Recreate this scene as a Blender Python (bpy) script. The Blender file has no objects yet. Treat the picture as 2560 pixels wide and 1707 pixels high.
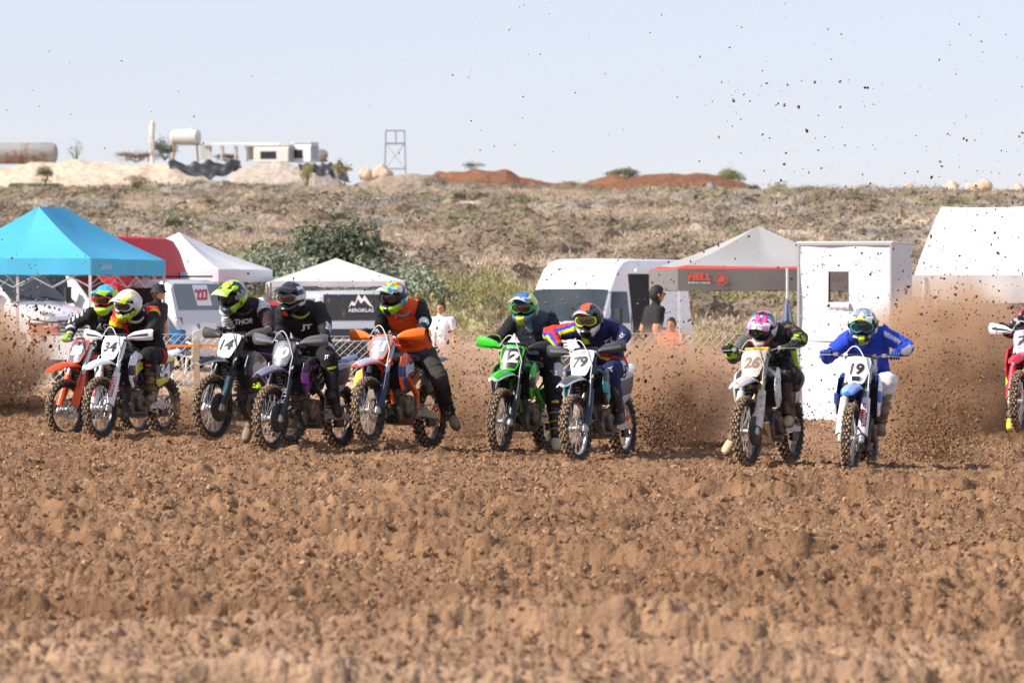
import bpy, bmesh, math, random
import numpy as np
from mathutils import Vector, Matrix, Quaternion, noise
from mathutils.bvhtree import BVHTree

random.seed(7)
rng = np.random.default_rng(7)
R = math.radians
sc = bpy.context.scene
COL = sc.collection

# ------------------------------------------------------------------ camera, sky, sun, exposure
FPX, HOR, CAMZ = 12800.0, 746.0, 1.6          # focal length in photo pixels, horizon row, camera height
cd = bpy.data.cameras.new('camera'); cam = bpy.data.objects.new('camera', cd); COL.objects.link(cam)
cd.sensor_width = 36.0; cd.lens = 180.0; cd.clip_start = 0.5; cd.clip_end = 6000
cam.location = (0, 0, CAMZ)
cam.rotation_euler = (R(90) - math.atan((853.5 - HOR) / FPX), 0, 0)
cd.dof.use_dof = True; cd.dof.focus_distance = 53.0; cd.dof.aperture_fstop = 5.8
sc.camera = cam
SUN_EL = 38.0
SUN_AZ = Vector((-0.945, -0.33, 0)).normalized()      # horizontal direction towards the sun: left, a little behind the camera
w = bpy.data.worlds.new('World'); sc.world = w; w.use_nodes = True
wn = w.node_tree.nodes; wl = w.node_tree.links
bg = wn['Background']
sky = wn.new('ShaderNodeTexSky'); sky.sky_type = 'NISHITA'; sky.sun_disc = False
sky.sun_elevation = R(SUN_EL); sky.sun_rotation = math.atan2(SUN_AZ.x, SUN_AZ.y)
sky.altitude = 0; sky.air_density = 1.0; sky.dust_density = 0.2; sky.ozone_density = 1.0
tn = wn.new('ShaderNodeMix'); tn.data_type = 'RGBA'; tn.blend_type = 'MULTIPLY'; tn.inputs[0].default_value = 1.0; tn.inputs[7].default_value = (0.96, 0.955, 1.26, 1)   # whole sky, slightly lavender
hz = wn.new('ShaderNodeMix'); hz.data_type = 'RGBA'; hz.inputs[0].default_value = 0.60      # thin even summer haze over the whole sky
hz.inputs[7].default_value = (5.65, 5.98, 6.85, 1)
wl.new(sky.outputs[0], tn.inputs[6]); wl.new(tn.outputs[2], hz.inputs[6]); wl.new(hz.outputs[2], bg.inputs[0]); bg.inputs[1].default_value = 0.10
sl = bpy.data.lights.new('sun', 'SUN'); sl.energy = 5.0; sl.angle = R(0.5); sl.color = (1.0, 0.935, 0.84)
so = bpy.data.objects.new('sun', sl); COL.objects.link(so)
tosun = Vector((SUN_AZ.x * math.cos(R(SUN_EL)), SUN_AZ.y * math.cos(R(SUN_EL)), math.sin(R(SUN_EL))))
so.rotation_euler = tosun.to_track_quat('Z', 'Y').to_euler()
so.location = (-20, -10, 40)
vs = sc.view_settings
vs.view_transform = 'Standard'; vs.look = 'None'; vs.exposure = 0.42; vs.gamma = 1.0; vs.use_curve_mapping = False
sc.render.engine = 'CYCLES'
sc.cycles.use_denoising = True
sc.cycles.max_bounces = 6; sc.cycles.diffuse_bounces = 2; sc.cycles.glossy_bounces = 2
sc.cycles.transmission_bounces = 4; sc.cycles.volume_bounces = 1; sc.cycles.transparent_max_bounces = 12
sc.cycles.caustics_reflective = False; sc.cycles.caustics_refractive = False


def at(px, py, D):
    """world point seen at photo pixel (px, py) at distance D along the view axis"""
    return Vector(((px - 1280) / FPX * D, D, CAMZ + (HOR - py) / FPX * D))


# ------------------------------------------------------------------ colours and materials
def lin(h):
    h = h.lstrip('#'); out = []
    for i in (0, 2, 4):
        c = int(h[i:i + 2], 16) / 255.0
        out.append(c / 12.92 if c <= 0.04045 else ((c + 0.055) / 1.055) ** 2.4)
    return tuple(out)


SOIL = (0.235, 0.125, 0.068)
MATS = {}


def nodes_of(m):
    m.use_nodes = True
    return m.node_tree.nodes, m.node_tree.links


def mat(name, color, rough=0.5, metal=0.0, dirt=0.0, dscale=9.0, dcol=(0.30, 0.185, 0.11), bump=0.0, bscale=40.0, var=0.0, spec=0.5, coat=0.0):
    """principled material with splashes of dried mud and slight tone variation"""
    if name in MATS: return MATS[name]
    if isinstance(color, str): color = lin(color)
    m = bpy.data.materials.new(name); MATS[name] = m
    n, l = nodes_of(m); p = n['Principled BSDF']
    p.inputs['Base Color'].default_value = (*color, 1); p.inputs['Roughness'].default_value = rough
    p.inputs['Metallic'].default_value = metal; p.inputs['Specular IOR Level'].default_value = spec
    p.inputs['Coat Weight'].default_value = coat
    if dirt or var or bump:
        tc = n.new('ShaderNodeTexCoord')
        src = None
        if var:
            nz = n.new('ShaderNodeTexNoise'); nz.inputs['Scale'].default_value = dscale * 0.6; nz.inputs['Detail'].default_value = 5
            l.new(tc.outputs['Object'], nz.inputs['Vector'])
            mr = n.new('ShaderNodeMapRange'); mr.inputs[1].default_value = 0.3; mr.inputs[2].default_value = 0.7
            mr.inputs[3].default_value = 1 - var; mr.inputs[4].default_value = 1 + var
            l.new(nz.outputs[0], mr.inputs[0])
            mx = n.new('ShaderNodeMix'); mx.data_type = 'RGBA'; mx.blend_type = 'MULTIPLY'; mx.inputs[0].default_value = 1
            mx.inputs[6].default_value = (*color, 1); l.new(mr.outputs[0], mx.inputs[7]); src = mx.outputs[2]
        if dirt:
            nz = n.new('ShaderNodeTexNoise'); nz.inputs['Scale'].default_value = dscale; nz.inputs['Detail'].default_value = 8
            nz.inputs['Roughness'].default_value = 0.7
            l.new(tc.outputs['Object'], nz.inputs['Vector'])
            mr = n.new('ShaderNodeMapRange'); c = 0.72 - 0.42 * dirt
            mr.inputs[1].default_value = c - 0.03; mr.inputs[2].default_value = c + 0.09; mr.inputs[4].default_value = min(1, 0.55 + dirt)
            l.new(nz.outputs[0], mr.inputs[0])
            mx = n.new('ShaderNodeMix'); mx.data_type = 'RGBA'; mx.inputs[6].default_value = (*color, 1); mx.inputs[7].default_value = (*dcol, 1)
            if src: l.new(src, mx.inputs[6])
            l.new(mr.outputs[0], mx.inputs[0]); src = mx.outputs[2]
            m2 = n.new('ShaderNodeMix'); m2.data_type = 'FLOAT'; m2.inputs[2].default_value = rough; m2.inputs[3].default_value = 0.95
            l.new(mr.outputs[0], m2.inputs[0]); l.new(m2.outputs[0], p.inputs['Roughness'])
            m3 = n.new('ShaderNodeMix'); m3.data_type = 'FLOAT'; m3.inputs[2].default_value = metal; m3.inputs[3].default_value = 0.0
            l.new(mr.outputs[0], m3.inputs[0]); l.new(m3.outputs[0], p.inputs['Metallic'])
        if src: l.new(src, p.inputs['Base Color'])
        if bump:
            nz = n.new('ShaderNodeTexNoise'); nz.inputs['Scale'].default_value = bscale; nz.inputs['Detail'].default_value = 4
            l.new(tc.outputs['Object'], nz.inputs['Vector'])
            b = n.new('ShaderNodeBump'); b.inputs['Strength'].default_value = bump; b.inputs['Distance'].default_value = 0.01
            l.new(nz.outputs[0], b.inputs['Height']); l.new(b.outputs[0], p.inputs['Normal'])
    return m


def attr_mat(name, rough=0.85, dirt=0.15, bump=0.25, bscale=60, sheen=0.0, coat=0.0, dscale=7):
    """takes its print from the mesh's own colour attribute, with dust over it"""
    if name in MATS: return MATS[name]
    m = mat(name, (0.5, 0.5, 0.5), rough=rough, dirt=dirt, bump=bump, bscale=bscale, coat=coat, dscale=dscale)
    n, l = nodes_of(m)
    a = n.new('ShaderNodeAttribute'); a.attribute_name = 'Col'
    for k in n:
        if k.type == 'MIX' and k.data_type == 'RGBA': l.new(a.outputs[0], k.inputs[6]); break
    else:
        l.new(a.outputs[0], n['Principled BSDF'].inputs['Base Color'])
    return m


# ------------------------------------------------------------------ mesh helpers
class MB:
    def __init__(s): s.v = []; s.f = []; s.m = []

    def add(s, verts, faces, mi=0, M=None):
        o = len(s.v)
        if M is not None: verts = [M @ Vector(p) for p in verts]
        s.v.extend([tuple(p) for p in verts]); s.f.extend([tuple(i + o for i in f) for f in faces]); s.m.extend([mi] * len(faces))
        return s

    def box(s, c, d, M=None, mi=0, tx=1.0, ty=1.0, ch=0.0):
        """box centred c, size d; top scaled tx, ty; ch chamfers the four upright edges"""
        x, y, z = d[0] / 2, d[1] / 2, d[2] / 2
        if ch:
            o = [(-x + ch, -y), (x - ch, -y), (x, -y + ch), (x, y - ch), (x - ch, y), (-x + ch, y), (-x, y - ch), (-x, -y + ch)]
        else:
            o = [(-x, -y), (x, -y), (x, y), (-x, y)]
        n = len(o)
        v = [(c[0] + a, c[1] + b, c[2] - z) for a, b in o] + [(c[0] + a * tx, c[1] + b * ty, c[2] + z) for a, b in o]
        f = [tuple(range(n))[::-1], tuple(range(n, 2 * n))] + [(i, (i + 1) % n, n + (i + 1) % n, n + i) for i in range(n)]
        return s.add(v, f, mi, M)

    def loft(s, rings, mi=0, closed=True, cap=True, M=None):
        n = len(rings[0]); v = [p for r in rings for p in r]; f = []
        for i in range(len(rings) - 1):
            for j in range(n if closed else n - 1):
                k = (j + 1) % n
                f.append((i * n + j, i * n + k, (i + 1) * n + k, (i + 1) * n + j))
        if cap and closed:
            f.append(tuple(range(n))[::-1]); b = (len(rings) - 1) * n; f.append(tuple(range(b, b + n)))
        return s.add(v, f, mi, M)

    def tube(s, pts, rad, n=8, mi=0, cap=True, M=None, flat=1.0, up=None, dome=False):
        pts = [Vector(p) for p in pts]; k = len(pts)
        if not hasattr(rad, '__len__'): rad = [rad] * k
        rad = list(rad)
        if dome:
            d0 = (pts[0] - pts[1]).normalized(); d1 = (pts[-1] - pts[-2]).normalized(); r0, r1 = rad[0], rad[-1]
            pts = [pts[0] + d0 * r0 * 0.95, pts[0] + d0 * r0 * 0.6] + pts + [pts[-1] + d1 * r1 * 0.6, pts[-1] + d1 * r1 * 0.95]
            rad = [r0 * 0.3, r0 * 0.8] + rad + [r1 * 0.8, r1 * 0.3]; k = len(pts)
        t = (pts[1] - pts[0]).normalized()
        a = Vector(up) if up else (Vector((0, 0, 1)) if abs(t.z) < 0.9 else Vector((1, 0, 0)))
        a = (a - t * a.dot(t)).normalized(); rings = []
        for i in range(k):
            if i == 0: tt = (pts[1] - pts[0])
            elif i == k - 1: tt = (pts[-1] - pts[-2])
            else: tt = (pts[i + 1] - pts[i - 1])
            tt.normalize(); a = (a - tt * a.dot(tt)).normalized(); b = tt.cross(a)
            rings.append([pts[i] + (a * math.cos(2 * math.pi * j / n) + b * math.sin(2 * math.pi * j / n) * flat) * rad[i] for j in range(n)])
        return s.loft(rings, mi, True, cap, M)

    def lathe(s, prof, n=24, c=(0, 0, 0), mi=0, axis='y', M=None, close=False, cap=True):
        """prof: list of (radius, offset along axis)"""
        rings = []
        pr = prof + [prof[0]] if close else prof
        for r, a in pr:
            ring = []
            for j in range(n):
                q = 2 * math.pi * j / n
                if axis == 'y': ring.append((c[0] + r * math.cos(q), c[1] + a, c[2] + r * math.sin(q)))
                elif axis == 'z': ring.append((c[0] + r * math.cos(q), c[1] + r * math.sin(q), c[2] + a))
                else: ring.append((c[0] + a, c[1] + r * math.cos(q), c[2] + r * math.sin(q)))
            rings.append(ring)
        return s.loft(rings, mi, True, (not close) and cap, M)

    def prism(s, out, lo, hi, plane='xz', mi=0, M=None):
        def P(a, b, h): return (a, h, b) if plane == 'xz' else ((h, a, b) if plane == 'yz' else (a, b, h))
        n = len(out)
        v = [P(a, b, lo) for a, b in out] + [P(a, b, hi) for a, b in out]
        f = [tuple(range(n))[::-1], tuple(range(n, 2 * n))] + [(i, (i + 1) % n, n + (i + 1) % n, n + i) for i in range(n)]
        return s.add(v, f, mi, M)

    def sheet(s, fn, nu, nv, th, mi=0, mifn=None, M=None):
        """two-sided shell over fn(u,v), u,v in 0..1, thickness th along the surface normal"""
        P = [[Vector(fn(i / nu, j / nv)) for j in range(nv + 1)] for i in range(nu + 1)]
        top = []; bot = []
        for i in range(nu + 1):
            for j in range(nv + 1):
                du = P[min(i + 1, nu)][j] - P[max(i - 1, 0)][j]; dv = P[i][min(j + 1, nv)] - P[i][max(j - 1, 0)]
                nn = du.cross(dv); nn = nn.normalized() if nn.length > 1e-9 else Vector((0, 0, 1))
                top.append(P[i][j] + nn * th / 2); bot.append(P[i][j] - nn * th / 2)
        o = len(s.v); W = nv + 1; N = len(top)
        pts = top + bot
        if M is not None: pts = [M @ p for p in pts]
        s.v.extend([tuple(p) for p in pts])
        for i in range(nu):
            for j in range(nv):
                q = (i * W + j, (i + 1) * W + j, (i + 1) * W + j + 1, i * W + j + 1)
                k = mifn((i + .5) / nu, (j + .5) / nv) if mifn else mi
                s.f.append(tuple(o + x for x in q)); s.m.append(k)
                s.f.append(tuple(o + N + x for x in q[::-1])); s.m.append(k)
        edge = [i * W for i in range(nu + 1)] + [nu * W + j for j in range(1, W)] + [i * W + nv for i in range(nu - 1, -1, -1)] + [j for j in range(nv - 1, 0, -1)]
        for a, b in zip(edge, edge[1:] + edge[:1]):
            s.f.append((o + b, o + a, o + N + a, o + N + b)); s.m.append(mi if not mifn else mifn(0.5, 0.5))
        return s

    def mesh(s, name, nm=1, smooth=True, ang=38):
        me = bpy.data.meshes.new(name); me.from_pydata(s.v, [], s.f)
        for _ in range(nm): me.materials.append(None)
        me.polygons.foreach_set('material_index', s.m)
        me.update()
        if smooth:
            me.shade_smooth(); me.set_sharp_from_angle(angle=R(ang))
        return me

    def build(s, name, mats, parent=None, smooth=True, ang=38, loc=None, M=None):
        if not isinstance(mats, (list, tuple)): mats = [mats]
        return put(name, s.mesh(name, len(mats), smooth, ang), mats, parent, loc, M)


def put(name, me, mats=None, parent=None, loc=None, M=None):
    o = bpy.data.objects.new(name, me); COL.objects.link(o)
    if parent is not None: o.parent = parent
    if M is not None: o.matrix_basis = M
    if loc is not None: o.location = loc
    if mats:
        for i, m in enumerate(mats):
            o.material_slots[i].link = 'OBJECT'; o.material_slots[i].material = m
    return o


def thing(name, loc, label, cat, group=None, rz=0.0, M=None):
    o = bpy.data.objects.new(name, None); COL.objects.link(o); o.empty_display_size = 0.2
    if M is not None: o.matrix_basis = M
    else: o.location = loc; o.rotation_euler = (0, 0, rz)
    return tag(o, label, cat, group)


def tag(o, label=None, cat=None, group=None, kind=None):
    if label: o['label'] = label
    if cat: o['category'] = cat
    if group: o['group'] = group
    if kind: o['kind'] = kind
    return o


TXT = {}


def text2d(body, size=1.0, bold=0.02, shear=0.0, width=None, sub=0):
    """letters as flat triangles centred on the origin: verts [(u,v)], faces"""
    key = (body, size, bold, shear, width, sub)
    if key in TXT: return TXT[key]
    c = bpy.data.curves.new('lettering', 'FONT'); c.body = body; c.size = 1.0; c.offset = bold; c.shear = shear; c.resolution_u = 3
    c.align_x = 'CENTER'; c.fill_mode = 'FRONT'
    ob = bpy.data.objects.new('lettering', c)
    me = bpy.data.meshes.new_from_object(ob)
    bm = bmesh.new(); bm.from_mesh(me); bmesh.ops.triangulate(bm, faces=bm.faces[:])
    if sub: bmesh.ops.subdivide_edges(bm, edges=bm.edges[:], cuts=sub, use_grid_fill=False); bmesh.ops.triangulate(bm, faces=bm.faces[:])
    vv = [(v.co.x, v.co.y) for v in bm.verts]; bm.verts.index_update(); ff = [tuple(v.index for v in f.verts) for f in bm.faces]
    bm.free(); bpy.data.objects.remove(ob); bpy.data.curves.remove(c); bpy.data.meshes.remove(me)
    xs = [a for a, b in vv]; ys = [b for a, b in vv]
    cx, cy = (min(xs) + max(xs)) / 2, (min(ys) + max(ys)) / 2; h = max(ys) - min(ys); ww = max(xs) - min(xs)
    sy = size / h; sx = (width / ww) if width else sy
    TXT[key] = ([((a - cx) * sx, (b - cy) * sy) for a, b in vv], ff)
    return TXT[key]


def decal(parent, name, body, size, m, fn, **kw):
    """flat print laid on a surface: fn(u,v) gives the surface point"""
    vv, ff = text2d(body, size, **kw)
    me = bpy.data.meshes.new(name); me.from_pydata([tuple(fn(a, b)) for a, b in vv], [], ff); me.materials.append(None); me.update()
    return put(name, me, [m], parent)


# ------------------------------------------------------------------ value noise on arrays
_P = rng.permutation(4096).astype(np.int64)
_V = rng.random(4096)


def vnoise(x, y, s=0):
    xi = np.floor(x).astype(np.int64); yi = np.floor(y).astype(np.int64); fx = x - xi; fy = y - yi
    fx = fx * fx * (3 - 2 * fx); fy = fy * fy * (3 - 2 * fy)
    def h(a, b): return _V[_P[(_P[(a + s * 131) & 4095] + b) & 4095]]
    return (h(xi, yi) * (1 - fx) + h(xi + 1, yi) * fx) * (1 - fy) + (h(xi, yi + 1) * (1 - fx) + h(xi + 1, yi + 1) * fx) * fy


def fbm(x, y, o=4, s=0):
    t = 0; a = 0.5; n = 0
    for i in range(o): t = t + a * vnoise(x * 2 ** i, y * 2 ** i, s + i * 7); n += a; a *= 0.5
    return t / n


def sstep(a, b, x): t = np.clip((x - a) / (b - a), 0, 1); return t * t * (3 - 2 * t)


def grid_mesh(name, X, Y, Z, m, smooth=True):
    nr, ncl = X.shape
    me = bpy.data.meshes.new(name); nv = nr * ncl; nf = (nr - 1) * (ncl - 1)
    me.vertices.add(nv); me.vertices.foreach_set('co', np.stack([X, Y, Z], -1).astype(np.float32).ravel())
    i = np.arange(nr - 1)[:, None] * ncl + np.arange(ncl - 1)[None, :]
    q = np.stack([i, i + 1, i + ncl + 1, i + ncl], -1).reshape(-1)
    me.loops.add(nf * 4); me.loops.foreach_set('vertex_index', q.astype(np.int32))
    me.polygons.add(nf); me.polygons.foreach_set('loop_start', (np.arange(nf) * 4).astype(np.int32))
    me.update(); me.validate()
    if smooth: me.shade_smooth()
    me.materials.append(m)
    o = bpy.data.objects.new(name, me); COL.objects.link(o)
    return o


def scatter(name, P, S, ROT, IDX, sources, label, cat, group=None):
    """one mass of small copies (geometry nodes), for what nobody could count"""
    me = bpy.data.meshes.new(name); n = len(P)
    me.vertices.add(n); me.vertices.foreach_set('co', np.asarray(P, np.float32).ravel())
    S = np.asarray(S, np.float32)
    if S.ndim == 1: S = np.repeat(S[:, None], 3, 1)
    for nm, d, ty in (('scl', S, 'FLOAT_VECTOR'), ('rot', np.asarray(ROT, np.float32), 'FLOAT_VECTOR'), ('idx', np.asarray(IDX, np.int32), 'INT')):
        a = me.attributes.new(nm, ty, 'POINT'); a.data.foreach_set('vector' if ty == 'FLOAT_VECTOR' else 'value', d.ravel())
    me.update()
    o = bpy.data.objects.new(name, me); COL.objects.link(o)
    c = bpy.data.collections.new(name + '_kinds')
    for i, s in enumerate(sources): s.name = '%s_kind_%02d' % (name, i); c.objects.link(s)
    ng = bpy.data.node_groups.new(name, 'GeometryNodeTree')
    ng.interface.new_socket('Geometry', in_out='INPUT', socket_type='NodeSocketGeometry')
    ng.interface.new_socket('Geometry', in_out='OUTPUT', socket_type='NodeSocketGeometry')
    N = ng.nodes; L = ng.links
    gi = N.new('NodeGroupInput'); go = N.new('NodeGroupOutput')
    ci = N.new('GeometryNodeCollectionInfo'); ci.inputs[0].default_value = c; ci.inputs[1].default_value = True; ci.inputs[2].default_value = True
    ip = N.new('GeometryNodeInstanceOnPoints')
    def na(nm, ty):
        a = N.new('GeometryNodeInputNamedAttribute'); a.data_type = ty; a.inputs[0].default_value = nm; return a.outputs[0]
    er = N.new('FunctionNodeEulerToRotation')
    L.new(gi.outputs[0], ip.inputs['Points']); L.new(ci.outputs[0], ip.inputs['Instance']); ip.inputs['Pick Instance'].default_value = True
    L.new(na('idx', 'INT'), ip.inputs['Instance Index']); L.new(na('rot', 'FLOAT_VECTOR'), er.inputs[0])
    L.new(er.outputs[0], ip.inputs['Rotation']); L.new(na('scl', 'FLOAT_VECTOR'), ip.inputs['Scale'])
    L.new(ip.outputs[0], go.inputs[0])
    md = o.modifiers.new('scatter', 'NODES'); md.node_group = ng
    return tag(o, label, cat, group, 'stuff')


def clod_source(m, seed, sub=2, rough=0.35):
    """one lumpy crumb of earth about 1 m across, scaled down where used"""
    bm = bmesh.new(); bmesh.ops.create_icosphere(bm, subdivisions=sub, radius=0.5)
    for v in bm.verts:
        n_ = noise.noise(v.co * 3.1 + Vector((seed * 7.3, 1, 2))) * rough + noise.noise(v.co * 7 + Vector((seed, 3, 2))) * rough * 0.5
        n_ += noise.noise(v.co * 15 + Vector((seed, 9, 4))) * rough * 0.45
        v.co *= 1 + n_
        v.co.z *= 0.8
    me = bpy.data.meshes.new('clod'); bm.to_mesh(me); bm.free(); me.materials.append(m)
    if sub > 1: me.shade_smooth(); me.set_sharp_from_angle(angle=R(30))
    return bpy.data.objects.new('clod', me)
# ------------------------------------------------------------------ terrain
def ground_z(x, D):
    x = np.asarray(x, float); D = np.asarray(D, float)
    tilt = -0.015 * (np.clip(x, -9, 9) + 4.67) * (1 - sstep(55, 60, D))
    bank = 0.36 * sstep(59.5, 65.5, D) * (1 - sstep(69, 84, D)) * (0.85 + 0.3 * fbm(x / 3.0, D / 5.0, 3, 5)) * sstep(1.5, -1.5, x)
    left = 0.30 * sstep(-3.5, -7.0, x) * sstep(72, 84, D) * (1 - sstep(106, 118, D))
    right = sstep(-10, 26, x * 400 / np.maximum(D, 60))
    ridge = 10.0 - 0.65 * right
    prof = np.interp(D, [0, 108, 118, 135, 200, 300], [0, 0, 0.35, 1.7, 4.0, 7.3])
    up = sstep(300, 402, D)
    prof = prof + (ridge - 7.3) * up * (D > 300)
    prof = prof - np.clip(D - 405, 0, 1e9) * 0.012
    und = (fbm(x / 16.0, D / 26.0, 4, 3) - 0.5) * (1.6 - 0.9 * sstep(330, 395, D)) * sstep(125, 190, D)
    fine = (fbm(x / 2.2, D / 3.0, 3, 9) - 0.5) * 0.10 * sstep(66, 75, D)
    return tilt + bank + left + prof + und + fine


def gz1(x, D): return float(ground_z(np.array([x]), np.array([D]))[0])


def track_z(x, D):
    """churned start straight: base plus ruts, lumps and crumbs"""
    z = ground_z(x, D)
    z = z + (fbm(x / 2.6, D / 1.5, 3, 21) - 0.5) * 0.10                     # broad waves across the run
    z = z + (vnoise(x / 3.2, D / 0.9, 22) - 0.5) * 0.15 * (0.4 + 1.2 * sstep(.35, .65, fbm(x / 7, D / 7, 2, 33))) + (vnoise(x / 0.9, D / 0.36, 26) - 0.5) * 0.045     # harrow ruts
    z = z + np.clip(vnoise(x / 0.26, D / 0.24, 27) - 0.70, 0, 1) * 0.20                                   # big broken clods
    near = np.interp(D, [18, 33], [0.55, 1.0])
    ph = (D + 1.3 * fbm(x / 3.5, D / 9.0, 3, 35) + 0.10 * vnoise(x / 0.16, D / 0.3, 36)) / 1.7; sw = ph - np.floor(ph)      # broken edges left by the harrow, steep faces shaped towards the camera to fall dark
    z = z + 0.13 * (1 - sw) ** 1.5 * sstep(0.0, 0.06, sw) * sstep(.42, .60, fbm(x / 2.6 + np.floor(ph) * 3.1, D / 30.0, 3, 37)) * (1 - sstep(46, 52, D))
    z = z - near * np.clip(vnoise(x / 0.16, D / 0.13, 28) - 0.70, 0, 1) * 0.32                                   # holes
    b = np.abs(vnoise(x / 0.19, D / 0.20, 23) - 0.5) * 2; z = z + near * (b ** .7 * 0.030 - 0.014)
    b = np.abs(vnoise(x / 0.085, D / 0.09, 24) - 0.5) * 2; z = z + near * (b ** .6 * 0.050 - 0.026)
    b = np.abs(vnoise(x / 0.042, D / 0.045, 25) - 0.5) * 2; z = z + b ** .6 * 0.044 - 0.022
    b = np.abs(vnoise(x / 0.024, D / 0.030, 29) - 0.5) * 2; z = z + (b * 0.016 - 0.007) * (1 - sstep(30, 45, D))
    return z


def ground_material(name, zones, scale=1.0, rough=0.95):
    """zones: list of (Y where it starts, colour a, colour b); noise blends a/b, noise-wobbled distance picks the zone"""
    m = bpy.data.materials.new(name); n, l = nodes_of(m); p = n['Principled BSDF']
    p.inputs['Roughness'].default_value = rough; p.inputs['Specular IOR Level'].default_value = 0.2
    g = n.new('ShaderNodeNewGeometry'); sp = n.new('ShaderNodeSeparateXYZ'); l.new(g.outputs['Position'], sp.inputs[0])
    n1 = n.new('ShaderNodeTexNoise'); n1.inputs['Scale'].default_value = 0.35 * scale; n1.inputs['Detail'].default_value = 8; n1.inputs['Roughness'].default_value = 0.65
    n2 = n.new('ShaderNodeTexNoise'); n2.inputs['Scale'].default_value = 3.0 * scale; n2.inputs['Detail'].default_value = 6
    for q in (n1, n2): l.new(g.outputs['Position'], q.inputs['Vector'])
    mr = n.new('ShaderNodeMapRange'); mr.inputs[1].default_value = 0.36; mr.inputs[2].default_value = 0.64; l.new(n1.outputs[0], mr.inputs[0])
    m2 = n.new('ShaderNodeMapRange'); m2.inputs[1].default_value = 0.3; m2.inputs[2].default_value = 0.7; m2.inputs[3].default_value = 0.72; m2.inputs[4].default_value = 1.22
    l.new(n2.outputs[0], m2.inputs[0])
    prev = None
    for i, (y0, bl, ca, cb) in enumerate(zones):
        mx = n.new('ShaderNodeMix'); mx.data_type = 'RGBA'; mx.inputs[6].default_value = (*ca, 1); mx.inputs[7].default_value = (*cb, 1)
        l.new(mr.outputs[0], mx.inputs[0])
        if prev is None: prev = mx.outputs[2]; continue
        ad = n.new('ShaderNodeMath'); ad.operation = 'MULTIPLY_ADD'; ad.inputs[1].default_value = bl * 1.5
        l.new(n1.outputs[0], ad.inputs[0]); l.new(sp.outputs[1], ad.inputs[2])
        r = n.new('ShaderNodeMapRange'); r.inputs[1].default_value = y0 + bl * 0.4; r.inputs[2].default_value = y0 + bl * 1.1; l.new(ad.outputs[0], r.inputs[0])
        mz = n.new('ShaderNodeMix'); mz.data_type = 'RGBA'; l.new(r.outputs[0], mz.inputs[0]); l.new(prev, mz.inputs[6]); l.new(mx.outputs[2], mz.inputs[7])
        prev = mz.outputs[2]
    mul = n.new('ShaderNodeMix'); mul.data_type = 'RGBA'; mul.blend_type = 'MULTIPLY'; mul.inputs[0].default_value = 1
    l.new(prev, mul.inputs[6]); l.new(m2.outputs[0], mul.inputs[7]); l.new(mul.outputs[2], p.inputs['Base Color'])
    b = n.new('ShaderNodeBump'); b.inputs['Strength'].default_value = 0.9; b.inputs['Distance'].default_value = 0.03
    n3 = n.new('ShaderNodeTexNoise'); n3.inputs['Scale'].default_value = 22 * scale; n3.inputs['Detail'].default_value = 5
    l.new(g.outputs['Position'], n3.inputs['Vector']); l.new(n3.outputs[0], b.inputs['Height']); l.new(b.outputs[0], p.inputs['Normal'])
    return m


M_TRACK = ground_material('track_earth', [(0, 1, (0.39, 0.25, 0.155), (0.30, 0.185, 0.112)),
                                          (24, 7, (0.285, 0.163, 0.088), (0.195, 0.104, 0.054)),
                                          (64, 3, (0.50, 0.34, 0.22), (0.40, 0.25, 0.155))], 1.3)
M_GROUND = ground_material('open_ground', [(-100, 1, (0.40, 0.22, 0.12), (0.33, 0.175, 0.095)),
                                           (59, 3, (0.37, 0.20, 0.105), (0.29, 0.15, 0.075)),
                                           (66, 3, (0.56, 0.40, 0.27), (0.47, 0.31, 0.20)),
                                           (110, 12, (0.48, 0.37, 0.275), (0.40, 0.30, 0.215)),
                                           (380, 30, (0.46, 0.31, 0.19), (0.38, 0.26, 0.17))], 0.6)

D1 = np.concatenate([np.geomspace(14.5, 69.0, 1250)])
_s = 1 + np.cumsum(np.geomspace(0.004, 0.22, 46))
U = np.concatenate([-_s[::-1], np.linspace(-1, 1, 560), _s])
XX = U[None, :] * (0.128 * D1[:, None] + 0.7); YY = np.repeat(D1[:, None], len(U), 1)
ZZ = track_z(XX, YY)
edge = np.minimum(1, np.minimum(_s[-1] - np.abs(U)[None, :], 0.2) / 0.2) * np.minimum(1, (69.0 - D1[:, None]) / 1.5)
ZZ = np.where(edge < 1, ZZ * edge + (ground_z(XX, YY) - 0.06) * (1 - edge), ZZ)
tag(grid_mesh('dirt_track', XX, YY, ZZ, M_TRACK), 'churned brown earth of the start straight', None, None, 'structure')

Dg = np.concatenate([np.linspace(-300, 10, 12), np.linspace(14, 58, 23), np.linspace(59, 112, 160), np.linspace(112.5, 415, 420), np.geomspace(420, 3000, 30)])
Ug = np.concatenate([-np.geomspace(1.0, 30, 14)[::-1], np.linspace(-0.98, 0.98, 240), np.geomspace(1.0, 30, 14)])
XX = Ug[None, :] * (0.14 * np.maximum(Dg, 60)[:, None] + 1.0); YY = np.repeat(Dg[:, None], len(Ug), 1)
ZZ = ground_z(XX, YY) - 0.12 * (1 - sstep(67.5, 69.5, YY)) - 0.002
tag(grid_mesh('ground', XX, YY, ZZ, M_GROUND), None, None, None, 'structure')

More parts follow.
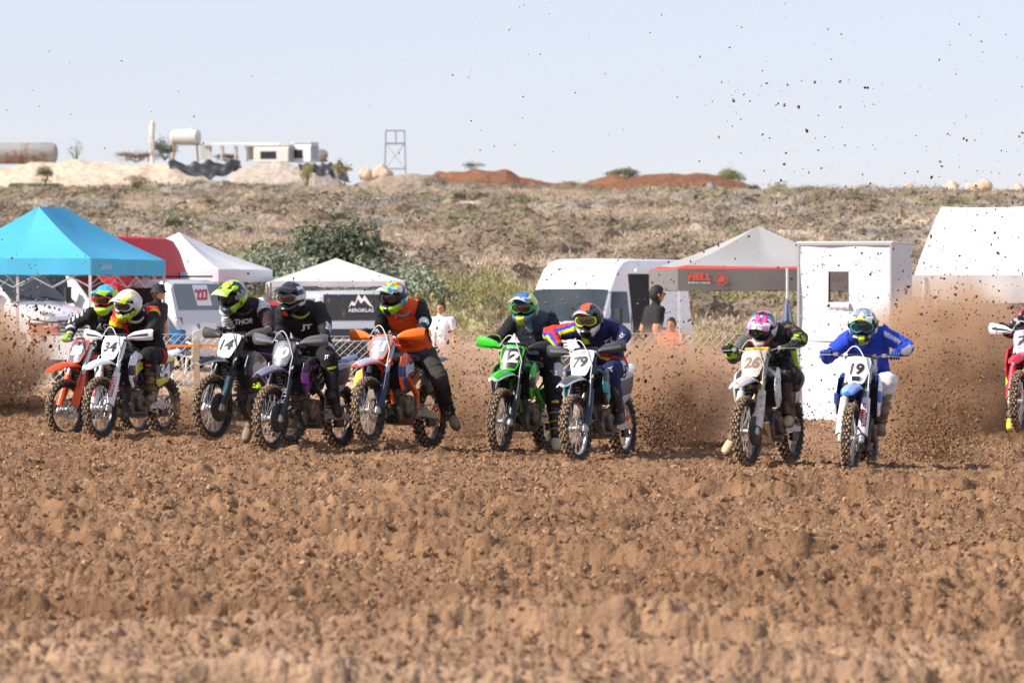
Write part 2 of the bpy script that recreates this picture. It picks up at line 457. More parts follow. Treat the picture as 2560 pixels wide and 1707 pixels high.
# crumbs and clods lying on the track
M_CLOD = mat('clod_earth', (0.29, 0.166, 0.090), 0.95, var=0.35, dscale=3, bump=0.6, bscale=9, spec=0.15)
M_CLODP = mat('clod_dry', (0.42, 0.255, 0.150), 0.95, var=0.3, dscale=3, bump=0.6, bscale=9, spec=0.15)
nC = 130000
dd = 15.5 + 51 * rng.random(nC) ** 0.8
xx = (rng.random(nC) * 2 - 1) * (0.115 * dd + 0.5)
keep = fbm(xx / 0.9, dd / 0.9, 3, 40) + 0.25 * rng.random(nC) > 0.44
dd, xx = dd[keep], xx[keep]; nC = len(dd)
ss = (0.010 + 0.034 * rng.random(nC) ** 3.2) * np.interp(dd, [16, 34], [0.55, 1.0]) + (rng.random(nC) < 0.02) * 0.035 * rng.random(nC)
zz = track_z(xx, dd) + ss * 0.15
scatter('loose_clods', np.stack([xx, dd, zz], 1), np.stack([ss * 1.15, ss, ss * 0.9], 1), rng.random((nC, 3)) * 6.28, rng.integers(0, 7, nC),
        [clod_source(M_CLOD if i < 5 else M_CLODP, i, 2, .55) for i in range(7)], 'loose brown clods strewn over the churned start straight', 'earth clods')


# ------------------------------------------------------------------ vegetation
def leaf_blob(n, rx, ry, rz, size, m, seed, stems=True, flat=0.35, upright=0.0, lump=0.35, mi=None, base=0.0, core=0.0):
    """foliage: n small faces spread through a lumpy dome, denser near its skin"""
    r = np.random.default_rng(seed); mb = MB()
    for i in range(n):
        a = r.random() * 6.283; c = r.random(); rad = (0.45 + 0.55 * r.random() ** 0.5)
        el = math.asin(c) * (1 - 0.0); d = Vector((math.cos(a) * math.cos(el), math.sin(a) * math.cos(el), math.sin(el)))
        q = 1 + lump * noise.noise(d * 2.3 + Vector((seed, 0, 0))) * 2
        p = Vector((d.x * rx, d.y * ry, base + d.z * rz)) * 1.0
        p = Vector((p.x * rad * q, p.y * rad * q, base + (p.z - base) * rad * q))
        nn = (d + Vector(r.normal(0, 0.6, 3))).normalized()
        t = nn.cross(Vector(r.normal(0, 1, 3))).normalized()
        if upright: t = (t * (1 - upright) + Vector((0, 0, upright)) + d * 0.3 * upright).normalized()
        b = nn.cross(t); s = size * (0.6 + 0.8 * r.random())
        mb.add([p - t * s, p + b * s * flat, p + t * s, p - b * s * flat], [(0, 1, 2, 3)], 0 if mi is None else int(r.random() < mi))
    if core:
        bm = bmesh.new(); bmesh.ops.create_icosphere(bm, subdivisions=2, radius=1.0); vs_, fs_ = [], []
        for v in bm.verts:
            d = v.co.normalized(); q = core * (1 + lump * noise.noise(d * 2.3 + Vector((seed, 0, 0))) * 2 + .22 * noise.noise(d * 6 + Vector((seed, 5, 0)))); vs_.append((d.x * rx * q, d.y * ry * q, base + max(-.05, d.z * rz * q)))
        bm.verts.index_update(); fs_ = [tuple(v.index for v in f.verts) for f in bm.faces]; bm.free(); mb.add(vs_, fs_)
    if stems:
        for k in range(5):
            a = k * 1.26 + seed; mb.tube([(0, 0, 0), (rx * .4 * math.cos(a), ry * .4 * math.sin(a), rz * .5)], [size * .12, size * .05], 4)
    return mb


def leaf_mat(name, col, var=0.35, trans=0.25):
    if name in MATS: return MATS[name]
    m = bpy.data.materials.new(name); MATS[name] = m; n, l = nodes_of(m); p = n['Principled BSDF']
    p.inputs['Roughness'].default_value = 0.8; p.inputs['Specular IOR Level'].default_value = 0.2
    oi = n.new('ShaderNodeObjectInfo'); g = n.new('ShaderNodeNewGeometry')
    nz = n.new('ShaderNodeTexNoise'); nz.inputs['Scale'].default_value = 1.1; nz.inputs['Detail'].default_value = 5; l.new(g.outputs['Position'], nz.inputs['Vector'])
    ad = n.new('ShaderNodeMath'); l.new(oi.outputs['Random'], ad.inputs[0]); l.new(nz.outputs[0], ad.inputs[1])
    a2 = n.new('ShaderNodeMath'); l.new(ad.outputs[0], a2.inputs[0]); l.new(g.outputs['Random Per Island'], a2.inputs[1])
    mr = n.new('ShaderNodeMapRange'); mr.inputs[1].default_value = 0.5; mr.inputs[2].default_value = 2.5; mr.inputs[3].default_value = 1 - var; mr.inputs[4].default_value = 1 + var
    l.new(a2.outputs[0], mr.inputs[0])
    mx = n.new('ShaderNodeMix'); mx.data_type = 'RGBA'; mx.blend_type = 'MULTIPLY'; mx.inputs[0].default_value = 1; mx.inputs[6].default_value = (*col, 1)
    l.new(mr.outputs[0], mx.inputs[7]); l.new(mx.outputs[2], p.inputs['Base Color'])
    return m


L_DRY = leaf_mat('dry_scrub', (0.35, 0.275, 0.205)); L_GREY = leaf_mat('grey_scrub', (0.30, 0.255, 0.205)); L_BRN = leaf_mat('brown_scrub', (0.26, 0.195, 0.135))  # scrub tones lightened to stand in for haze over the hill
L_STRAW = leaf_mat('straw_grass', (0.52, 0.41, 0.31)); L_OLIVE = leaf_mat('olive_scrub', (0.20, 0.185, 0.10)); L_GREEN = leaf_mat('green_leaf', (0.115, 0.135, 0.085))
L_SAGE = leaf_mat('sage_leaf', (0.28, 0.31, 0.215)); L_YEL = leaf_mat('yellow_green', (0.33, 0.30, 0.13)); L_LIME = leaf_mat('fresh_green', (0.13, 0.20, 0.045))
L_REED = leaf_mat('reed', (0.40, 0.35, 0.18)); L_TRUNK = mat('bark', (0.12, 0.085, 0.06), 0.95, var=0.3)

# scrub over the hillside: thousands of dry cushions and grass tufts, one mass
def src(mb, mats): o = mb.build('scrub', mats, smooth=False); COL.objects.unlink(o); return o
kinds = [src(leaf_blob(420, 0.5, 0.5, 0.40, 0.040, None, 1, lump=.3, core=.84), [L_DRY]), src(leaf_blob(420, 0.55, 0.5, 0.36, 0.040, None, 2, core=.84), [L_GREY]),
         src(leaf_blob(420, 0.5, 0.5, 0.42, 0.040, None, 3, core=.84), [L_BRN]), src(leaf_blob(360, 0.5, 0.5, 0.35, 0.045, None, 4, core=.84), [L_DRY]),
         src(leaf_blob(260, 0.5, 0.5, 0.45, 0.085, None, 5, upright=.75, flat=.12), [L_STRAW]), src(leaf_blob(400, 0.5, 0.5, 0.42, 0.04, None, 6, core=.84), [L_OLIVE])]
def hill_pts(n, d0, d1, seed, pw=1.0, wide=0.125):
    r = np.random.default_rng(seed); D = d0 + (d1 - d0) * r.random(n) ** pw; X = (r.random(n) * 2 - 1) * (wide * D + 3); return X, D, r
X, D, r = hill_pts(30000, 126, 402, 11, 0.9)
dens = fbm(X / 5.0, D / 11.0, 4, 50)
k = dens + 0.22 * (r.random(len(X)) - 0.5) > 0.50
X, D = X[k], D[k]; n_ = len(X); dn = dens[k]
s_ = (0.55 + 0.8 * r.random(n_) ** 1.6) * (0.7 + 0.9 * sstep(0.45, 0.65, dn)) * (1 - 0.35 * sstep(360, 400, D)); s_ = np.stack([s_ * 1.25, s_, s_ * (0.75 + 0.4 * r.random(n_))], 1)
band = fbm(X / 9.0, D / 14.0, 3, 61)
ix = np.where(band < 0.40, 2, np.where(band < 0.52, np.where(r.random(n_) < .5, 0, 1), np.where(r.random(n_) < .5, 3, 1)))
ix = np.where(r.random(n_) < 0.13, 5, ix); ix = np.where((D < 160) & (r.random(n_) < .6), 2, ix)
scatter('hillside_scrub', np.stack([X, D, ground_z(X, D) - 0.08], 1), s_, np.stack([r.normal(0, .08, n_), r.normal(0, .08, n_), r.random(n_) * 6.28], 1), ix,
        kinds, 'dry grey-brown scrub cushions covering the hillside', 'scrub')
gk = [src(leaf_blob(120, 0.5, 0.5, 0.5, 0.11, None, 7, upright=.8, flat=.10, stems=False), [L_STRAW]),
      src(leaf_blob(120, 0.5, 0.5, 0.5, 0.11, None, 8, upright=.8, flat=.10, stems=False), [leaf_mat('pinkish_grass', (0.50, 0.395, 0.29))])]
X, D, r = hill_pts(22000, 122, 402, 12, 0.9); n_ = len(X)
s_ = 0.5 + 0.6 * r.random(n_)
scatter('dry_grass', np.stack([X, D, ground_z(X, D) - 0.05], 1), np.stack([s_ * 1.6, s_ * 1.6, s_ * 0.7], 1), np.stack([np.zeros(n_), np.zeros(n_), r.random(n_) * 6.28], 1),
        r.integers(0, 2, n_), gk, 'pale dry grass between the scrub on the hillside', 'dry grass')
# reeds and tall yellow-green weeds at the foot of the hill
rk = [src(leaf_blob(420, 0.5, 0.5, 0.9, 0.075, None, 20 + i, upright=.6, flat=.22, stems=False, core=.55), [mm]) for i, mm in enumerate((L_REED, L_YEL, L_OLIVE))]
X, D, r = hill_pts(2300, 117, 137, 13); n_ = len(X)
pxl = X / D * FPX + 1280
k = ((pxl > 560) & (pxl < 1420)) | ((pxl > 1640) & (pxl < 2080))
k &= (fbm(X / 2.5, D / 2.5, 3, 70) > 0.40)
X, D = X[k], D[k]; n_ = len(X)
s_ = 0.35 + 0.55 * np.random.default_rng(5).random(n_)
scatter('weeds', np.stack([X, D, ground_z(X, D) - 0.05], 1), np.stack([s_ * 1.3, s_ * 1.3, s_], 1), np.stack([np.zeros(n_), np.zeros(n_), s_ * 37], 1),
        rng.integers(0, 3, n_), rk, 'tall yellow-green weeds along the foot of the hill', 'weeds')


def bush(name, p, w_, h, m, label, n=900, leaf=0.09, group=None, seed=1, trunk=True, cat='bush', clumps=7, flat=0.4, upright=0.0):
    """bush or small tree: trunk with limbs, crown of leaf clumps with gaps"""
    t = thing(name, p, label, cat, group)
    r = np.random.default_rng(seed); mb = MB(); tb = MB()
    for k in range(clumps):
        a = k * 2.4 + seed; q = 0.15 + 0.55 * r.random()
        cc = Vector((math.cos(a) * w_ * .5 * q * 1.2, math.sin(a) * w_ * .4 * q, h * (0.22 + 0.5 * r.random() * (1.1 - q))))
        b = leaf_blob(n // clumps, w_ * .26, w_ * .24, h * .33, leaf, None, seed * 31 + k, stems=False, flat=flat, upright=upright)
        mb.add([Vector(v) + cc for v in b.v], b.f)
        tb.tube([(0, 0, -.1), cc * .5, cc + Vector((0, 0, h * .12))], [h * .03, h * .02, h * .008], 5)
    b = leaf_blob(n // 3, w_ * .44, w_ * .40, h * .86, leaf, None, seed * 17, stems=False, flat=flat, upright=upright); mb.add(b.v, b.f)
    mb.build('crown', m, t, smooth=False)
    if trunk: tb.build('trunk', L_TRUNK, t)
    return t


def on_ground(px, D, dz=0.0): x = (px - 1280) / FPX * D; return Vector((x, D, gz1(x, D) + dz))


bush('evergreen_tree', on_ground(850, 138, -0.2), 2.55, 2.55, L_GREEN, 'dark green round tree at the foot of the hill, above the middle white canopy', 5200, 0.075, seed=4, cat='tree', clumps=13)
for i, (px, D, w_, h, lab) in enumerate([
        (545, 131, 1.5, 1.5, 'grey-green bush showing past the peaked white canopy, leftmost of the foothill bushes'),
        (610, 129, 1.9, 1.75, 'grey-green bush just above the flat end of the peaked white canopy'),
        (690, 133, 2.0, 1.75, 'grey-green bush left of the dark round tree'),
        (755, 127, 1.6, 1.8, 'grey-green bush low against the dark round tree on its left'),
        (935, 128, 1.8, 1.7, 'grey-green bush low against the dark round tree on its right'),
        (1005, 131, 1.9, 1.5, 'grey-green bush behind the rider in the orange vest'),
        (1070, 129, 1.3, 1.2, 'small grey-green bush, rightmost of the foothill bushes')]):
    bush('foothill_bush', on_ground(px, D, -0.1), w_, h, L_SAGE, lab, 1500, 0.07, 'foothill bushes', 40 + i)
# ------------------------------------------------------------------ motocross bike, built once, its pieces shared by all ten
RAKE = R(26.5); AX = Vector((0.74, 0, 0.345)); RX = Vector((-0.74, 0, 0.335))
UPV = Vector((-math.sin(RAKE), 0, math.cos(RAKE))); FWV = Vector((math.cos(RAKE), 0, math.sin(RAKE)))
LV = Vector((0, 1, 0))


def fk(t, f=0.0, y=0.0): return AX + UPV * t + FWV * f + LV * y      # point in fork coordinates


def wheel_meshes(Rr, wd, rimr, nk, key):
    out = {}
    mb = MB(); a = wd / 2; h = Rr - rimr - 0.014
    prof = [(rimr, -a * .55), (rimr + h * .35, -a * .98), (rimr + h * .75, -a), (Rr - .018, -a * .72), (Rr - .013, 0), (Rr - .018, a * .72), (rimr + h * .75, a), (rimr + h * .35, a * .98), (rimr, a * .55)]
    mb.lathe(prof, 48, mi=0, cap=False)
    r = random.Random(3)
    for k in range(nk):                                                # tread blocks
        for row, (yo, st, tl) in enumerate(((-a * .88, 0, 38), (-a * .40, .5, 14), (a * .40, .5, -14), (a * .88, 0, -38), (0, 0, 0))):
            if row == 4 and k % 2: continue
            q = 2 * math.pi * (k + st) / nk
            rad = Rr - (.016 if row in (0, 3) else .008)
            Mk = Matrix.Rotation(-q, 4, 'Y') @ Matrix.Translation((rad, yo, 0)) @ Matrix.Rotation(R(tl), 4, 'Z')
            mb.box((0, 0, 0), (.026, wd * .20, .026 * (.85 + .3 * r.random())), Mk, 1)
    out['tyre'] = mb.mesh('tyre', 2, ang=50)
    mb = MB(); mb.lathe([(rimr + .006, -a * .60), (rimr + .004, -a * .45), (rimr - .014, -a * .30), (rimr - .014, a * .30), (rimr + .004, a * .45), (rimr + .006, a * .60)], 48, cap=False)
    out['rim'] = mb.mesh('rim')
    mb = MB(); ns = 26
    for k in range(ns):
        q = 2 * math.pi * k / ns; q2 = q + (0.5 if k % 2 else -0.5); s = 1 if (k // 1) % 2 else -1
        mb.tube([(math.cos(q2) * .040, s * .042, math.sin(q2) * .040), (math.cos(q) * (rimr - .012), s * .004, math.sin(q) * (rimr - .012))], .0027, 4)
    out['spokes'] = mb.mesh('spokes')
    mb = MB(); mb.lathe([(.012, -.075), (.022, -.072), (.042, -.05), (.042, -.042), (.028, -.03), (.026, .03), (.042, .042), (.042, .05), (.022, .072), (.012, .075)], 18)
    out['hub'] = mb.mesh('hub')
    mb = MB(); mb.lathe([(.128, -.002), (.128, .002), (.098, .002), (.098, -.002)], 30, c=(0, .062, 0), close=True)
    for k in range(6):
        q = k * math.pi / 3; mb.tube([(math.cos(q) * .04, .06, math.sin(q) * .04), (math.cos(q + .4) * .10, .062, math.sin(q + .4) * .10)], .006, 5)
    out['brake_disc'] = mb.mesh('brake_disc')
    return out


BM = {('f', k): v for k, v in wheel_meshes(.352, .088, .272, 32, 'f').items()}
BM.update({('r', k): v for k, v in wheel_meshes(.342, .118, .246, 28, 'r').items()})


def sheet_mesh(name, fn, nu, nv, th, nm=1, mifn=None): return MB().sheet(fn, nu, nv, th, 0, mifn).mesh(name, nm, ang=60)


def build_bike_meshes():
    B = BM
    # fork legs -------------------------------------------------
    for s, sd in ((1, 'l'), (-1, 'r')):
        y = .106 * s
        B['fork_' + sd] = MB().tube([fk(.40, 0, y), fk(.44, 0, y), fk(.45, 0, y), fk(.68, 0, y), fk(.885, 0, y)], [.026, .027, .031, .031, .029], 14).mesh('fork_tube')
        B['slider_' + sd] = MB().tube([fk(.02, 0, y), fk(.42, 0, y)], .024, 12).mesh('fork_slider')
        mb = MB(); mb.tube([fk(-.045, .0, y), fk(-.03, 0, y), fk(.05, 0, y), fk(.075, 0, y)], [.020, .031, .031, .024], 12)
        mb.box(fk(.0, -.02, y), (.07, .045, .05), None, 0, ch=.01)
        B['lug_' + sd] = mb.mesh('axle_lug')
        def gf(u, v, y=y, s=s):                                         # plastic shield wrapped round the front of the slider
            q = R(-115 + 230 * u); w_ = .051 - .012 * v + .004 * math.sin(v * 3.1)
            return fk(.045 + .40 * v - .05 * abs(u - .5) * (1 - v), math.cos(q) * w_ * .95 - .004, y + math.sin(q) * w_ * 1.0 * (1) + .004 * s)
        B['guard_' + sd] = sheet_mesh('fork_guard', gf, 12, 8, .004)
    mb = MB(); mb.tube([fk(0, 0, -.135), fk(0, 0, .135)], .012, 8); B['axle'] = mb.mesh('axle')
    mb = MB()
    for t in (.58, .855):
        mb.loft([[fk(t + dz, .035, -.14), fk(t + dz, .035, .14), fk(t + dz, -.045, .14), fk(t + dz, -.085, .04), fk(t + dz, -.085, -.04), fk(t + dz, -.045, -.14)] for dz in (-.018, .018)])
    mb.tube([fk(.53, -.055), fk(.89, -.055)], .024, 10)
    B['clamps'] = mb.mesh('triple_clamp')
    # brake caliper
    mb = MB(); mb.box((0, 0, 0), (.05, .05, .10), Matrix.Translation(fk(.07, -.10, .075)) @ Matrix.Rotation(-RAKE, 4, 'Y'), ch=.012); B['caliper'] = mb.mesh('brake_caliper')
    # front fender ---------------------------------------------
    ctr = [(.24, .735), (.36, .80), (.50, .865), (.64, .895), (.80, .888), (.93, .862), (1.05, .815), (1.10, .79)]
    hw = [.060, .075, .090, .098, .096, .084, .060, .024]
    def ff(u, v):
        x = v * (len(ctr) - 1); i = min(int(x), len(ctr) - 2); f = x - i
        cx = ctr[i][0] * (1 - f) + ctr[i + 1][0] * f; cz = ctr[i][1] * (1 - f) + ctr[i + 1][1] * f; h = hw[i] * (1 - f) + hw[i + 1] * f
        q = 2 * u - 1
        return (cx, q * h, cz - .042 * abs(q) ** 2.6 * (h / .08) + .010 * math.exp(-(q * 4) ** 2))
    B['fender_f'] = MB().sheet(ff, 12, 16, .005, 0, lambda u, v: 1 if (v > .86 or (abs(2 * u - 1) > .82 and v > .35)) else 0).mesh('front_fender', 2, ang=50)
    # number plate ----------------------------------------------
    def pw(v): return np.interp(v, [0, .10, .55, .85, 1], [.066, .088, .126, .132, .112])
    def pf(u, v):
        q = 2 * u - 1; h = float(pw(v)) * q
        return fk(.565 + .300 * v, .092 - 2.3 * h * h + .012 * math.sin(3.14 * v), h)
    B['plate'] = MB().sheet(pf, 16, 14, .006, 0, lambda u, v: 0 if (.07 < u < .93 and .07 < v < .94) else 1).mesh('number_plate', 2, ang=60)
    # handlebar ---------------------------------------------------
    def bar(y): a = abs(y); return np.interp(a, [0, .10, .22, .40], [0, .006, .040, .048]), np.interp(a, [0, .10, .22, .40], [0, .004, -.022, -.085])
    def bp(y, up=0, fw=0): z, f = bar(y); p = fk(.885, -.02, y); return Vector((p.x + f + fw, y, p.z + z + up))
    ys = [-.405, -.30, -.22, -.17, -.10, 0, .10, .17, .22, .30, .405]
    mb = MB(); mb.tube([bp(y) for y in ys], .0125, 10)
    mb.box(fk(.872, -.02), (.06, .11, .035), ch=.008)
    mb.tube([bp(-.17), bp(.17)], .008, 8)
    B['handlebar'] = mb.mesh('handlebar')
    z17 = bp(.17).z
    mb = MB(); mb.loft([[(bp(.17).x + a + .01, y * sc_, z17 + b + .004) for a, b in ((-.028, -.02), (.030, -.022), (.034, .012), (.006, .028), (-.026, .018))] for y, sc_ in ((-.125, 1), (-.11, 1), (.11, 1), (.125, 1))])
    B['pad'] = mb.mesh('bar_pad')
    for s, sd in ((1, 'l'), (-1, 'r')):
        mb = MB(); mb.tube([bp(.285 * s), bp(.30 * s), bp(.40 * s), bp(.412 * s)], [.021, .017, .017, .022], 10); B['grip_' + sd] = mb.mesh('grip')
        mb = MB(); mb.box(bp(.245 * s, .005, .02), (.06, .05, .035), ch=.008)
        mb.tube([bp(.25 * s, 0, .03), bp(.30 * s, -.005, .062), bp(.39 * s, -.012, .055), bp(.42 * s, -.012, .045)], [.007, .0065, .006, .007], 6)
        B['lever_' + sd] = mb.mesh('lever')
        def hg(u, v, s=s):                                              # hand guard shell
            y = .165 + .285 * u; hh = float(np.interp(u, [0, .10, .35, .8, .94, 1], [.022, .030, .050, .062, .062, .050])); q = 2 * v - 1
            p = bp(min(y, .40) * s, 0, .088 + .022 * math.sin(u * 2.6) - .10 * max(0, u - .8) - .022 * max(0, abs(q) - .45) / .55)
            return Vector((p.x, y * s, p.z + q * hh - .016 + .016 * u))
        B['guard_h' + sd] = MB().sheet(hg, 12, 8, .005, 0, lambda u, v: 1 if (.36 < v < .62 and u < .82) else 0).mesh('hand_guard', 2, ang=24)
        B['guard_arm_' + sd] = MB().tube([bp(.19 * s, 0, .02), bp(.22 * s, -.005, .07), bp(.34 * s, -.008, .095), bp(.425 * s if False else .405 * s, -.004, .05), bp(.405 * s)], .0085, 6).mesh('guard_bracket')
    pts = [];
    for i in range(13):                                                 # hose looping over the plate
        q = i / 12; pts.append(fk(.80 + .22 * math.sin(q * 2.75 + .25) - .14 * q, .06 + .075 * math.sin(q * 3.0), -.16 + .285 * q))
    pts += [fk(.58, .075, .128), fk(.40, .05, .135), fk(.12, .02, .135)]
    B['hose'] = MB().tube(pts, .0055, 6).mesh('brake_hose')
    # body ---------------------------------------------------------
    for s, sd in ((1, 'l'), (-1, 'r')):
        out = [(.40, .925), (.46, .80), (.43, .66), (.36, .565), (.29, .60), (.18, .72), (.02, .77), (-.12, .80), (-.10, .90), (.06, .955), (.24, .985)]
        n = len(out); cxs = sum(a for a, b in out) / n; czs = sum(b for a, b in out) / n
        rings = []
        for sc2, off in ((1.0, -.012), (1.0, 0), (.90, .016), (.55, .022)):
            rings.append([(cxs + (a - cxs) * sc2, s * (.115 + .105 * float(np.interp(a, [-.12, .1, .36, .46], [0, .35, .95, 1])) + off), czs + (b - czs) * sc2) for a, b in out])
        mb = MB(); mb.loft(rings if s < 0 else [r_[::-1] for r_ in rings], 0)
        for k in range(len(mb.m)):
            cx_ = sum(mb.v[i][0] for i in mb.f[k]) / len(mb.f[k]); cz_ = sum(mb.v[i][2] for i in mb.f[k]) / len(mb.f[k])
            mb.m[k] = 1 if cz_ < .80 - .25 * (cx_ - .2) and cx_ < .36 else 0
        B['shroud_' + sd] = mb.mesh('radiator_shroud', 2, ang=30)
        mb = MB(); mb.box((.335, .122 * s, .735), (.045, .13, .30), Matrix.Translation((0, 0, 0)), 0)
        for k in range(9):
            mb.box((.366, .122 * s, .605 + k * .032), (.022, .125, .006), Matrix.Translation((.366, 0, .605 + k * .032)) @ Matrix.Rotation(R(30), 4, 'Y') @ Matrix.Translation((-.366, 0, -.605 - k * .032)), 0)
        B['radiator_' + sd] = mb.mesh('radiator')
        out = [(-.30, .86), (-.26, .66), (-.40, .56), (-.62, .63), (-.74, .76), (-.80, .90), (-.62, .915), (-.44, .90)]
        n = len(out); cxs = sum(a for a, b in out) / n; czs = sum(b for a, b in out) / n
        rings = [[(cxs + (a - cxs) * q, s * (.135 + o_ - .05 * max(0, b - .80)), czs + (b - czs) * q) for a, b in out] for q, o_ in ((1, -.012), (1, 0), (.9, .012), (.6, .018))]
        B['panel_' + sd] = MB().loft(rings if s < 0 else [r_[::-1] for r_ in rings]).mesh('side_panel', ang=30)
        out = [(-.18, .30), (-.18, .44), (-.45, .415), (-.68, .365), (-.80, .36), (-.80, .31), (-.68, .305), (-.42, .32)]
        B['swing_' + sd] = MB().prism(out, s * .085 - .016, s * .085 + .016).mesh('swingarm', ang=30)
        mb = MB(); mb.box((-.10, .175 * s, .385), (.055, .095, .014)); mb.tube([(-.10, .10 * s, .385), (-.10, .14 * s, .385)], .012, 6)
        for k in range(4): mb.box((-.10, (.14 + .024 * k) * s, .398), (.05, .006, .014))
        B['peg_' + sd] = mb.mesh('foot_peg')
    def ring(x, z, hw_, hh, n=12, sq=.75): return [(x, hw_ * math.copysign(abs(math.sin(2 * math.pi * j / n)) ** sq, math.sin(2 * math.pi * j / n)), z + hh * math.copysign(abs(math.cos(2 * math.pi * j / n)) ** sq, math.cos(2 * math.pi * j / n))) for j in range(n)]
    B['tank'] = MB().loft([ring(x, z, w_, h) for x, z, w_, h in ((.36, .90, .05, .05), (.32, .90, .09, .08), (.18, .895, .115, .095), (.02, .88, .10, .09), (-.10, .87, .07, .07))]).mesh('fuel_tank')
    B['seat'] = MB().loft([ring(x, z, w_, h) for x, z, w_, h in ((.24, .975, .03, .012), (.18, .965, .055, .035), (0, .945, .075, .045), (-.25, .935, .095, .045), (-.48, .945, .10, .04), (-.66, .965, .085, .03), (-.72, .975, .05, .012))]).mesh('seat')
    def rf(u, v):
        x = -.52 - .58 * v; z = float(np.interp(v, [0, .4, .8, 1], [.90, .945, .985, .995])); h = float(np.interp(v, [0, .5, .9, 1], [.10, .095, .075, .04])); q = 2 * u - 1
        return (x, -q * h, z - .05 * abs(q) ** 2.5 * (1 - .5 * v))
    B['fender_r'] = sheet_mesh('rear_fender', rf, 10, 10, .005)
    mb = MB()
    for s in (1, -1):                                                   # twin spars and cradle
        mb.tube([(.40, .04 * s, .97), (.30, .075 * s, .90), (.05, .115 * s, .72), (-.18, .115 * s, .55), (-.20, .10 * s, .30)], [.026, .03, .032, .032, .026], 8)
        mb.tube([(.34, .035 * s, .80), (.32, .06 * s, .52), (.22, .085 * s, .25), (-.18, .09 * s, .25)], .018, 8)
        mb.tube([(-.16, .09 * s, .66), (-.60, .075 * s, .86)], .014, 6)
        mb.tube([(-.18, .10 * s, .50), (-.58, .075 * s, .82)], .012, 6)
    B['frame'] = mb.mesh('frame')
    mb = MB()
    mb.loft([[(x, y, z) for x, z in ((.20, .26), (.27, .36), (.24, .50), (.05, .54), (-.14, .52), (-.20, .40), (-.14, .26))] for y in (-.125, -.105, .105, .125)], 0)
    mb.lathe([(.095, 0), (.095, .035), (.08, .05), (.03, .052)], 20, c=(.06, .125, .385)); mb.lathe([(.03, -.052), (.08, -.05), (.095, -.035), (.095, 0)], 20, c=(-.02, -.125, .395))
    for k in range(7):                                                  # finned barrel, tilted forward a little
        mb.box((.11 + k * .006, 0, .55 + k * .030), (.19 - .004 * k, .20, .015), ch=.03)
    mb.box((.13, 0, .65), (.14, .15, .26), ch=.03); mb.box((.16, 0, .80), (.18, .17, .07), ch=.03)
    mb.tube([(.02, 0, .66), (-.14, 0, .70), (-.20, 0, .74)], [.035, .045, .05], 10)
    B['engine'] = mb.mesh('engine', ang=30)
    mb = MB(); mb.loft([[(x, y, z) for x, z in ((.33, .42), (.24, .225), (-.16, .215), (-.16, .235), (.22, .25), (.31, .43))] for y in (-.11, .11)]); B['skid'] = mb.mesh('skid_plate', ang=20)
    mb = MB(); mb.tube([(.22, -.02, .72), (.33, -.03, .70), (.385, -.05, .60), (.375, -.085, .47), (.29, -.135, .40), (.12, -.165, .44), (-.08, -.165, .58), (-.30, -.155, .70), (-.40, -.16, .74)], [.024, .026, .030, .034, .036, .032, .028, .026, .028], 10)
    B['header'] = mb.mesh('exhaust_pipe')
    mb = MB(); mb.tube([(-.36, -.165, .735), (-.40, -.168, .745), (-.86, -.165, .86), (-.90, -.165, .87)], [.035, .058, .056, .035], 12, flat=.8); B['muffler'] = mb.mesh('muffler')
    mb = MB(); mb.lathe([(.115, -.002), (.115, .002), (.09, .002), (.09, -.002)], 34, c=(0, .075, 0), close=True)
    for k in range(5): q = k * 1.2566; mb.tube([(0, .075, 0), (math.cos(q) * .1, .075, math.sin(q) * .1)], .010, 5)
    for k in range(36): q = k * math.pi / 18; mb.box((0, 0, 0), (.014, .004, .010), Matrix.Rotation(-q, 4, 'Y') @ Matrix.Translation((.118, .075, 0)))
    B['sprocket'] = mb.mesh('sprocket')
    mb = MB()
    for z0, z1 in ((.445, .455), (.335, .225)):
        mb.box(((-.74 - .05) / 2, .076, (z0 + z1) / 2), (math.hypot(.69, z0 - z1), .010, .012), Matrix.Translation((-.395, 0, (z0 + z1) / 2)) @ Matrix.Rotation(math.atan2(z1 - z0, .69), 4, 'Y') @ Matrix.Translation((.395, 0, -(z0 + z1) / 2)))
    B['chain'] = mb.mesh('chain')
    mb = MB(); mb.prism([(-.52, .30), (-.66, .30), (-.70, .24), (-.62, .215), (-.52, .225)], .060, .10); B['chain_guide'] = mb.mesh('chain_guide', ang=20)
    mb = MB(); mb.lathe([(.150, -.012), (.155, 0), (.150, .010), (.10, .018), (.04, .02)], 30, c=(AX.x, .088, AX.z)); mb.tube([fk(.03, .0, .11), fk(.22, -.0, .118)], .012, 6); B['disc_guard'] = mb.mesh('disc_guard')
    mb = MB(); mb.box(fk(.615, .105), (.02, .08, .045), ch=.005); B['lamp'] = mb.mesh('lamp')


build_bike_meshes()


def bike_matrix(ax_px, D, head, pitch=0, roll=0):
    """place the bike so that its front axle stands at photo pixel ax_px and distance D"""
    Rm = Matrix.Rotation(R(-90 - head), 4, 'Z') @ Matrix.Rotation(R(roll), 4, 'X') @ Matrix.Rotation(R(-pitch), 4, 'Y')
    return Matrix.Translation(at(ax_px[0], ax_px[1], D) - (Rm @ AX)) @ Rm


def steer_matrix(deg):
    p = fk(.5, -.055)
    return Matrix.Translation(p) @ Matrix.Rotation(R(deg), 4, UPV) @ Matrix.Translation(-p)


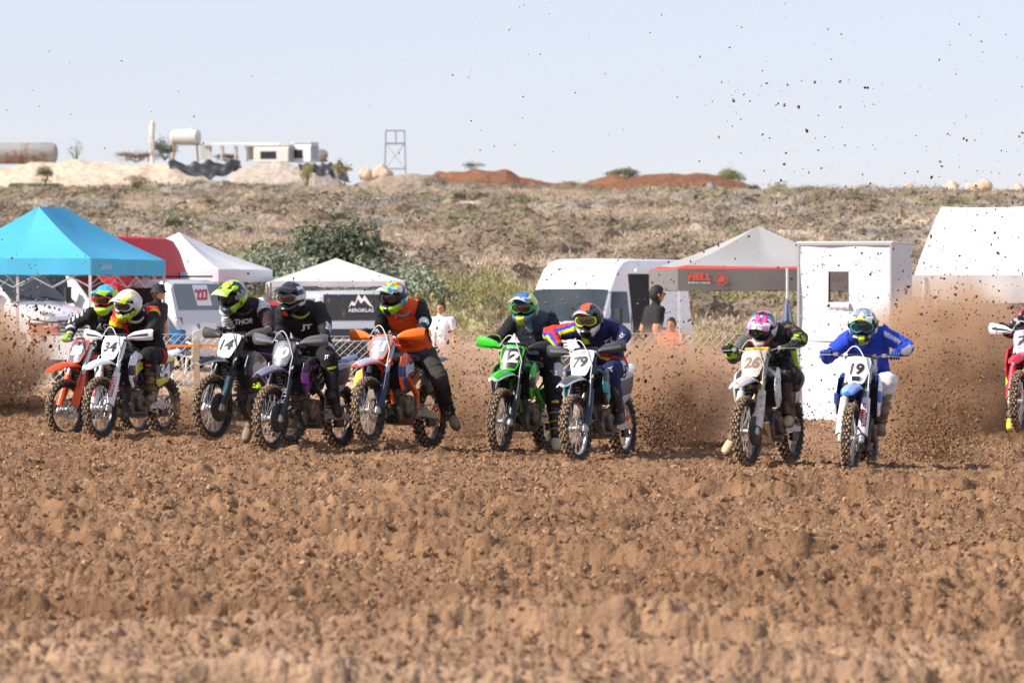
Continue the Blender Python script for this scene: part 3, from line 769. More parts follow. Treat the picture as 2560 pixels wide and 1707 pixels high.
M_TYRE = mat('tyre_rubber', (0.030, 0.024, 0.020), 0.85, dirt=0.42, dscale=14, dcol=(0.21, 0.135, 0.085), bump=.4, bscale=60)
M_KNOB = mat('muddy_tread', (0.34, 0.235, 0.15), 0.95, dirt=0.35, dscale=22, dcol=(0.10, 0.065, 0.045), bump=.5, bscale=70)
M_ALU = mat('aluminium', (0.55, 0.55, 0.55), 0.5, 0.8, dirt=.35, dscale=16)
M_STEEL = mat('steel', (0.42, 0.42, 0.42), 0.5, 0.9, dirt=.25, dscale=16)
M_SPOKE = mat('bright_spoke', (0.72, 0.72, 0.72), 0.35, 0.6)
M_SPOKED = mat('dull_spoke', (0.30, 0.27, 0.24), 0.5, 0.6)
M_BLKP = mat('black_plastic', (0.022, 0.022, 0.024), 0.42, dirt=.30)
M_BLK = mat('black_rubber', (0.02, 0.02, 0.02), 0.7, dirt=.15)
M_ENG = mat('engine_alloy', (0.10, 0.095, 0.09), 0.5, 0.6, dirt=.55, dscale=10)
M_RAD = mat('radiator_black', (0.012, 0.012, 0.013), 0.6, dirt=.1)
M_PIPE = mat('heat_stained_pipe', (0.45, 0.33, 0.22), 0.4, 0.8, dirt=.4)
M_MUD = mat('caked_mud', (0.24, 0.15, 0.09), 0.95, dirt=.4, dcol=(.14, .085, .05))
M_WHITEP = mat('white_plastic', (0.82, 0.82, 0.83), 0.35, dirt=.12)
M_BLACKINK = mat('black_print', (0.02, 0.02, 0.022), 0.6); M_WHITEINK = mat('white_print', (0.85, 0.85, 0.86), 0.6)
M_REDINK = mat('red_print', (0.55, 0.03, 0.045), 0.5); M_LIMEINK = mat('lime_print', (0.50, 0.75, 0.03), 0.6)


def gplastic(h, h2, d=.16, sc_=6.0, cut=.62):
    """plastic with a printed splash of a second colour"""
    nm = 'graphic_%s_%s' % (h, h2)
    if nm in MATS: return MATS[nm]
    m = mat(nm, h, .36, dirt=d, coat=.15); n, l = nodes_of(m)
    tc = n.new('ShaderNodeTexCoord'); mp = n.new('ShaderNodeMapping'); mp.inputs['Scale'].default_value = (1.0, 2.4, 3.2); mp.inputs['Rotation'].default_value = (0, .5, 0); l.new(tc.outputs['Object'], mp.inputs[0])
    vz = n.new('ShaderNodeTexWave'); vz.bands_direction = 'DIAGONAL'; vz.inputs['Scale'].default_value = 0.55; vz.inputs['Distortion'].default_value = 1.2; vz.inputs['Detail'].default_value = 0; l.new(mp.outputs[0], vz.inputs['Vector'])
    mr = n.new('ShaderNodeMapRange'); mr.inputs[1].default_value = cut; mr.inputs[2].default_value = cut + .012; l.new(vz.outputs['Fac'], mr.inputs[0])
    mx = n.new('ShaderNodeMix'); mx.data_type = 'RGBA'; mx.inputs[6].default_value = (*lin(h), 1); mx.inputs[7].default_value = (*lin(h2), 1); l.new(mr.outputs[0], mx.inputs[0])
    for k in n:
        if k.type == 'MIX' and k.data_type == 'RGBA' and k != mx: l.new(mx.outputs[2], k.inputs[6]); break
    return m


def plastic(h, d=.16): return mat('plastic_' + h + '_%d' % (d * 100), h, 0.36, dirt=d, coat=.15)


def make_bike(label, M, steer, c, num, **o):
    """c: colours - fender, tip, plate, rim_plate, shroud, shroud2, guard, fork, hand, frame, panel, seat"""
    t = thing('motocross_bike', None, label, 'motorcycle', 'motocross bikes on the start straight', M=M)
    S = steer_matrix(steer)
    def g(k, d='#1b1b1d'):
        h = c.get(k, d)
        if k in o.get('gfx', {}): return gplastic(h, o['gfx'][k], o.get('dirt', .16))
        return plastic(h, o.get('dirt', .16))
    def P(name, key, mats, par=None, MM=None): return put(name, BM[key], mats if isinstance(mats, list) else [mats], par or t, None, MM)
    dk = mat('dirty_' + c.get('fork', '#c9c9c9'), c.get('fork', '#c9c9c9'), .32, .55, dirt=.22)
    rimm = plastic(c.get('rim', '#17181a'), .3) if not o.get('alurim') else M_ALU
    spk = M_SPOKE if o.get('bright', True) else M_SPOKED
    fw = P('front_wheel', ('f', 'hub'), M_ALU, MM=S @ Matrix.Translation(AX) @ Matrix.Rotation(random.random() * 6, 4, 'Y'))
    tyr = [M_TYRE, M_KNOB]
    P('tyre', ('f', 'tyre'), tyr, fw); P('rim', ('f', 'rim'), rimm, fw); P('spokes', ('f', 'spokes'), spk, fw); P('brake_disc', ('f', 'brake_disc'), M_STEEL, fw)
    rw = P('rear_wheel', ('r', 'hub'), M_ALU, MM=Matrix.Translation(RX) @ Matrix.Rotation(random.random() * 6, 4, 'Y'))
    P('tyre', ('r', 'tyre'), tyr, rw); P('rim', ('r', 'rim'), rimm, rw); P('spokes', ('r', 'spokes'), spk, rw); P('brake_disc', ('r', 'brake_disc'), M_STEEL, rw, Matrix.Scale(-1, 4, (0, 1, 0)))
    P('sprocket', 'sprocket', plastic(c.get('sprocket', '#2a2a2a'), .3), MM=Matrix.Translation(RX))
    for sd in 'lr':
        f = P('fork_leg', 'fork_' + sd, dk, MM=S); P('slider', 'slider_' + sd, M_STEEL, f); P('axle_lug', 'lug_' + sd, M_ALU, f)
        gd = P('fork_guard', 'guard_' + sd, g('guard'), MM=S)
        txt = o.get('guard_text')
        if txt and (sd == 'l' or o.get('both')):
            y = .106 if sd == 'l' else -.106; qa = R(14 if sd == 'l' else -4)
            def gfn(u, v, y=y, qa=qa):
                q = qa + v / .047; return fk(.245 + u, math.cos(q) * .0515 - .002, y + math.sin(q) * .0525 * (1 if True else 1))
            if o.get('guard_box'):
                bx = MB().sheet(lambda a, b: gfn(-.125 + .25 * a, -.026 + .052 * b) + FWV * .001, 10, 6, .001).build('sticker', M_REDINK if o['guard_box'] is True else o['guard_box'], gd)
            decal(gd, 'lettering', txt, o.get('gsize', .030), o.get('gink', M_WHITEINK), lambda u, v: gfn(u, -v) + FWV * .0035, bold=.02, width=o.get('gwidth', .22), sub=1)
    P('axle', 'axle', M_STEEL, MM=S); P('triple_clamp', 'clamps', g('clamp', '#2b2b2d'), MM=S); P('brake_caliper', 'caliper', M_BLK, MM=S)
    P('front_fender', 'fender_f', [g('fender'), g('tip', c['fender'])], MM=S)
    pl = P('number_plate', 'plate', [g('plate', '#e8e8e8'), g('rim_plate', c.get('plate', '#e8e8e8'))], MM=S)
    ink = o.get('ink', M_BLACKINK)
    def pfn(u, v, f=.0065): return fk(.715 + v, .092 - 2.3 * u * u + .012 * math.sin(3.14 * min(1, max(0, (v + .15) / .30))) + f, u)
    if num: decal(pl, 'race_number', num, .130, ink, lambda u, v: pfn(u, v + .005), bold=.045, shear=o.get('nshear', 0.12), width=o.get('nwidth', .165), sub=1)
    for body, dv, hh, wdt, im in o.get('plate_text', []):
        decal(pl, 'lettering', body, hh, im, lambda u, v, dv=dv: pfn(u, v + dv), bold=.02, width=wdt, sub=1)
    if o.get('lamp'): P('lamp', 'lamp', M_BLKP, pl)
    hb = P('handlebar', 'handlebar', mat('bar_metal', (.16, .16, .17), .4, .8, dirt=.2), MM=S)
    pad = P('bar_pad', 'pad', plastic(c.get('pad', '#222224'), .2), hb)
    if o.get('pad_text'):
        xp = None
        z17 = fk(.885, -.02).z + .0265; xq = fk(.885, -.02).x - .008
        decal(hb, 'lettering', o['pad_text'], .026, M_WHITEINK, lambda u, v: (xq + .046, u, z17 + v + .002), bold=.02, width=.19)
    for sd in 'lr':
        P('grip', 'grip_' + sd, M_BLK, hb); P('lever', 'lever_' + sd, M_STEEL, hb)
        if o.get('guards', True):
            hgm = g('hand_' + sd, c.get('hand', '#1b1b1d'))
            h = P('hand_guard', 'guard_h' + sd, [hgm, plastic(c.get('hand2', c.get('hand_' + sd, c.get('hand', '#1b1b1d'))), .2)], MM=S); P('guard_bracket', 'guard_arm_' + sd, M_BLK, h)
    P('brake_hose', 'hose', g('hose', '#d8d8d8'), MM=S)
    for sd in 'lr':
        P('radiator_shroud', 'shroud_' + sd, [g('shroud'), g('shroud2', c.get('shroud', '#1b1b1d'))]); P('radiator', 'radiator_' + sd, M_RAD)
        pn = P('side_panel', 'panel_' + sd, g('panel'))
        if o.get('side_num') and sd == 'l':
            decal(pn, 'race_number', o['side_num'], .19, o.get('sink', M_WHITEINK), lambda u, v: (-.50 - u * .95, .158 + .002, .755 + v * .9 - u * .1), bold=.05, width=.26)
        P('swingarm', 'swing_' + sd, M_ALU); P('foot_peg', 'peg_' + sd, M_STEEL)
    P('fuel_tank', 'tank', g('tank', c.get('panel', '#1b1b1d'))); P('seat', 'seat', mat('seat_cover', (.018, .018, .02), .8, dirt=.25)); P('rear_fender', 'fender_r', g('tail', c.get('fender', '#1b1b1d')))
    P('frame', 'frame', plastic(c.get('frame', '#333336'), .35)); P('engine', 'engine', M_ENG); P('skid_plate', 'skid', M_MUD if o.get('muddy') else M_BLKP)
    P('exhaust_pipe', 'header', M_PIPE); P('muffler', 'muffler', M_ALU); P('chain', 'chain', M_STEEL); P('chain_guide', 'chain_guide', M_BLKP)
    if o.get('disc_guard'): P('disc_guard', 'disc_guard', M_BLKP, MM=S)
    return t, S


BIKES = {}


def add_bike(key, label, ax, D, head, pitch, roll, steer, c, num, **o):
    M = bike_matrix(ax, D, head, pitch, roll)
    t, S = make_bike(label, M, steer, c, num, **o)
    rb = M @ RX; fb = M @ AX
    print('BIKE', key, 'front axle %.2f tyre %.3f ground %.3f | rear tyre %.3f ground %.3f' % (fb.y, fb.z - .352, gz1(fb.x, fb.y), rb.z - .342, gz1(rb.x, rb.y)))
    BIKES[key] = (M, S, D, head)


W, K = '#e9e9ec', '#19191b'
add_bike('88', 'orange bike with number 88 on a grey plate, half behind the white bike', (165, 1023), 60.0, 30, 0, 0, -4,
         dict(fender='#f4571c', plate='#5d6475', rim_plate='#f4571c', shroud='#f4571c', shroud2='#e9e9ec', guard='#f4571c', fork='#d9d9dc', frame='#e0501a', panel='#f4571c', hose='#222222', seat=K),
         '88', gfx=dict(shroud='#e6e3e0', panel='#22232a'), guards=False, ink=M_WHITEINK, bright=False, plate_text=[('KONI', .115, .022, .10, M_REDINK)])
add_bike('34', 'white bike with number 34, white hand guards and red stickers on its fork', (250, 1019), 58.2, 25, 0, 0, 0,
         dict(fender=W, plate=W, rim_plate=W, shroud=W, shroud2='#1d2740', guard=W, fork='#d9d9dc', hand=W, hand2='#3a3b3e', frame='#23304f', panel='#1d2740', tail=W, hose=W),
         '34', gfx=dict(shroud='#1d2740', panel='#d9dc4a', shroud2='#c9cc3a'), ink=M_BLACKINK, guard_text='RINALDI', guard_box=True, both=True, side_num='34', plate_text=[('KONI', -.095, .02, .08, M_REDINK)])
add_bike('14', 'black and white bike with number 14, teal fork sticker and dark hand guards', (531, 1018), 55.3, 31, 3.4, 0, 0,
         dict(fender=K, tip='#9c988f', plate='#e4e4e2', rim_plate='#e4e4e2', shroud=K, shroud2='#2a2c30', guard='#2a2c2e', fork='#3a3f45', hand='#3a3733', frame='#4a4a4c', panel=K, hose=K),
         '14', gfx=dict(shroud='#4a4c50', shroud2='#d0d0cc'), disc_guard=True, bright=True, dirt=.25, guard_text='MAXXIS', gsize=.026, guard_box=mat('teal_sticker', '#3f9aa0', .5, dirt=.1), plate_text=[('FACTORY', -.105, .02, .11, mat('teal_print', '#39b7b5', .5))])
add_bike('10', 'dark grey and purple bike with number 10 and white lettering on its fork guards', (676, 1045), 54.0, 27, 0, 0, 2,
         dict(fender='#232227', tip='#a83bb0', plate='#77767f', rim_plate='#4a4950', shroud='#1c1b20', shroud2='#7d2a86', guard='#17171b', fork='#24262c', hand='#55555a', hand2='#7a7a7e', frame='#2a2a2e', panel='#2c1a33', tail='#5f6f9e', hose='#c9c9cc'),
         '10', gfx=dict(fender='#8a829a', shroud='#8d3a98', panel='#c9c6d2', shroud2='#17161a', tip='#1d1b22'), ink=M_WHITEINK, disc_guard=True, guard_text='KTM', gsize=.04, gwidth=.17, dirt=.22)
add_bike('71', 'orange and dark blue bike with number 71 and large orange hand guards', (921, 1025), 54.3, 25, 3.3, 1, 0,
         dict(fender='#2c2b4a', tip='#e2501a', plate='#8f9199', rim_plate='#ef5a1c', shroud='#ef5a1c', shroud2='#3a3a80', guard='#1f2240', fork='#a9acb3', hand='#f7751f', frame='#ef5a1c', panel='#6d6f76', sprocket='#ef5a1c', hose='#dedede', rim='#1a1a1e', clamp='#ef5a1c', pad='#1c1c1e'),
         '71', gfx=dict(fender='#b9bcd6', shroud='#3a3a80', panel='#33343a', shroud2='#d9d9e2'), ink=M_WHITEINK, side_num='71', pad_text='RENTHAL')
add_bike('12', 'bright green bike with a white number 12 and a green hand guard on one side', (1251, 1053), 54.8, 20, 0, -2, 2,
         dict(fender='#35c127', tip='#f0f0f0', plate='#1f2a1f', rim_plate='#35c127', shroud='#35c127', shroud2='#1b1b1d', guard='#202422', fork='#17181a', hand_r='#35c127', hand_l='#26282a', frame='#26a51d', panel='#2cae20', hose='#d8d8d8'),
         '12', gfx=dict(shroud='#1c1d1e', panel='#1c1d1e', shroud2='#e0e2e0'), ink=M_WHITEINK, nwidth=.18, plate_text=[('MONSTER', .115, .018, .12, M_WHITEINK)])
add_bike('79', 'black bike with a white plate reading 79 and dark grey hand guards', (1440, 1071), 53.2, 20, 0, 2, -4,
         dict(fender='#26272b', tip='#c9cbd0', plate='#eeeeef', rim_plate='#eeeeef', shroud='#1c1d20', shroud2='#32a3b0', guard='#1f2a3a', fork='#3a3d44', hand='#3c3c3e', hand2='#6a6a6c', frame='#3a3a3e', panel='#20304f', tail='#cfd3da', hose='#dcdcdc', sprocket='#e0531c'),
         '79', gfx=dict(shroud='#2f8f9c', panel='#b9bcc4', fender='#55585e'), ink=mat('faded_black', '#44454a', .6), dirt=.15, alurim=True, plate_text=[('TURF', .115, .018, .10, M_BLACKINK)])
add_bike('26', 'mud-caked white bike with a smeared number plate and yellow bar pad', (1867, 1078), 51.5, 20, 0, 1, -3,
         dict(fender='#dcd7d0', tip='#d8d8e2', plate='#c9bfb2', rim_plate='#c9bfb2', shroud='#e2dfda', shroud2='#d0cdd8', guard='#d3cdc2', fork='#9a958e', frame='#4a4a4e', panel='#dcd8d4', tail='#e6e6e8', hose='#d5c9a0', pad='#e0b43a'),
         '26', ink=mat('smeared_print', '#8a7461', .8), guards=False, disc_guard=True, dirt=.42, muddy=True)
add_bike('19', 'blue and white bike with a white plate reading 19 above a small lamp', (2128, 1096), 51.0, 11, 0, -3, -3,
         dict(fender='#2f63c9', tip='#3d74d8', plate='#eeeef0', rim_plate='#eeeef0', shroud='#f0f0f2', shroud2='#1f3fa0', guard='#dcdce2', fork='#9a9a9c', frame='#2447b0', panel='#1f3fa0', hose='#f0f0f0'),
         '19', gfx=dict(shroud='#2f63c9', fender='#8db0ea', panel='#d9dcec', shroud2='#dfe4f2'), guards=False, guard_text='RINALDI', guard_box=True, lamp=True, nwidth=.15)
add_bike('red', 'red bike with a white hand guard, cut off by the right edge', (2548, 1003), 58.5, 18, 0, 0, 0,
         dict(fender='#d51d3c', tip='#d51d3c', plate='#d7cfe2', rim_plate='#b48fd0', shroud='#d51d3c', shroud2='#c52a5a', guard='#d51d3c', fork='#8a8a8e', hand=W, hand2='#33343a', frame='#b51a33', panel='#d51d3c', hose='#d8d8d8'),
         '7', guards=True)
# ------------------------------------------------------------------ people
def ik(a, b, l1, l2, pole):
    d = b - a; L = d.length
    if L > (l1 + l2) * .995: k = L / ((l1 + l2) * .995); l1 *= k; l2 *= k
    n = d.normalized(); x = (l1 * l1 - l2 * l2 + L * L) / (2 * L); h = math.sqrt(max(0, l1 * l1 - x * x))
    p = pole - a; p = p - n * p.dot(n); p = p.normalized() if p.length > 1e-4 else Vector((0, 0, -1))
    return a + n * x + p * h


def body_mesh(J, voxel=.013, scale=1.0, folds=.021, bulk=1.0, hands=False):
    """one continuous clothed body from joint positions; returns mesh and the segments used to print it"""
    mb = MB(); k = scale
    pel, che, nek, hed = J['pelvis'], J['chest'], J['neck'], J['head']
    rt = (J['shR'] - J['shL']).normalized(); rp = (J['hipR'] - J['hipL']).normalized()
    def ring(c, r, up, hw, hd):
        r = (r - up * r.dot(up)).normalized(); f = up.cross(r)
        return [c + r * hw * math.copysign(abs(math.cos(q)) ** .85, math.cos(q)) + f * hd * math.copysign(abs(math.sin(q)) ** .85, math.sin(q)) for q in [2 * math.pi * j / 16 for j in range(16)]]
    up1 = (che - pel).normalized(); up2 = (nek - che).normalized()
    mid = (pel + che) * .5 + J.get('bend', Vector((0, 0, 0)))
    sp = []
    for c, r, u, hw, hd in ((pel - up1 * .13, rp, up1, .10, .09), (pel - up1 * .08, rp, up1, .165, .125), (pel, rp, up1, .175, .13), (pel.lerp(mid, .6), rp, up1, .165, .118), (mid, (rt + rp), up1, .168, .116),
                            (mid.lerp(che, .6), rt, up1, .185, .128), (che, rt, (up1 + up2), .195, .125), (che.lerp(nek, .45), rt, up2, .165, .105), (che.lerp(nek, .75), rt, up2, .105, .085), (nek, rt, up2, .068, .068)):
        sp.append(ring(c, r, u.normalized(), hw * k * bulk, hd * k * bulk))
    mb.loft(sp)
    mb.tube([nek - up2 * .05 * k, nek.lerp(hed, .6)], .062 * k, 10, dome=True)
    segs = [('torso', pel, che.lerp(nek, .5), .16 * k), ('neck', nek, hed, .06 * k)]
    for s in 'LR':
        sh, el, ha = J['sh' + s], J['el' + s], J['ha' + s]; hp, kn, an = J['hip' + s], J['kn' + s], J['an' + s]
        inn = che.lerp(nek, .35)
        mb.tube([inn.lerp(sh, .45), sh, sh.lerp(el, .5), el], [.085 * k, .083 * k, .070 * k * bulk, .060 * k * bulk], 12, dome=True)
        mb.tube([el, el.lerp(ha, .35), el.lerp(ha, .9)], [.059 * k * bulk, .058 * k * bulk, .038 * k], 12, dome=True)
        mb.tube([pel.lerp(hp, .7), hp.lerp(kn, .12), hp.lerp(kn, .55), kn], [.105 * k, .108 * k * bulk, .092 * k * bulk, .078 * k * bulk], 12, dome=True)
        mb.tube([kn, kn.lerp(an, .3), kn.lerp(an, .85)], [.077 * k * bulk, .074 * k * bulk, .052 * k], 12, dome=True)
        segs += [('uarm' + s, sh, el, .07 * k), ('farm' + s, el, ha, .05 * k), ('thigh' + s, hp, kn, .095 * k), ('shin' + s, kn, an, .065 * k)]
    me = mb.mesh('body_base', 1, False)
    ob = bpy.data.objects.new('tmp', me); COL.objects.link(ob)
    md = ob.modifiers.new('r', 'REMESH'); md.mode = 'VOXEL'; md.voxel_size = voxel
    m2 = ob.modifiers.new('s', 'SMOOTH'); m2.factor = .5; m2.iterations = 5
    dg = bpy.context.evaluated_depsgraph_get(); dg.update()
    out = bpy.data.meshes.new_from_object(ob.evaluated_get(dg)); bpy.data.objects.remove(ob); bpy.data.meshes.remove(me)
    n = len(out.vertices); co = np.empty(n * 3, np.float32); out.vertices.foreach_get('co', co); co = co.reshape(-1, 3)
    no = np.empty(n * 3, np.float32); out.vertices.foreach_get('normal', no); no = no.reshape(-1, 3)
    # nearest segment for every vertex
    best = np.full(n, 1e9); idx = np.zeros(n, int); tt = np.zeros(n)
    for i, (nm, a, b, r) in enumerate(segs):
        a_ = np.array(a); d = np.array(b) - a_; t = np.clip(((co - a_) @ d) / (d @ d), 0, 1); dist = np.linalg.norm(co - (a_ + t[:, None] * d), axis=1) / r
        if nm == 'torso': dist *= .92
        m_ = dist < best; best[m_] = dist[m_]; idx[m_] = i; tt[m_] = t[m_]
    # cloth folds: ridged noise squeezed along the limb, strongest near the joints
    for v in range(n):
        nm, a, b, r = segs[idx[v]]; d = (b - a).normalized(); p = Vector(co[v].tolist())
        al = d * p.dot(d); q = (p - al) * 5.0 + al * 15.0
        q2 = (p - al) * 11 + al * 26
        f = (1 - 2 * abs(noise.noise(q))) * .65 + (1 - 2 * abs(noise.noise(q2))) * .35
        t = tt[v]; w_ = .55 + .9 * abs(t - .5) if nm != 'torso' else .5 + .8 * (1 - t)
        if nm == 'neck': w_ = 0
        co[v] += no[v] * (f * folds * w_)
    out.vertices.foreach_set('co', co.ravel()); out.update()
    out.shade_smooth()
    return out, segs, co, no, idx, tt


def paint(me, co, no, segs, idx, tt, J, fn):
    """print the cloth: fn(segment, t along it, u across +left, w front +, position, normal) -> linear colour"""
    n = len(co); col = np.ones((n, 4), np.float32)
    lt = (J['shL'] - J['shR']).normalized(); up = (J['neck'] - J['pelvis']).normalized(); fr = lt.cross(up).normalized()
    pel = J['pelvis']
    for v in range(n):
        nm, a, b, r = segs[idx[v]]; p = Vector(co[v].tolist()); nn = Vector(no[v].tolist())
        q = p - a.lerp(b, float(tt[v]))
        u = q.dot(lt) / .17 if nm == 'torso' else nn.dot(lt)
        col[v, :3] = fn(nm, float(tt[v]), u, nn.dot(fr), p, nn)
    a = me.attributes.new('Col', 'FLOAT_COLOR', 'POINT'); a.data.foreach_set('color', col.ravel())
    return lt, up, fr


def glove_mesh(grip, axis, wrist, size=1.0):
    """closed hand: palm behind the bar, four fingers curled over it, thumb underneath"""
    mb = MB(); ax = axis.normalized(); w_ = (wrist - grip); w_ = (w_ - ax * w_.dot(ax)).normalized(); up = ax.cross(w_)
    if up.z < 0: up = -up
    k = size
    mb.tube([wrist, grip + w_ * .055 * k + up * .012, grip + w_ * .026 * k + up * .010], [.036 * k, .043 * k, .040 * k], 10, flat=.8, dome=True)
    for i, (o_, ln) in enumerate(((-.036, .9), (-.013, 1.0), (.011, .96), (.034, .82))):
        b = grip + ax * o_ * k
        mb.tube([b + w_ * .030 * k + up * .020 * k, b + up * .034 * k + w_ * .002, b - w_ * .030 * k * ln + up * .020 * k, b - w_ * .034 * k * ln - up * .008, b - w_ * .018 * k * ln - up * .028 * k], [.0125 * k, .0125 * k, .0115 * k, .011 * k, .0095 * k], 8, dome=True)
    sgn = -1 if True else 1
    th = grip + ax * .045 * k * sgn
    mb.tube([grip + w_ * .045 * k + ax * .030 * sgn * k, th + w_ * .012 * k - up * .022 * k, th - w_ * .014 * k - up * .030 * k], [.016 * k, .0135 * k, .011 * k], 8, dome=True)
    return mb


def boot(parent, knee, ank, toe, side_v, mats, toe_m=None, buck=True):
    """tall motocross boot: shaft, ankle, foot with sole, straps as sub-parts"""
    d = (knee - ank).normalized(); f = (toe - ank); f = f.normalized()
    top = ank + d * .30; heel = ank - f * .055 - d * .065; mb = MB()
    fr = (f - d * f.dot(d)).normalized()
    mb.tube([top + fr * .005, ank + d * .22, ank + d * .10, ank, ank - d * .035], [.083, .086, .076, .070, .066], 14, flat=.86, up=fr, dome=True)
    sole_d = (d - f * d.dot(f)).normalized()
    def fr_ring(c, hw, hh): s = f.cross(sole_d).normalized(); return [c + s * hw * math.cos(q) + sole_d * hh * math.sin(q) for q in [2 * math.pi * j / 12 for j in range(12)]]
    b0 = ank - sole_d * .062
    rings = [fr_ring(b0 - f * .085, .024, .026), fr_ring(b0 - f * .075 + sole_d * .01, .040, .046), fr_ring(b0 + sole_d * .015, .050, .060), fr_ring(b0 + f * .08 + sole_d * .004, .054, .052), fr_ring(b0 + f * .15 - sole_d * .008, .055, .042), fr_ring(b0 + f * .20 - sole_d * .014, .045, .034), fr_ring(b0 + f * .222 - sole_d * .018, .022, .018)]
    mb.loft(rings[:4], 0); mb.loft(rings[3:], 1)
    bt = mb.build('boot', [mats[0], toe_m or mats[0]], parent)
    sb = MB(); s = f.cross(sole_d).normalized()
    out = [(-.09, .030), (-.09, -.030), (-.05, -.044), (.05, -.046), (.13, -.054), (.19, -.044), (.228, -.018), (.228, .018), (.19, .044), (.13, .054), (.05, .046), (-.05, .044)]
    sb.loft([[b0 + f * a + s * b - sole_d * z for a, b in out] for z in (.030, .052)]); sb.build('sole', mats[1], bt)
    if buck:
        for z in (.20, .10, .015):
            q = ank + d * z; st = MB(); st.tube([q + fr * .077 * math.cos(a) + s * .066 * math.sin(a) for a in [R(x) for x in range(-90, 91, 22)]], [.003] + [.007] * 7 + [.003], 6, flat=1.8); st.build('strap', mats[2], bt)
    cf = MB(); cf.tube([top + fr * .004 + d * .005, top + d * .045 + fr * .004], [.088, .090], 14, up=fr, flat=.88); cf.build('cuff', mats[3] if len(mats) > 3 else mats[2], bt)
    return bt


def s01(a, b, x): t = min(1, max(0, (x - a) / (b - a))); return t * t * (3 - 2 * t)


def helmet_point(th, ph):
    """off-road helmet: th azimuth from the front, ph elevation; a chin bar juts out, the eye port is sunk"""
    a = abs(th); cb = math.cos(ph)
    base = Vector((math.cos(th) * cb * (.135 if a < R(90) else .158), math.sin(th) * cb * .126, math.sin(ph) * .142))
    r = base.length
    chin = s01(R(62), R(26), a) * s01(R(-62), R(-48), ph) * s01(R(-14), R(-26), ph)
    r += .060 * chin * (1 - .35 * s01(0, R(45), a))
    port = s01(R(62), R(52), a) * s01(R(-22), R(-15), ph) * s01(R(26), R(19), ph)
    r -= .024 * port
    brow = s01(R(70), R(55), a) * s01(R(20), R(27), ph) * s01(R(50), R(38), ph); r += .010 * brow
    crest = math.exp(-((a - R(38)) / R(9)) ** 2) * s01(R(30), R(60), ph); r += .005 * crest
    side = math.exp(-((a - R(100)) / R(30)) ** 2) * math.exp(-((ph + R(25)) / R(14)) ** 2); r += .007 * side
    return base.normalized() * r


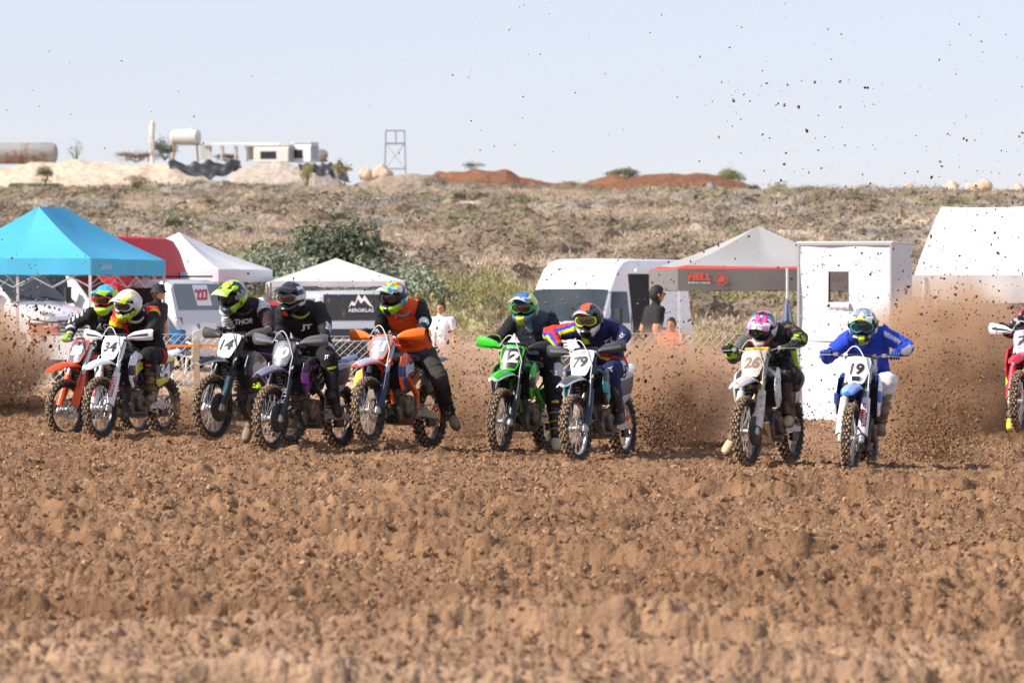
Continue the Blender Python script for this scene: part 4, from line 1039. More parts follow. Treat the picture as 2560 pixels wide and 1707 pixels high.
def helmet(parent, loc, face, up, style, lens, frame, strap, vis_style=None):
    """face: direction looked at; style(x,y,z,th,ph) -> colour"""
    fx = face.normalized(); uy = up.cross(fx).normalized(); uz = fx.cross(uy)
    M = Matrix(((fx.x, uy.x, uz.x, loc.x), (fx.y, uy.y, uz.y, loc.y), (fx.z, uy.z, uz.z, loc.z), (0, 0, 0, 1))) @ Matrix.Scale(1.18, 4)
    nu, nv = 96, 56; mb = MB(); col = []
    for j in range(nv + 1):
        ph = R(-64) + R(154) * j / nv
        for i in range(nu):
            th = -math.pi + 2 * math.pi * i / nu; p = helmet_point(th, min(ph, R(89.9))); mb.v.append(tuple(p)); col.append((*style(p.x, p.y, p.z, th, ph), 1))
    for j in range(nv):
        for i in range(nu): mb.f.append((j * nu + i, j * nu + (i + 1) % nu, (j + 1) * nu + (i + 1) % nu, (j + 1) * nu + i)); mb.m.append(0)
    mb.f.append(tuple(range(nu))[::-1]); mb.m.append(0)
    me = mb.mesh('helmet', 1, ang=70)
    a = me.attributes.new('Col', 'FLOAT_COLOR', 'POINT'); a.data.foreach_set('color', np.array(col, np.float32).ravel())
    h = put('helmet', me, [attr_mat('helmet_print', .28, .08, 0.0, coat=.4, dscale=12)], parent, None, M)
    # visor peak
    vb = MB()
    def vf(u, v):
        q = 2 * u - 1; th = R(62) * q * (1 - .25 * v); rp = helmet_point(th, R(34 + 8 * (1 - abs(q)))); rp = rp * 1.03
        tip = Vector((.262 - .060 * abs(q) ** 2.2, .096 * q, .098 + .012 * math.cos(q * 2.2) - .030 * abs(q) ** 2))
        return rp.lerp(tip, v) + Vector((0, 0, .020 * math.sin(v * 3.1) * (1 - abs(q) * .5)))
    vb.sheet(vf, 20, 12, .005)
    vme = vb.mesh('visor', 1, ang=60)
    vcol = [(*((vis_style or style)(v.co.x, v.co.y, v.co.z, math.atan2(v.co.y, v.co.x), 1.2)), 1) for v in vme.vertices]
    a = vme.attributes.new('Col', 'FLOAT_COLOR', 'POINT'); a.data.foreach_set('color', np.array(vcol, np.float32).ravel())
    put('visor', vme, [attr_mat('helmet_print')], h)
    # goggles
    g = MB()
    def gp(a, b, r): d = Vector((math.cos(a) * math.cos(b), math.sin(a) * math.cos(b) * 1.0, math.sin(b))); return Vector((d.x * .130, d.y * .118, d.z * .14 + 0)) * (r / .13)
    def outl(q, s):                                                     # goggle outline, narrowing over the nose
        a = math.copysign(abs(math.cos(q)) ** .6, math.cos(q)) * R(50) * s; b = math.copysign(abs(math.sin(q)) ** .7, math.sin(q)) * R(17) * s + R(2)
        if b < 0 and abs(a) < R(16): b *= .55 + .45 * abs(a) / R(16)
        return a, b
    n = 40; rings = []
    for s_, r_ in ((1.06, .120), (1.06, .136), (.98, .146), (.86, .146), (.84, .138), (.86, .120)):
        rings.append([gp(*outl(2 * math.pi * i / n, s_), r_) for i in range(n)])
    g.loft(rings, cap=False); fr_ = g.build('goggle_frame', frame, h)
    l = MB(); l.loft([[gp(*outl(2 * math.pi * i / n, s_), .1375 - .002 * s_) for i in range(n)] for s_ in (.88, .6, .3, .05)], cap=True); l.build('goggle_lens', lens, h)
    for sg in (1, -1):
        st = MB()
        def sf(u, v, sg=sg): th = sg * R(50 + 130 * u); p = helmet_point(th, R(2 + 5 * u + (v - .5) * 15)); return p * 1.035 if u > .12 else p.lerp(gp(sg * R(50), R(2 + (v - .5) * 15), .140), 1 - u / .12) * 1.035
        st.sheet(sf, 18, 3, .003); st.build('goggle_strap', strap, h)
    return h, M


def neck_brace(parent, J, m):
    nk, lt = J['neck'], (J['shL'] - J['shR']).normalized(); up = (J['head'] - J['chest']).normalized(); fr = lt.cross(up).normalized()
    mb = MB(); pts = []
    for i in range(25):
        q = 2 * math.pi * i / 24; pts.append(nk - up * .005 + lt * .115 * math.sin(q) + fr * (.125 * math.cos(q) + .015) - up * (.045 * max(0, math.cos(q)) + .02 * max(0, -math.cos(q))))
    mb.tube(pts, .016, 8, flat=1.4, cap=False); return mb.build('neck_brace', m, parent)


def body_print(parent, bvh, origin, right, up, fr, text, size, m, name='jersey_print', off=.007, **kw):
    vv, ff = text2d(text, size, sub=2, **kw) if isinstance(text, str) else text
    return surf_print(parent, bvh, origin, right, up, fr, vv, ff, m, name, off)


def surf_print(parent, bvh, origin, right, up, fr, vv, ff, m, name, off=.007):
    pts = []
    for a, b in vv:
        o = origin + right * a + up * b
        h = bvh.ray_cast(o + fr * .6, -fr, 1.2)
        pts.append((h[0] + fr * off) if h[0] is not None else o)
    me = bpy.data.meshes.new(name); me.from_pydata([tuple(p) for p in pts], [], ff); me.materials.append(None); me.update()
    return put(name, me, [m], parent)


def star2d(size, hollow=True):
    """lean five-limbed star emblem, drawn as an outline"""
    P = [(-.95, -.55), (-.28, -.30), (.05, -.62), (.12, -.22), (.75, -.30), (.34, .05), (.55, .75), (.02, .32), (-.45, .30), (-.22, .02)]
    n = len(P); cx = sum(a for a, b in P) / n; cy = sum(b for a, b in P) / n
    vv = [(a * size, b * size) for a, b in P] + [((cx + (a - cx) * .62) * size, (cy + (b - cy) * .62) * size) for a, b in P]
    ff = [(i, (i + 1) % n, n + (i + 1) % n, n + i) for i in range(n)]
    if not hollow: ff.append(tuple(range(n, 2 * n)))
    return vv, ff


CROPS = {1: (0, 640, .3317), 2: (440, 640, .3317), 3: (820, 640, .3316), 4: (1160, 660, .3317), 5: (1740, 700, .3188), 6: (2000, 700, .3188), 7: (2280, 480, .4334)}
M_CLOTH = attr_mat('race_cloth', .88, .16, .35, 70)
M_CLOTHD = attr_mat('muddy_cloth', .9, .40, .35, 70)
GRIP = {s: None for s in 'LR'}
_z, _f = .085 * .9, -.07
GL = Vector((fk(.885, -.02).x - .062, .345, fk(.885, -.02).z + .046)); GR = Vector((GL.x, -GL.y, GL.z))
PEGL = Vector((-.10, .185, .40)); PEGR = Vector((-.10, -.185, .40))


def add_rider(key, label, crop, head, shR, shL, elR, elL, hip, cloth, boots, glove_m, look, hel, prints=(), anL=None, anR=None, toeL=None, toeR=None, knL=None, knR=None,
              brace=None, cm=None, dd=(.64, .80, 1.14), handR=None, handL=None, bulk=1.12):
    M, S, D, hd = BIKES[key]; ox, oy, s = CROPS[crop]
    def px(p, d): return at(ox + p[0] * s, oy + p[1] * s, D + d)
    J = {}
    J['head'] = px(head, dd[0]); J['shR'] = px(shR, dd[1]); J['shL'] = px(shL, dd[1] + (.10 if hd > 15 else 0)); J['pelvis'] = px(hip, dd[2])
    # shoulder width of a grown rider
    c = (J['shR'] + J['shL']) / 2; v = (J['shL'] - J['shR']); v = v.normalized() * max(.34, min(.40, v.length)); J['shR'] = c - v / 2; J['shL'] = c + v / 2
    up = (c - J['pelvis']).normalized()
    J['chest'] = c - up * .06; J['neck'] = c.lerp(J['head'], .38) ; lt = v.normalized()
    fwd = M.to_3x3() @ Vector((1, 0, 0)); lb = M.to_3x3() @ Vector((0, 1, 0)); bu = M.to_3x3() @ Vector((0, 0, 1))
    J['hipL'] = J['pelvis'] + lb * .10 - up * .03; J['hipR'] = J['pelvis'] - lb * .10 - up * .03
    J['bend'] = (-fwd) * .05
    gl, gr = M @ (S @ GL), M @ (S @ GR)
    back = -fwd * .075 + Vector((0, 0, .035))
    wl = (J['shL'] - gl).normalized(); wr = (J['shR'] - gr).normalized()
    J['haL'] = gl + back; J['haR'] = gr + back
    J['elL'] = ik(J['shL'], J['haL'], .30, .27, px(elL, .66)); J['elR'] = ik(J['shR'], J['haR'], .30, .27, px(elR, .66))
    def foot(a, peg, side):
        return px(a[:2], a[2]) if a else (M @ peg) + bu * .105 - fwd * .03
    J['anL'] = foot(anL, PEGL, 1); J['anR'] = foot(anR, PEGR, -1)
    kl = px(knL[:2], knL[2]) if knL else J['hipL'] + fwd * .5 + lb * .2; kr = px(knR[:2], knR[2]) if knR else J['hipR'] + fwd * .5 - lb * .2
    J['knL'] = ik(J['hipL'], J['anL'], .43, .43, kl); J['knR'] = ik(J['hipR'], J['anR'], .43, .43, kr)
    base = Vector((J['pelvis'].x, J['pelvis'].y, gz1(J['pelvis'].x, J['pelvis'].y)))
    t = thing('person', base, label, 'rider', 'riders on the start straight')
    sh = -base
    for k in J:
        if k != 'bend': J[k] = J[k] + sh
    me, segs, co, no, idx, tt = body_mesh(J, bulk=bulk)
    lt, up, fr = paint(me, co, no, segs, idx, tt, J, cloth)
    me.materials.append(None); body = put('body', me, [cm or M_CLOTH], t)
    bvh = BVHTree.FromPolygons([tuple(p) for p in co], [tuple(p.vertices) for p in me.polygons])
    for pr in prints: pr(body, bvh, J, lt, up, fr)
    for g, h, el, nm in ((gl + sh, J['haL'], J['elL'], 'L'), (gr + sh, J['haR'], J['elR'], 'R')):
        ax = (M.to_3x3() @ S.to_3x3() @ Vector((-.2, 1 if nm == 'L' else -1, 0))).normalized()
        glove_mesh(g, ax, h + (el - h).normalized() * .04).build('glove', glove_m, t)
    for sd, tv in (('L', toeL), ('R', toeR)):
        tdir = (px(tv[:2], tv[2]) + sh) if tv else J['an' + sd] + fwd * .2 - Vector((0, 0, .03)) + (lb if sd == 'L' else -lb) * .04
        boot(t, J['kn' + sd], J['an' + sd], tdir, lb, boots[:4], boots[4] if len(boots) > 4 else None)
    yaw, pit = look
    f = Vector((-math.sin(R(yaw)) * math.cos(R(pit)), -math.cos(R(yaw)) * math.cos(R(pit)), -math.sin(R(pit))))
    roll = hel.get('roll', 0); u = Vector((math.sin(R(roll)), 0, math.cos(R(roll))))
    helmet(t, J['head'], f, u, hel['style'], hel['lens'], hel['frame'], hel['strap'], hel.get('visor'))
    if brace: neck_brace(t, J, brace)
    return t


# ---- print helpers ------------------------------------------------------------
def cz(*h): return [lin(x) for x in h]


def patches(cols, sc_=14, seed=0, th=None):
    """patchwork of flat colours, as printed on race helmets"""
    cols = [lin(c) for c in cols]
    def f(x, y, z, t_, p_):
        v = noise.voronoi(Vector((x * sc_ + seed, abs(y) * sc_ * 1.3, z * sc_)))[1][0]
        return cols[int(((math.sin(v.x * 12.9 + v.y * 7.7 + v.z * 3.3 + seed) * 437.585) % 1.0) * len(cols)) % len(cols)]
    return f


def hstyle(rules, base):
    """rules: (test(x,y,z,th,ph), colour or function)"""
    b = lin(base) if isinstance(base, str) else base
    rr = [(t_, lin(c) if isinstance(c, str) else c) for t_, c in rules]
    def f(x, y, z, th, ph):
        for t_, c in rr:
            if t_(x, y, z, th, ph): return c(x, y, z, th, ph) if callable(c) else c
        return b(x, y, z, th, ph) if callable(b) else b
    return f


def chest_text(text, size, m, du=0.0, dv=0.0, **kw):
    def f(body, bvh, J, lt, up, fr):
        f2 = (fr + Vector((0, -.6, 0))).normalized(); r = lt - f2 * lt.dot(f2); r.normalize(); u = f2.cross(r) * 1.0
        if u.z < 0: u = -u
        o = J['chest'].lerp(J['pelvis'], .12 + dv) + lt * du
        body_print(body, bvh, o, r, u, f2, text, size, m, **kw)
    return f


def chest_star(size, m, du=0.0, dv=0.0, seg=None, rot=0, at_t=.5, hollow=True):
    def f(body, bvh, J, lt, up, fr):
        if seg:
            a, b = J[seg[0]], J[seg[1]]; o = a.lerp(b, at_t); f2 = Vector((-.15, -1, .1)).normalized()
        else: o = J['chest'].lerp(J['pelvis'], .12 + dv) + lt * du; f2 = (fr + Vector((0, -.6, 0))).normalized()
        r = Vector((1, 0, 0)); r = (r - f2 * r.dot(f2)).normalized(); u = f2.cross(r); u = u if u.z > 0 else -u
        c_, s_ = math.cos(R(rot)), math.sin(R(rot)); r, u = r * c_ + u * s_, u * c_ - r * s_
        vv, ff = star2d(size, hollow); surf_print(body, bvh, o, r, u, f2, vv, ff, m, 'star_print')
    return f


def limb_text(text, size, m, seg, at_t, rot=0, name='sleeve_print', **kw):
    def f(body, bvh, J, lt, up, fr):
        o = J[seg[0]].lerp(J[seg[1]], at_t); f2 = Vector((-.1, -1, .1)).normalized(); r = Vector((1, 0, 0)); r = (r - f2 * r.dot(f2)).normalized(); u = f2.cross(r); u = u if u.z > 0 else -u
        c_, s_ = math.cos(R(rot)), math.sin(R(rot)); r, u = r * c_ + u * s_, u * c_ - r * s_
        body_print(body, bvh, o, r, u, f2, text, size, m, name, **kw)
    return f


B0 = lin('#131316')
def lensm(h, r=.08): return mat('lens_' + h, h, r, 0.3, coat=.6)
BT_BLK = mat('boot_black', (.02, .02, .022), .5, dirt=.35); BT_SOLE = mat('boot_sole', (.09, .065, .045), .9, dirt=.5); BT_WHT = mat('boot_white', (.62, .60, .55), .5, dirt=.4)
BT_MUD = mat('boot_muddy', (.10, .07, .045), .9, dirt=.55); BT_TAN = mat('boot_tan', (.30, .23, .15), .9, dirt=.5, dcol=(.12, .08, .05)); BT_LIME = mat('boot_lime', '#c8dd2a', .5, dirt=.2)
BT_BLUE = mat('boot_blue', '#2b4f9c', .5, dirt=.2); BT_YEL = mat('boot_yellow', '#d6c21c', .5, dirt=.25); BT_ORG = mat('boot_orange', '#c84a1a', .5, dirt=.3); BT_CREAM = mat('boot_cream', '#cbb98f', .7, dirt=.25)
G_BLK = mat('glove_black', (.018, .018, .02), .8, dirt=.12); G_LIME = mat('glove_lime', '#9fd628', .7); G_BLUE = mat('glove_blue', '#27479e', .8); G_GREY = mat('glove_grey', '#8d8f96', .8); G_CHK = mat('glove_checked', '#3a3d47', .8, var=.5, dscale=60)
G_NAVY = mat('glove_navy', '#1d2450', .8)


def cloth88(nm, t, u, w, p, n):
    if nm.startswith('uarm') and n.z > .25 and .1 < t < .95: return lin('#d9d9dc') if int(t * 9) % 2 == 0 else B0
    if nm.startswith('farm') and n.z > .3 and int(t * 7) % 3 == 0: return lin('#d9d9dc')
    if nm.startswith('thigh') and (noise.noise(p * 9) > .18): return lin('#d0d0d4')
    return B0


def cloth34(nm, t, u, w, p, n):
    if nm.startswith('uarm') and t < .40 or (nm == 'torso' and t > .72 and abs(u) > .72):
        q = (t if nm != 'torso' else -.25 + (abs(u) - .72))
        return lin('#f2c71e') if q > .25 else (lin('#ee7a1c') if q > .10 else lin('#c9231d'))
    if nm.startswith('thigh') and t < .35 and n.x > .3: return lin('#a3221d')
    return B0


def cloth14(nm, t, u, w, p, n):
    if nm.startswith('uarm'):
        if t < .62: return lin('#e6e3e8') if (t * 9.5) % 1 < .68 else B0
        return lin('#2d161c')
    if nm.startswith('farm'): return lin('#2d161c')
    if nm.startswith('thigh') or nm.startswith('shin'):
        if nm.startswith('thigh') and t > .62: return lin('#b9dc2c') if (t * 13) % 1 < .35 else lin('#3d5876')
        return lin('#1c2138')
    return lin('#1d1015')


def cloth10(nm, t, u, w, p, n):
    if nm.startswith('farm') and .30 < t < .72 and n.x > .2: return lin('#d9dbe0') if (t * 16) % 1 < .5 else lin('#3a4668')
    if nm.startswith('thigh') and .28 < t < .5 and n.x > .1 and n.z > .2: return lin('#d8d6da')
    return B0


def cloth71(nm, t, u, w, p, n):
    if nm == 'torso':
        if t < .14: return lin('#3a3d44') if abs(u) < .75 or w < .2 else lin('#e8571c')
        return lin('#e8501a') if abs(u) < .98 or t > .8 else B0
    if nm.startswith('farm') and .25 < t < .6 and n.y < -.4: return lin('#dcdcdf')
    if nm == 'neck': return B0
    if nm[:4] in ('thig', 'shin'): return lin('#37332f') if nm.startswith('thigh') else lin('#1b1b1d')
    return lin('#0f0f11')


def cloth12(nm, t, u, w, p, n):
    if nm == 'torso' and t > .10:
        if u < -.15 and t > .30: return lin('#8b93a3')
        if t > .66 and u > -.15: return lin('#3a4358')
        return lin('#1a1b20')
    if nm.startswith('farm') and t < .45: return lin('#b9d92c')
    if nm.startswith('uarm') and t > .85: return lin('#b9d92c')
    if nm.startswith('thigh') and .15 < t < .55 and n.x > .25: return lin('#c9cbd2')
    return lin('#17171a')


def cloth79(nm, t, u, w, p, n):
    navy = lin('#1b2350')
    if nm == 'uarmR' or nm == 'farmR':
        q = n.z * .5 + .5 + t * .3
        return lin('#d8341f') if q > .95 else (lin('#2b3fb0') if q > .72 else (lin('#d9dd2c') if q > .5 else navy))
    if nm == 'torso':
        q = t + u * .35 + .02
        if u > -.9 and w > .05:
            if .30 < q < .40: return lin('#d9dd2c')
            if .40 <= q < .52: return lin('#d8341f')
            if t > .86 and u < -.6: return lin('#d9dd2c')
    if nm.startswith('thigh') and t < .5 and n.x > .55 and noise.noise(p * 16) > .1: return lin('#cfd3de')
    return navy


def cloth26(nm, t, u, w, p, n):
    if nm == 'torso':
        if u > .80 and t < .62: return lin('#a5d21c')
        if t > .55 and u < -.2: return lin('#4f5257')
        return lin('#202124')
    if nm == 'farmL' and .15 < t < .8 and noise.noise(p * 22) > .05: return lin('#a5d21c')
    if nm == 'farmR' and t > .3 and noise.noise(p * 22) > -.1: return lin('#a5d21c')
    if nm == 'uarmR': return lin('#55585c')
    if nm.startswith('thigh') and t < .3: return lin('#8f8172')
    if nm == 'shinR' or nm == 'thighR': return lin('#4c4f55')
    return lin('#1b1a19')


def cloth19(nm, t, u, w, p, n):
    blue = lin('#2447c4')
    if nm == 'torso':
        if t > .12 and .12 < u < .42 and w > .2 and t < .75: return lin('#dfe2ee')
        if t < .10: return lin('#2a45b0')
        return lin('#2140b4')
    if nm == 'uarmL': return lin('#e3e6f0') if abs(n.z - .30) < .20 else blue
    if nm == 'farmL' and n.x > .55: return lin('#e3e6f0')
    if nm == 'farmR' and t > .7: return lin('#dfe2ee')
    if nm.startswith('thigh'): return lin('#2a48b8') if t < .38 else lin('#e6e4e6')
    if nm.startswith('shin'): return lin('#e0dcdc')
    return blue


def clothred(nm, t, u, w, p, n):
    if nm[:4] in ('uarm', 'farm') and noise.noise(p * 20) > .25: return lin('#b9bcc4') if noise.noise(p * 7) > 0 else lin('#b0486a')
    if nm.startswith('thigh') and t > .9: return lin('#b9d92c')
    if nm[:4] in ('thig', 'shin'): return lin('#4d5260')
    return lin('#17181c')


lens_or, lens_dk, lens_br = lensm('#5a3a22'), lensm('#20242c'), lensm('#4a3a34')
F_OR, F_WH, F_GRN, F_LIME, F_BLK, F_CY, F_GR = (mat('goggle_' + h, h, .4) for h in ('#f0571c', '#d9dade', '#2fae63', '#c8e22a', '#1a1a1c', '#2f9fae', '#8d8f94'))
port = lambda x, y, z, th, ph: abs(th) < R(62) and R(-20) < ph < R(24)
DARK = '#0c0c0e'
chin = lambda x, y, z, th, ph: ph < R(-16) and abs(th) < R(70)

H88 = dict(style=hstyle([(port, DARK), (lambda x, y, z, th, ph: chin(x, y, z, th, ph) and abs(y) < .05, '#c3e61e'), (lambda x, y, z, th, ph: abs(y) < .022 and z > 0, '#2f9fd6'), (lambda x, y, z, th, ph: z > .03 and x < 0, patches(['#2a62c8', '#c3e61e', '#2f9fd6'], 16, 3))], patches(['#c3e61e', '#c3e61e', '#bfe22a', '#39a6d8'], 9, 2)),
           visor=hstyle([(lambda x, y, z, th, ph: abs(y) < .026, '#2f9fd6')], '#c3e61e'), lens=lens_or, frame=F_OR, strap=F_OR)
H34 = dict(style=hstyle([(port, DARK), (lambda x, y, z, th, ph: chin(x, y, z, th, ph) and noise.noise(Vector((x * 40, y * 40, z * 60))) > .32, '#15151a'), (lambda x, y, z, th, ph: chin(x, y, z, th, ph), '#d6ea25'), (lambda x, y, z, th, ph: ph > R(25) and abs(y) < .05, '#ece9e4'), (lambda x, y, z, th, ph: abs(th) > R(110) and ph < 0, '#ece9e6')], patches(['#d6ea25', '#ece9e4', '#d6ea25', '#dfe6c0', '#e3b9a4'], 10, 5)),
           visor=hstyle([(lambda x, y, z, th, ph: abs(y) > .055, '#d6ea25'), (lambda x, y, z, th, ph: noise.noise(Vector((x * 50, y * 60, 1))) > .30, '#2a2a30')], '#ece9e4'), lens=lens_br, frame=F_WH, strap=F_WH)
H14 = dict(style=hstyle([(port, DARK), (lambda x, y, z, th, ph: chin(x, y, z, th, ph) and abs(y) > .06, '#b8e01f'), (chin, '#4c5a62')], patches(['#1d2326', '#b8e01f', '#1d2326', '#aeb4b0', '#b8e01f', '#23282c'], 20, 7)),
           visor=hstyle([(lambda x, y, z, th, ph: x > .20 and noise.noise(Vector((x * 60, y * 60, 2))) > 0, '#e9e9e2')], '#b8e01f'), lens=lens_dk, frame=F_BLK, strap=F_GR)
H10 = dict(style=hstyle([(port, DARK), (lambda x, y, z, th, ph: chin(x, y, z, th, ph) and abs(y) < .02 and ph < R(-30), '#d8281f'), (lambda x, y, z, th, ph: y > .05 and abs(ph) < R(45) and abs(th) > R(60) and (z * 14) % 1 < .4, '#e4e6ec')], patches(['#0c0d12', '#0c0d12', '#12151c', '#0c0d12', '#22252c'], 13, 2)),
           visor=hstyle([(lambda x, y, z, th, ph: x > .235, '#2a2e38')], '#0e1016'), lens=lens_or, frame=F_GR, strap=F_WH)
H71 = dict(style=hstyle([(port, DARK), (lambda x, y, z, th, ph: chin(x, y, z, th, ph) and abs(y) < .03, '#23262a'), (chin, '#a8d92a')], patches(['#a8d92a', '#e8e6dc', '#1c2a3a', '#2f9fd0', '#a8d92a', '#e2502a', '#dfe6c8'], 19, 9)),
           visor=hstyle([(lambda x, y, z, th, ph: x > .225, '#d9dfe0')], patches(['#a8d92a', '#e8e6dc', '#2f9fd0', '#a8d92a', '#e2502a', '#e8e6dc', '#1c2a3a'], 28, 5)), lens=lens_br, frame=F_BLK, strap=F_BLK)
H12 = dict(style=hstyle([(port, DARK), (lambda x, y, z, th, ph: chin(x, y, z, th, ph) and abs(y) < .035, '#cfe04a'), (chin, '#5f7488'), (lambda x, y, z, th, ph: y > .06 and z > 0, '#c3dd2a')], patches(['#2f5f9c', '#2f5f9c', '#dfe6ea', '#c3dd2a', '#3f6fae'], 15, 6)),
           visor=hstyle([(lambda x, y, z, th, ph: x > .222, '#e8ecee'), (lambda x, y, z, th, ph: noise.noise(Vector((x * 30, y * 30, 5))) > .2, '#dfe6ea')], '#356aa8'), lens=lensm('#5e3626'), frame=F_GRN, strap=F_GRN)
H79 = dict(style=hstyle([(port, DARK), (lambda x, y, z, th, ph: abs(y) < .04 and z > .02, '#f0522a'), (lambda x, y, z, th, ph: chin(x, y, z, th, ph) and abs(y) < .05, '#16171c'), (lambda x, y, z, th, ph: chin(x, y, z, th, ph), '#e9eaee')], patches(['#16181f', '#16181f', '#1c2030', '#16181f', '#e2502a'], 12, 8)),
           visor=hstyle([(lambda x, y, z, th, ph: x > .225, '#e4e6ea'), (lambda x, y, z, th, ph: abs(y) < .045, '#f0522a')], '#191c24'), lens=lensm('#59544a'), frame=F_LIME, strap=F_BLK, roll=-4)
H26 = dict(style=hstyle([(port, DARK), (lambda x, y, z, th, ph: chin(x, y, z, th, ph) and abs(y) > .045, '#8c2a5a'), (chin, '#d8d0c8')], patches(['#d0559c', '#2a2228', '#d0559c', '#cfd2c6', '#4f8fa6', '#8c2a6a', '#1f1a20'], 17, 12)),
           visor=patches(['#d67ab0', '#cfd2c6', '#2a2228', '#e0dcd6'], 22, 13), lens=lens_dk, frame=F_BLK, strap=F_WH, roll=6)
H19 = dict(style=hstyle([(port, DARK), (lambda x, y, z, th, ph: chin(x, y, z, th, ph) and abs(y) < .022, '#b9d92a'), (lambda x, y, z, th, ph: chin(x, y, z, th, ph) and abs(y) < .06, '#1c1f24'), (lambda x, y, z, th, ph: y > .08 and z > .02, '#8a9a3a')], patches(['#e3e5e6', '#20242c', '#e3e5e6', '#8e97a4', '#d8dcde'], 14, 15)),
           visor=hstyle([(lambda x, y, z, th, ph: x > .225, '#d6ea25'), (lambda x, y, z, th, ph: .02 < abs(y) < .04, '#20242c')], '#e3e5e6'), lens=lensm('#2a3c48'), frame=F_CY, strap=F_BLK)
HRD = dict(style=hstyle([(port, DARK)], '#c8c8cc'), lens=lens_dk, frame=F_BLK, strap=F_BLK)

add_rider('88', 'rider in black with white sleeve stripes and a lime helmet with orange goggles', 1, (800, 320), (705, 440), (885, 455), (480, 640), (1040, 700), (850, 730), cloth88,
          (BT_BLK, BT_SOLE, BT_BLK, BT_WHT), G_LIME, (22, 12), H88, [chest_text('AST', .085, M_WHITEINK, du=-.05, dv=-.02, bold=.0, width=.17)])
add_rider('34', 'rider in black with red-to-yellow shoulder bands and a yellow and white helmet', 1, (965, 360), (860, 455), (1190, 430), (690, 720), (1480, 680), (1130, 740), cloth34,
          (BT_MUD, BT_SOLE, BT_BLK, BT_ORG), G_BLK, (28, 18), H34, [chest_star(.11, mat('red_outline', '#8f1f1c', .6), du=.03, dv=.06, rot=20)], brace=mat('brace_cream', '#d9d6c4', .5), knL=(1080, 790, .5))
add_rider('14', 'rider in maroon-black jersey with white striped sleeves and a lime and black helmet', 2, (425, 295), (385, 415), (640, 370), (280, 720), (950, 600), (630, 650), cloth14,
          (BT_TAN, BT_SOLE, BT_BLK, BT_BLK), G_GREY, (34, 22), H14, [chest_text('THOR', .068, M_WHITEINK, du=-.065, dv=.0, bold=.05, shear=.15, width=.20)], anL=(560, 1250, .85), toeL=(520, 1370, .65), knL=(720, 720, .5), brace=mat('brace_dark', '#2c2f30', .5))
add_rider('10', 'rider all in black with a black helmet and white letters on the chest', 2, (868, 310), (800, 425), (1080, 400), (690, 700), (1380, 610), (1040, 690), cloth10,
          (BT_BLK, BT_SOLE, BT_BLK, BT_LIME), G_BLK, (24, 10), H10, [chest_text('JT', .085, M_WHITEINK, du=.0, dv=.10, bold=.05, width=.12), limb_text('JT', .05, M_WHITEINK, ('hipL', 'knL'), .93, bold=.04)], anL=(1195, 1075, .70), toeL=(1235, 1180, .45), knL=(1180, 790, .35), brace=mat('brace_lime2', '#8f9c3a', .5))
add_rider('71', 'rider in an orange vest over black, one leg stretched out, multicoloured helmet', 3, (492, 305), (415, 405), (695, 380), (210, 650), (1040, 590), (655, 715), cloth71,
          (BT_BLK, BT_SOLE, BT_BLK, BT_BLUE, BT_TAN), G_CHK, (26, 12), H71, [], anL=(915, 1165, 1.05), toeL=(975, 1275, .85), knL=(850, 860, .55), brace=mat('brace_grey', '#8c8f92', .5))
add_rider('12', 'rider in black and grey with lime cuffs and a blue, white and lime helmet', 4, (455, 325), (370, 430), (660, 415), (100, 690), (920, 690), (590, 730), cloth12,
          (BT_BLK, BT_SOLE, BT_YEL, BT_YEL, BT_CREAM), G_BLK, (16, 8), H12, [chest_text('ONEAL', .060, M_BLACKINK, du=-.03, dv=-.02, bold=.01, width=.24), chest_text('6', .05, M_WHITEINK, du=.13, dv=.10, bold=.02)], anL=(690, 1265, .70), toeL=(712, 1390, .45), knL=(690, 800, .45))
add_rider('79', 'rider in navy with a red, blue and yellow sleeve and an orange-topped black helmet', 4, (942, 415), (850, 500), (1110, 470), (500, 690), (1520, 545), (1085, 770), cloth79,
          (BT_BLK, BT_SOLE, BT_BLK, BT_BLK), G_BLK, (18, 12), H79, [chest_star(.10, M_WHITEINK, du=.09, dv=.04, rot=15), chest_star(.05, M_WHITEINK, seg=('elL', 'haL'), at_t=.25, rot=40), chest_star(.06, M_WHITEINK, seg=('hipL', 'knL'), at_t=.8, rot=-10)], knL=(1060, 830, .45))
add_rider('26', 'rider in dark grey with lime letters and a pink and black helmet, head bowed', 5, (520, 370), (435, 435), (720, 390), (150, 620), (1100, 510), (680, 770), cloth26,
          (BT_MUD, BT_SOLE, BT_MUD, BT_MUD, BT_CREAM), G_BLK, (16, 26), H26, [chest_text('JT', .085, M_LIMEINK, du=.06, dv=.06, bold=.05, width=.13, shear=.15)], anR=(300, 1210, .75), toeR=(215, 1310, .6), knR=(250, 900, .5), knL=(700, 810, .4), cm=M_CLOTHD)
add_rider('19', 'rider all in blue with white stripes, white trousers and a white and black helmet', 6, (495, 350), (405, 455), (640, 425), (110, 640), (1060, 620), (555, 800), cloth19,
          (BT_TAN, BT_SOLE, BT_MUD, BT_TAN), G_BLUE, (10, 14), H19, [chest_text('TM', .045, M_WHITEINK, du=-.07, dv=.18, bold=.05, shear=.2), limb_text('CS1', .035, mat('pale_print', '#aebbe8', .6), ('shL', 'elL'), .3, rot=-20, bold=.03)], knL=(720, 880, .4), knR=(330, 880, .4))
add_rider('red', 'rider cut off by the right edge, black sleeve with pink marks, yellow boot toe', 7, (790, 560), (665, 700), (845, 700), (380, 900), (1100, 900), (700, 1000), clothred,
          (BT_BLK, BT_SOLE, BT_BLK, BT_BLUE, BT_YEL), G_BLK, (15, 10), HRD, [], anR=(575, 1270, .60), toeR=(545, 1370, .35), knR=(520, 1010, .45))
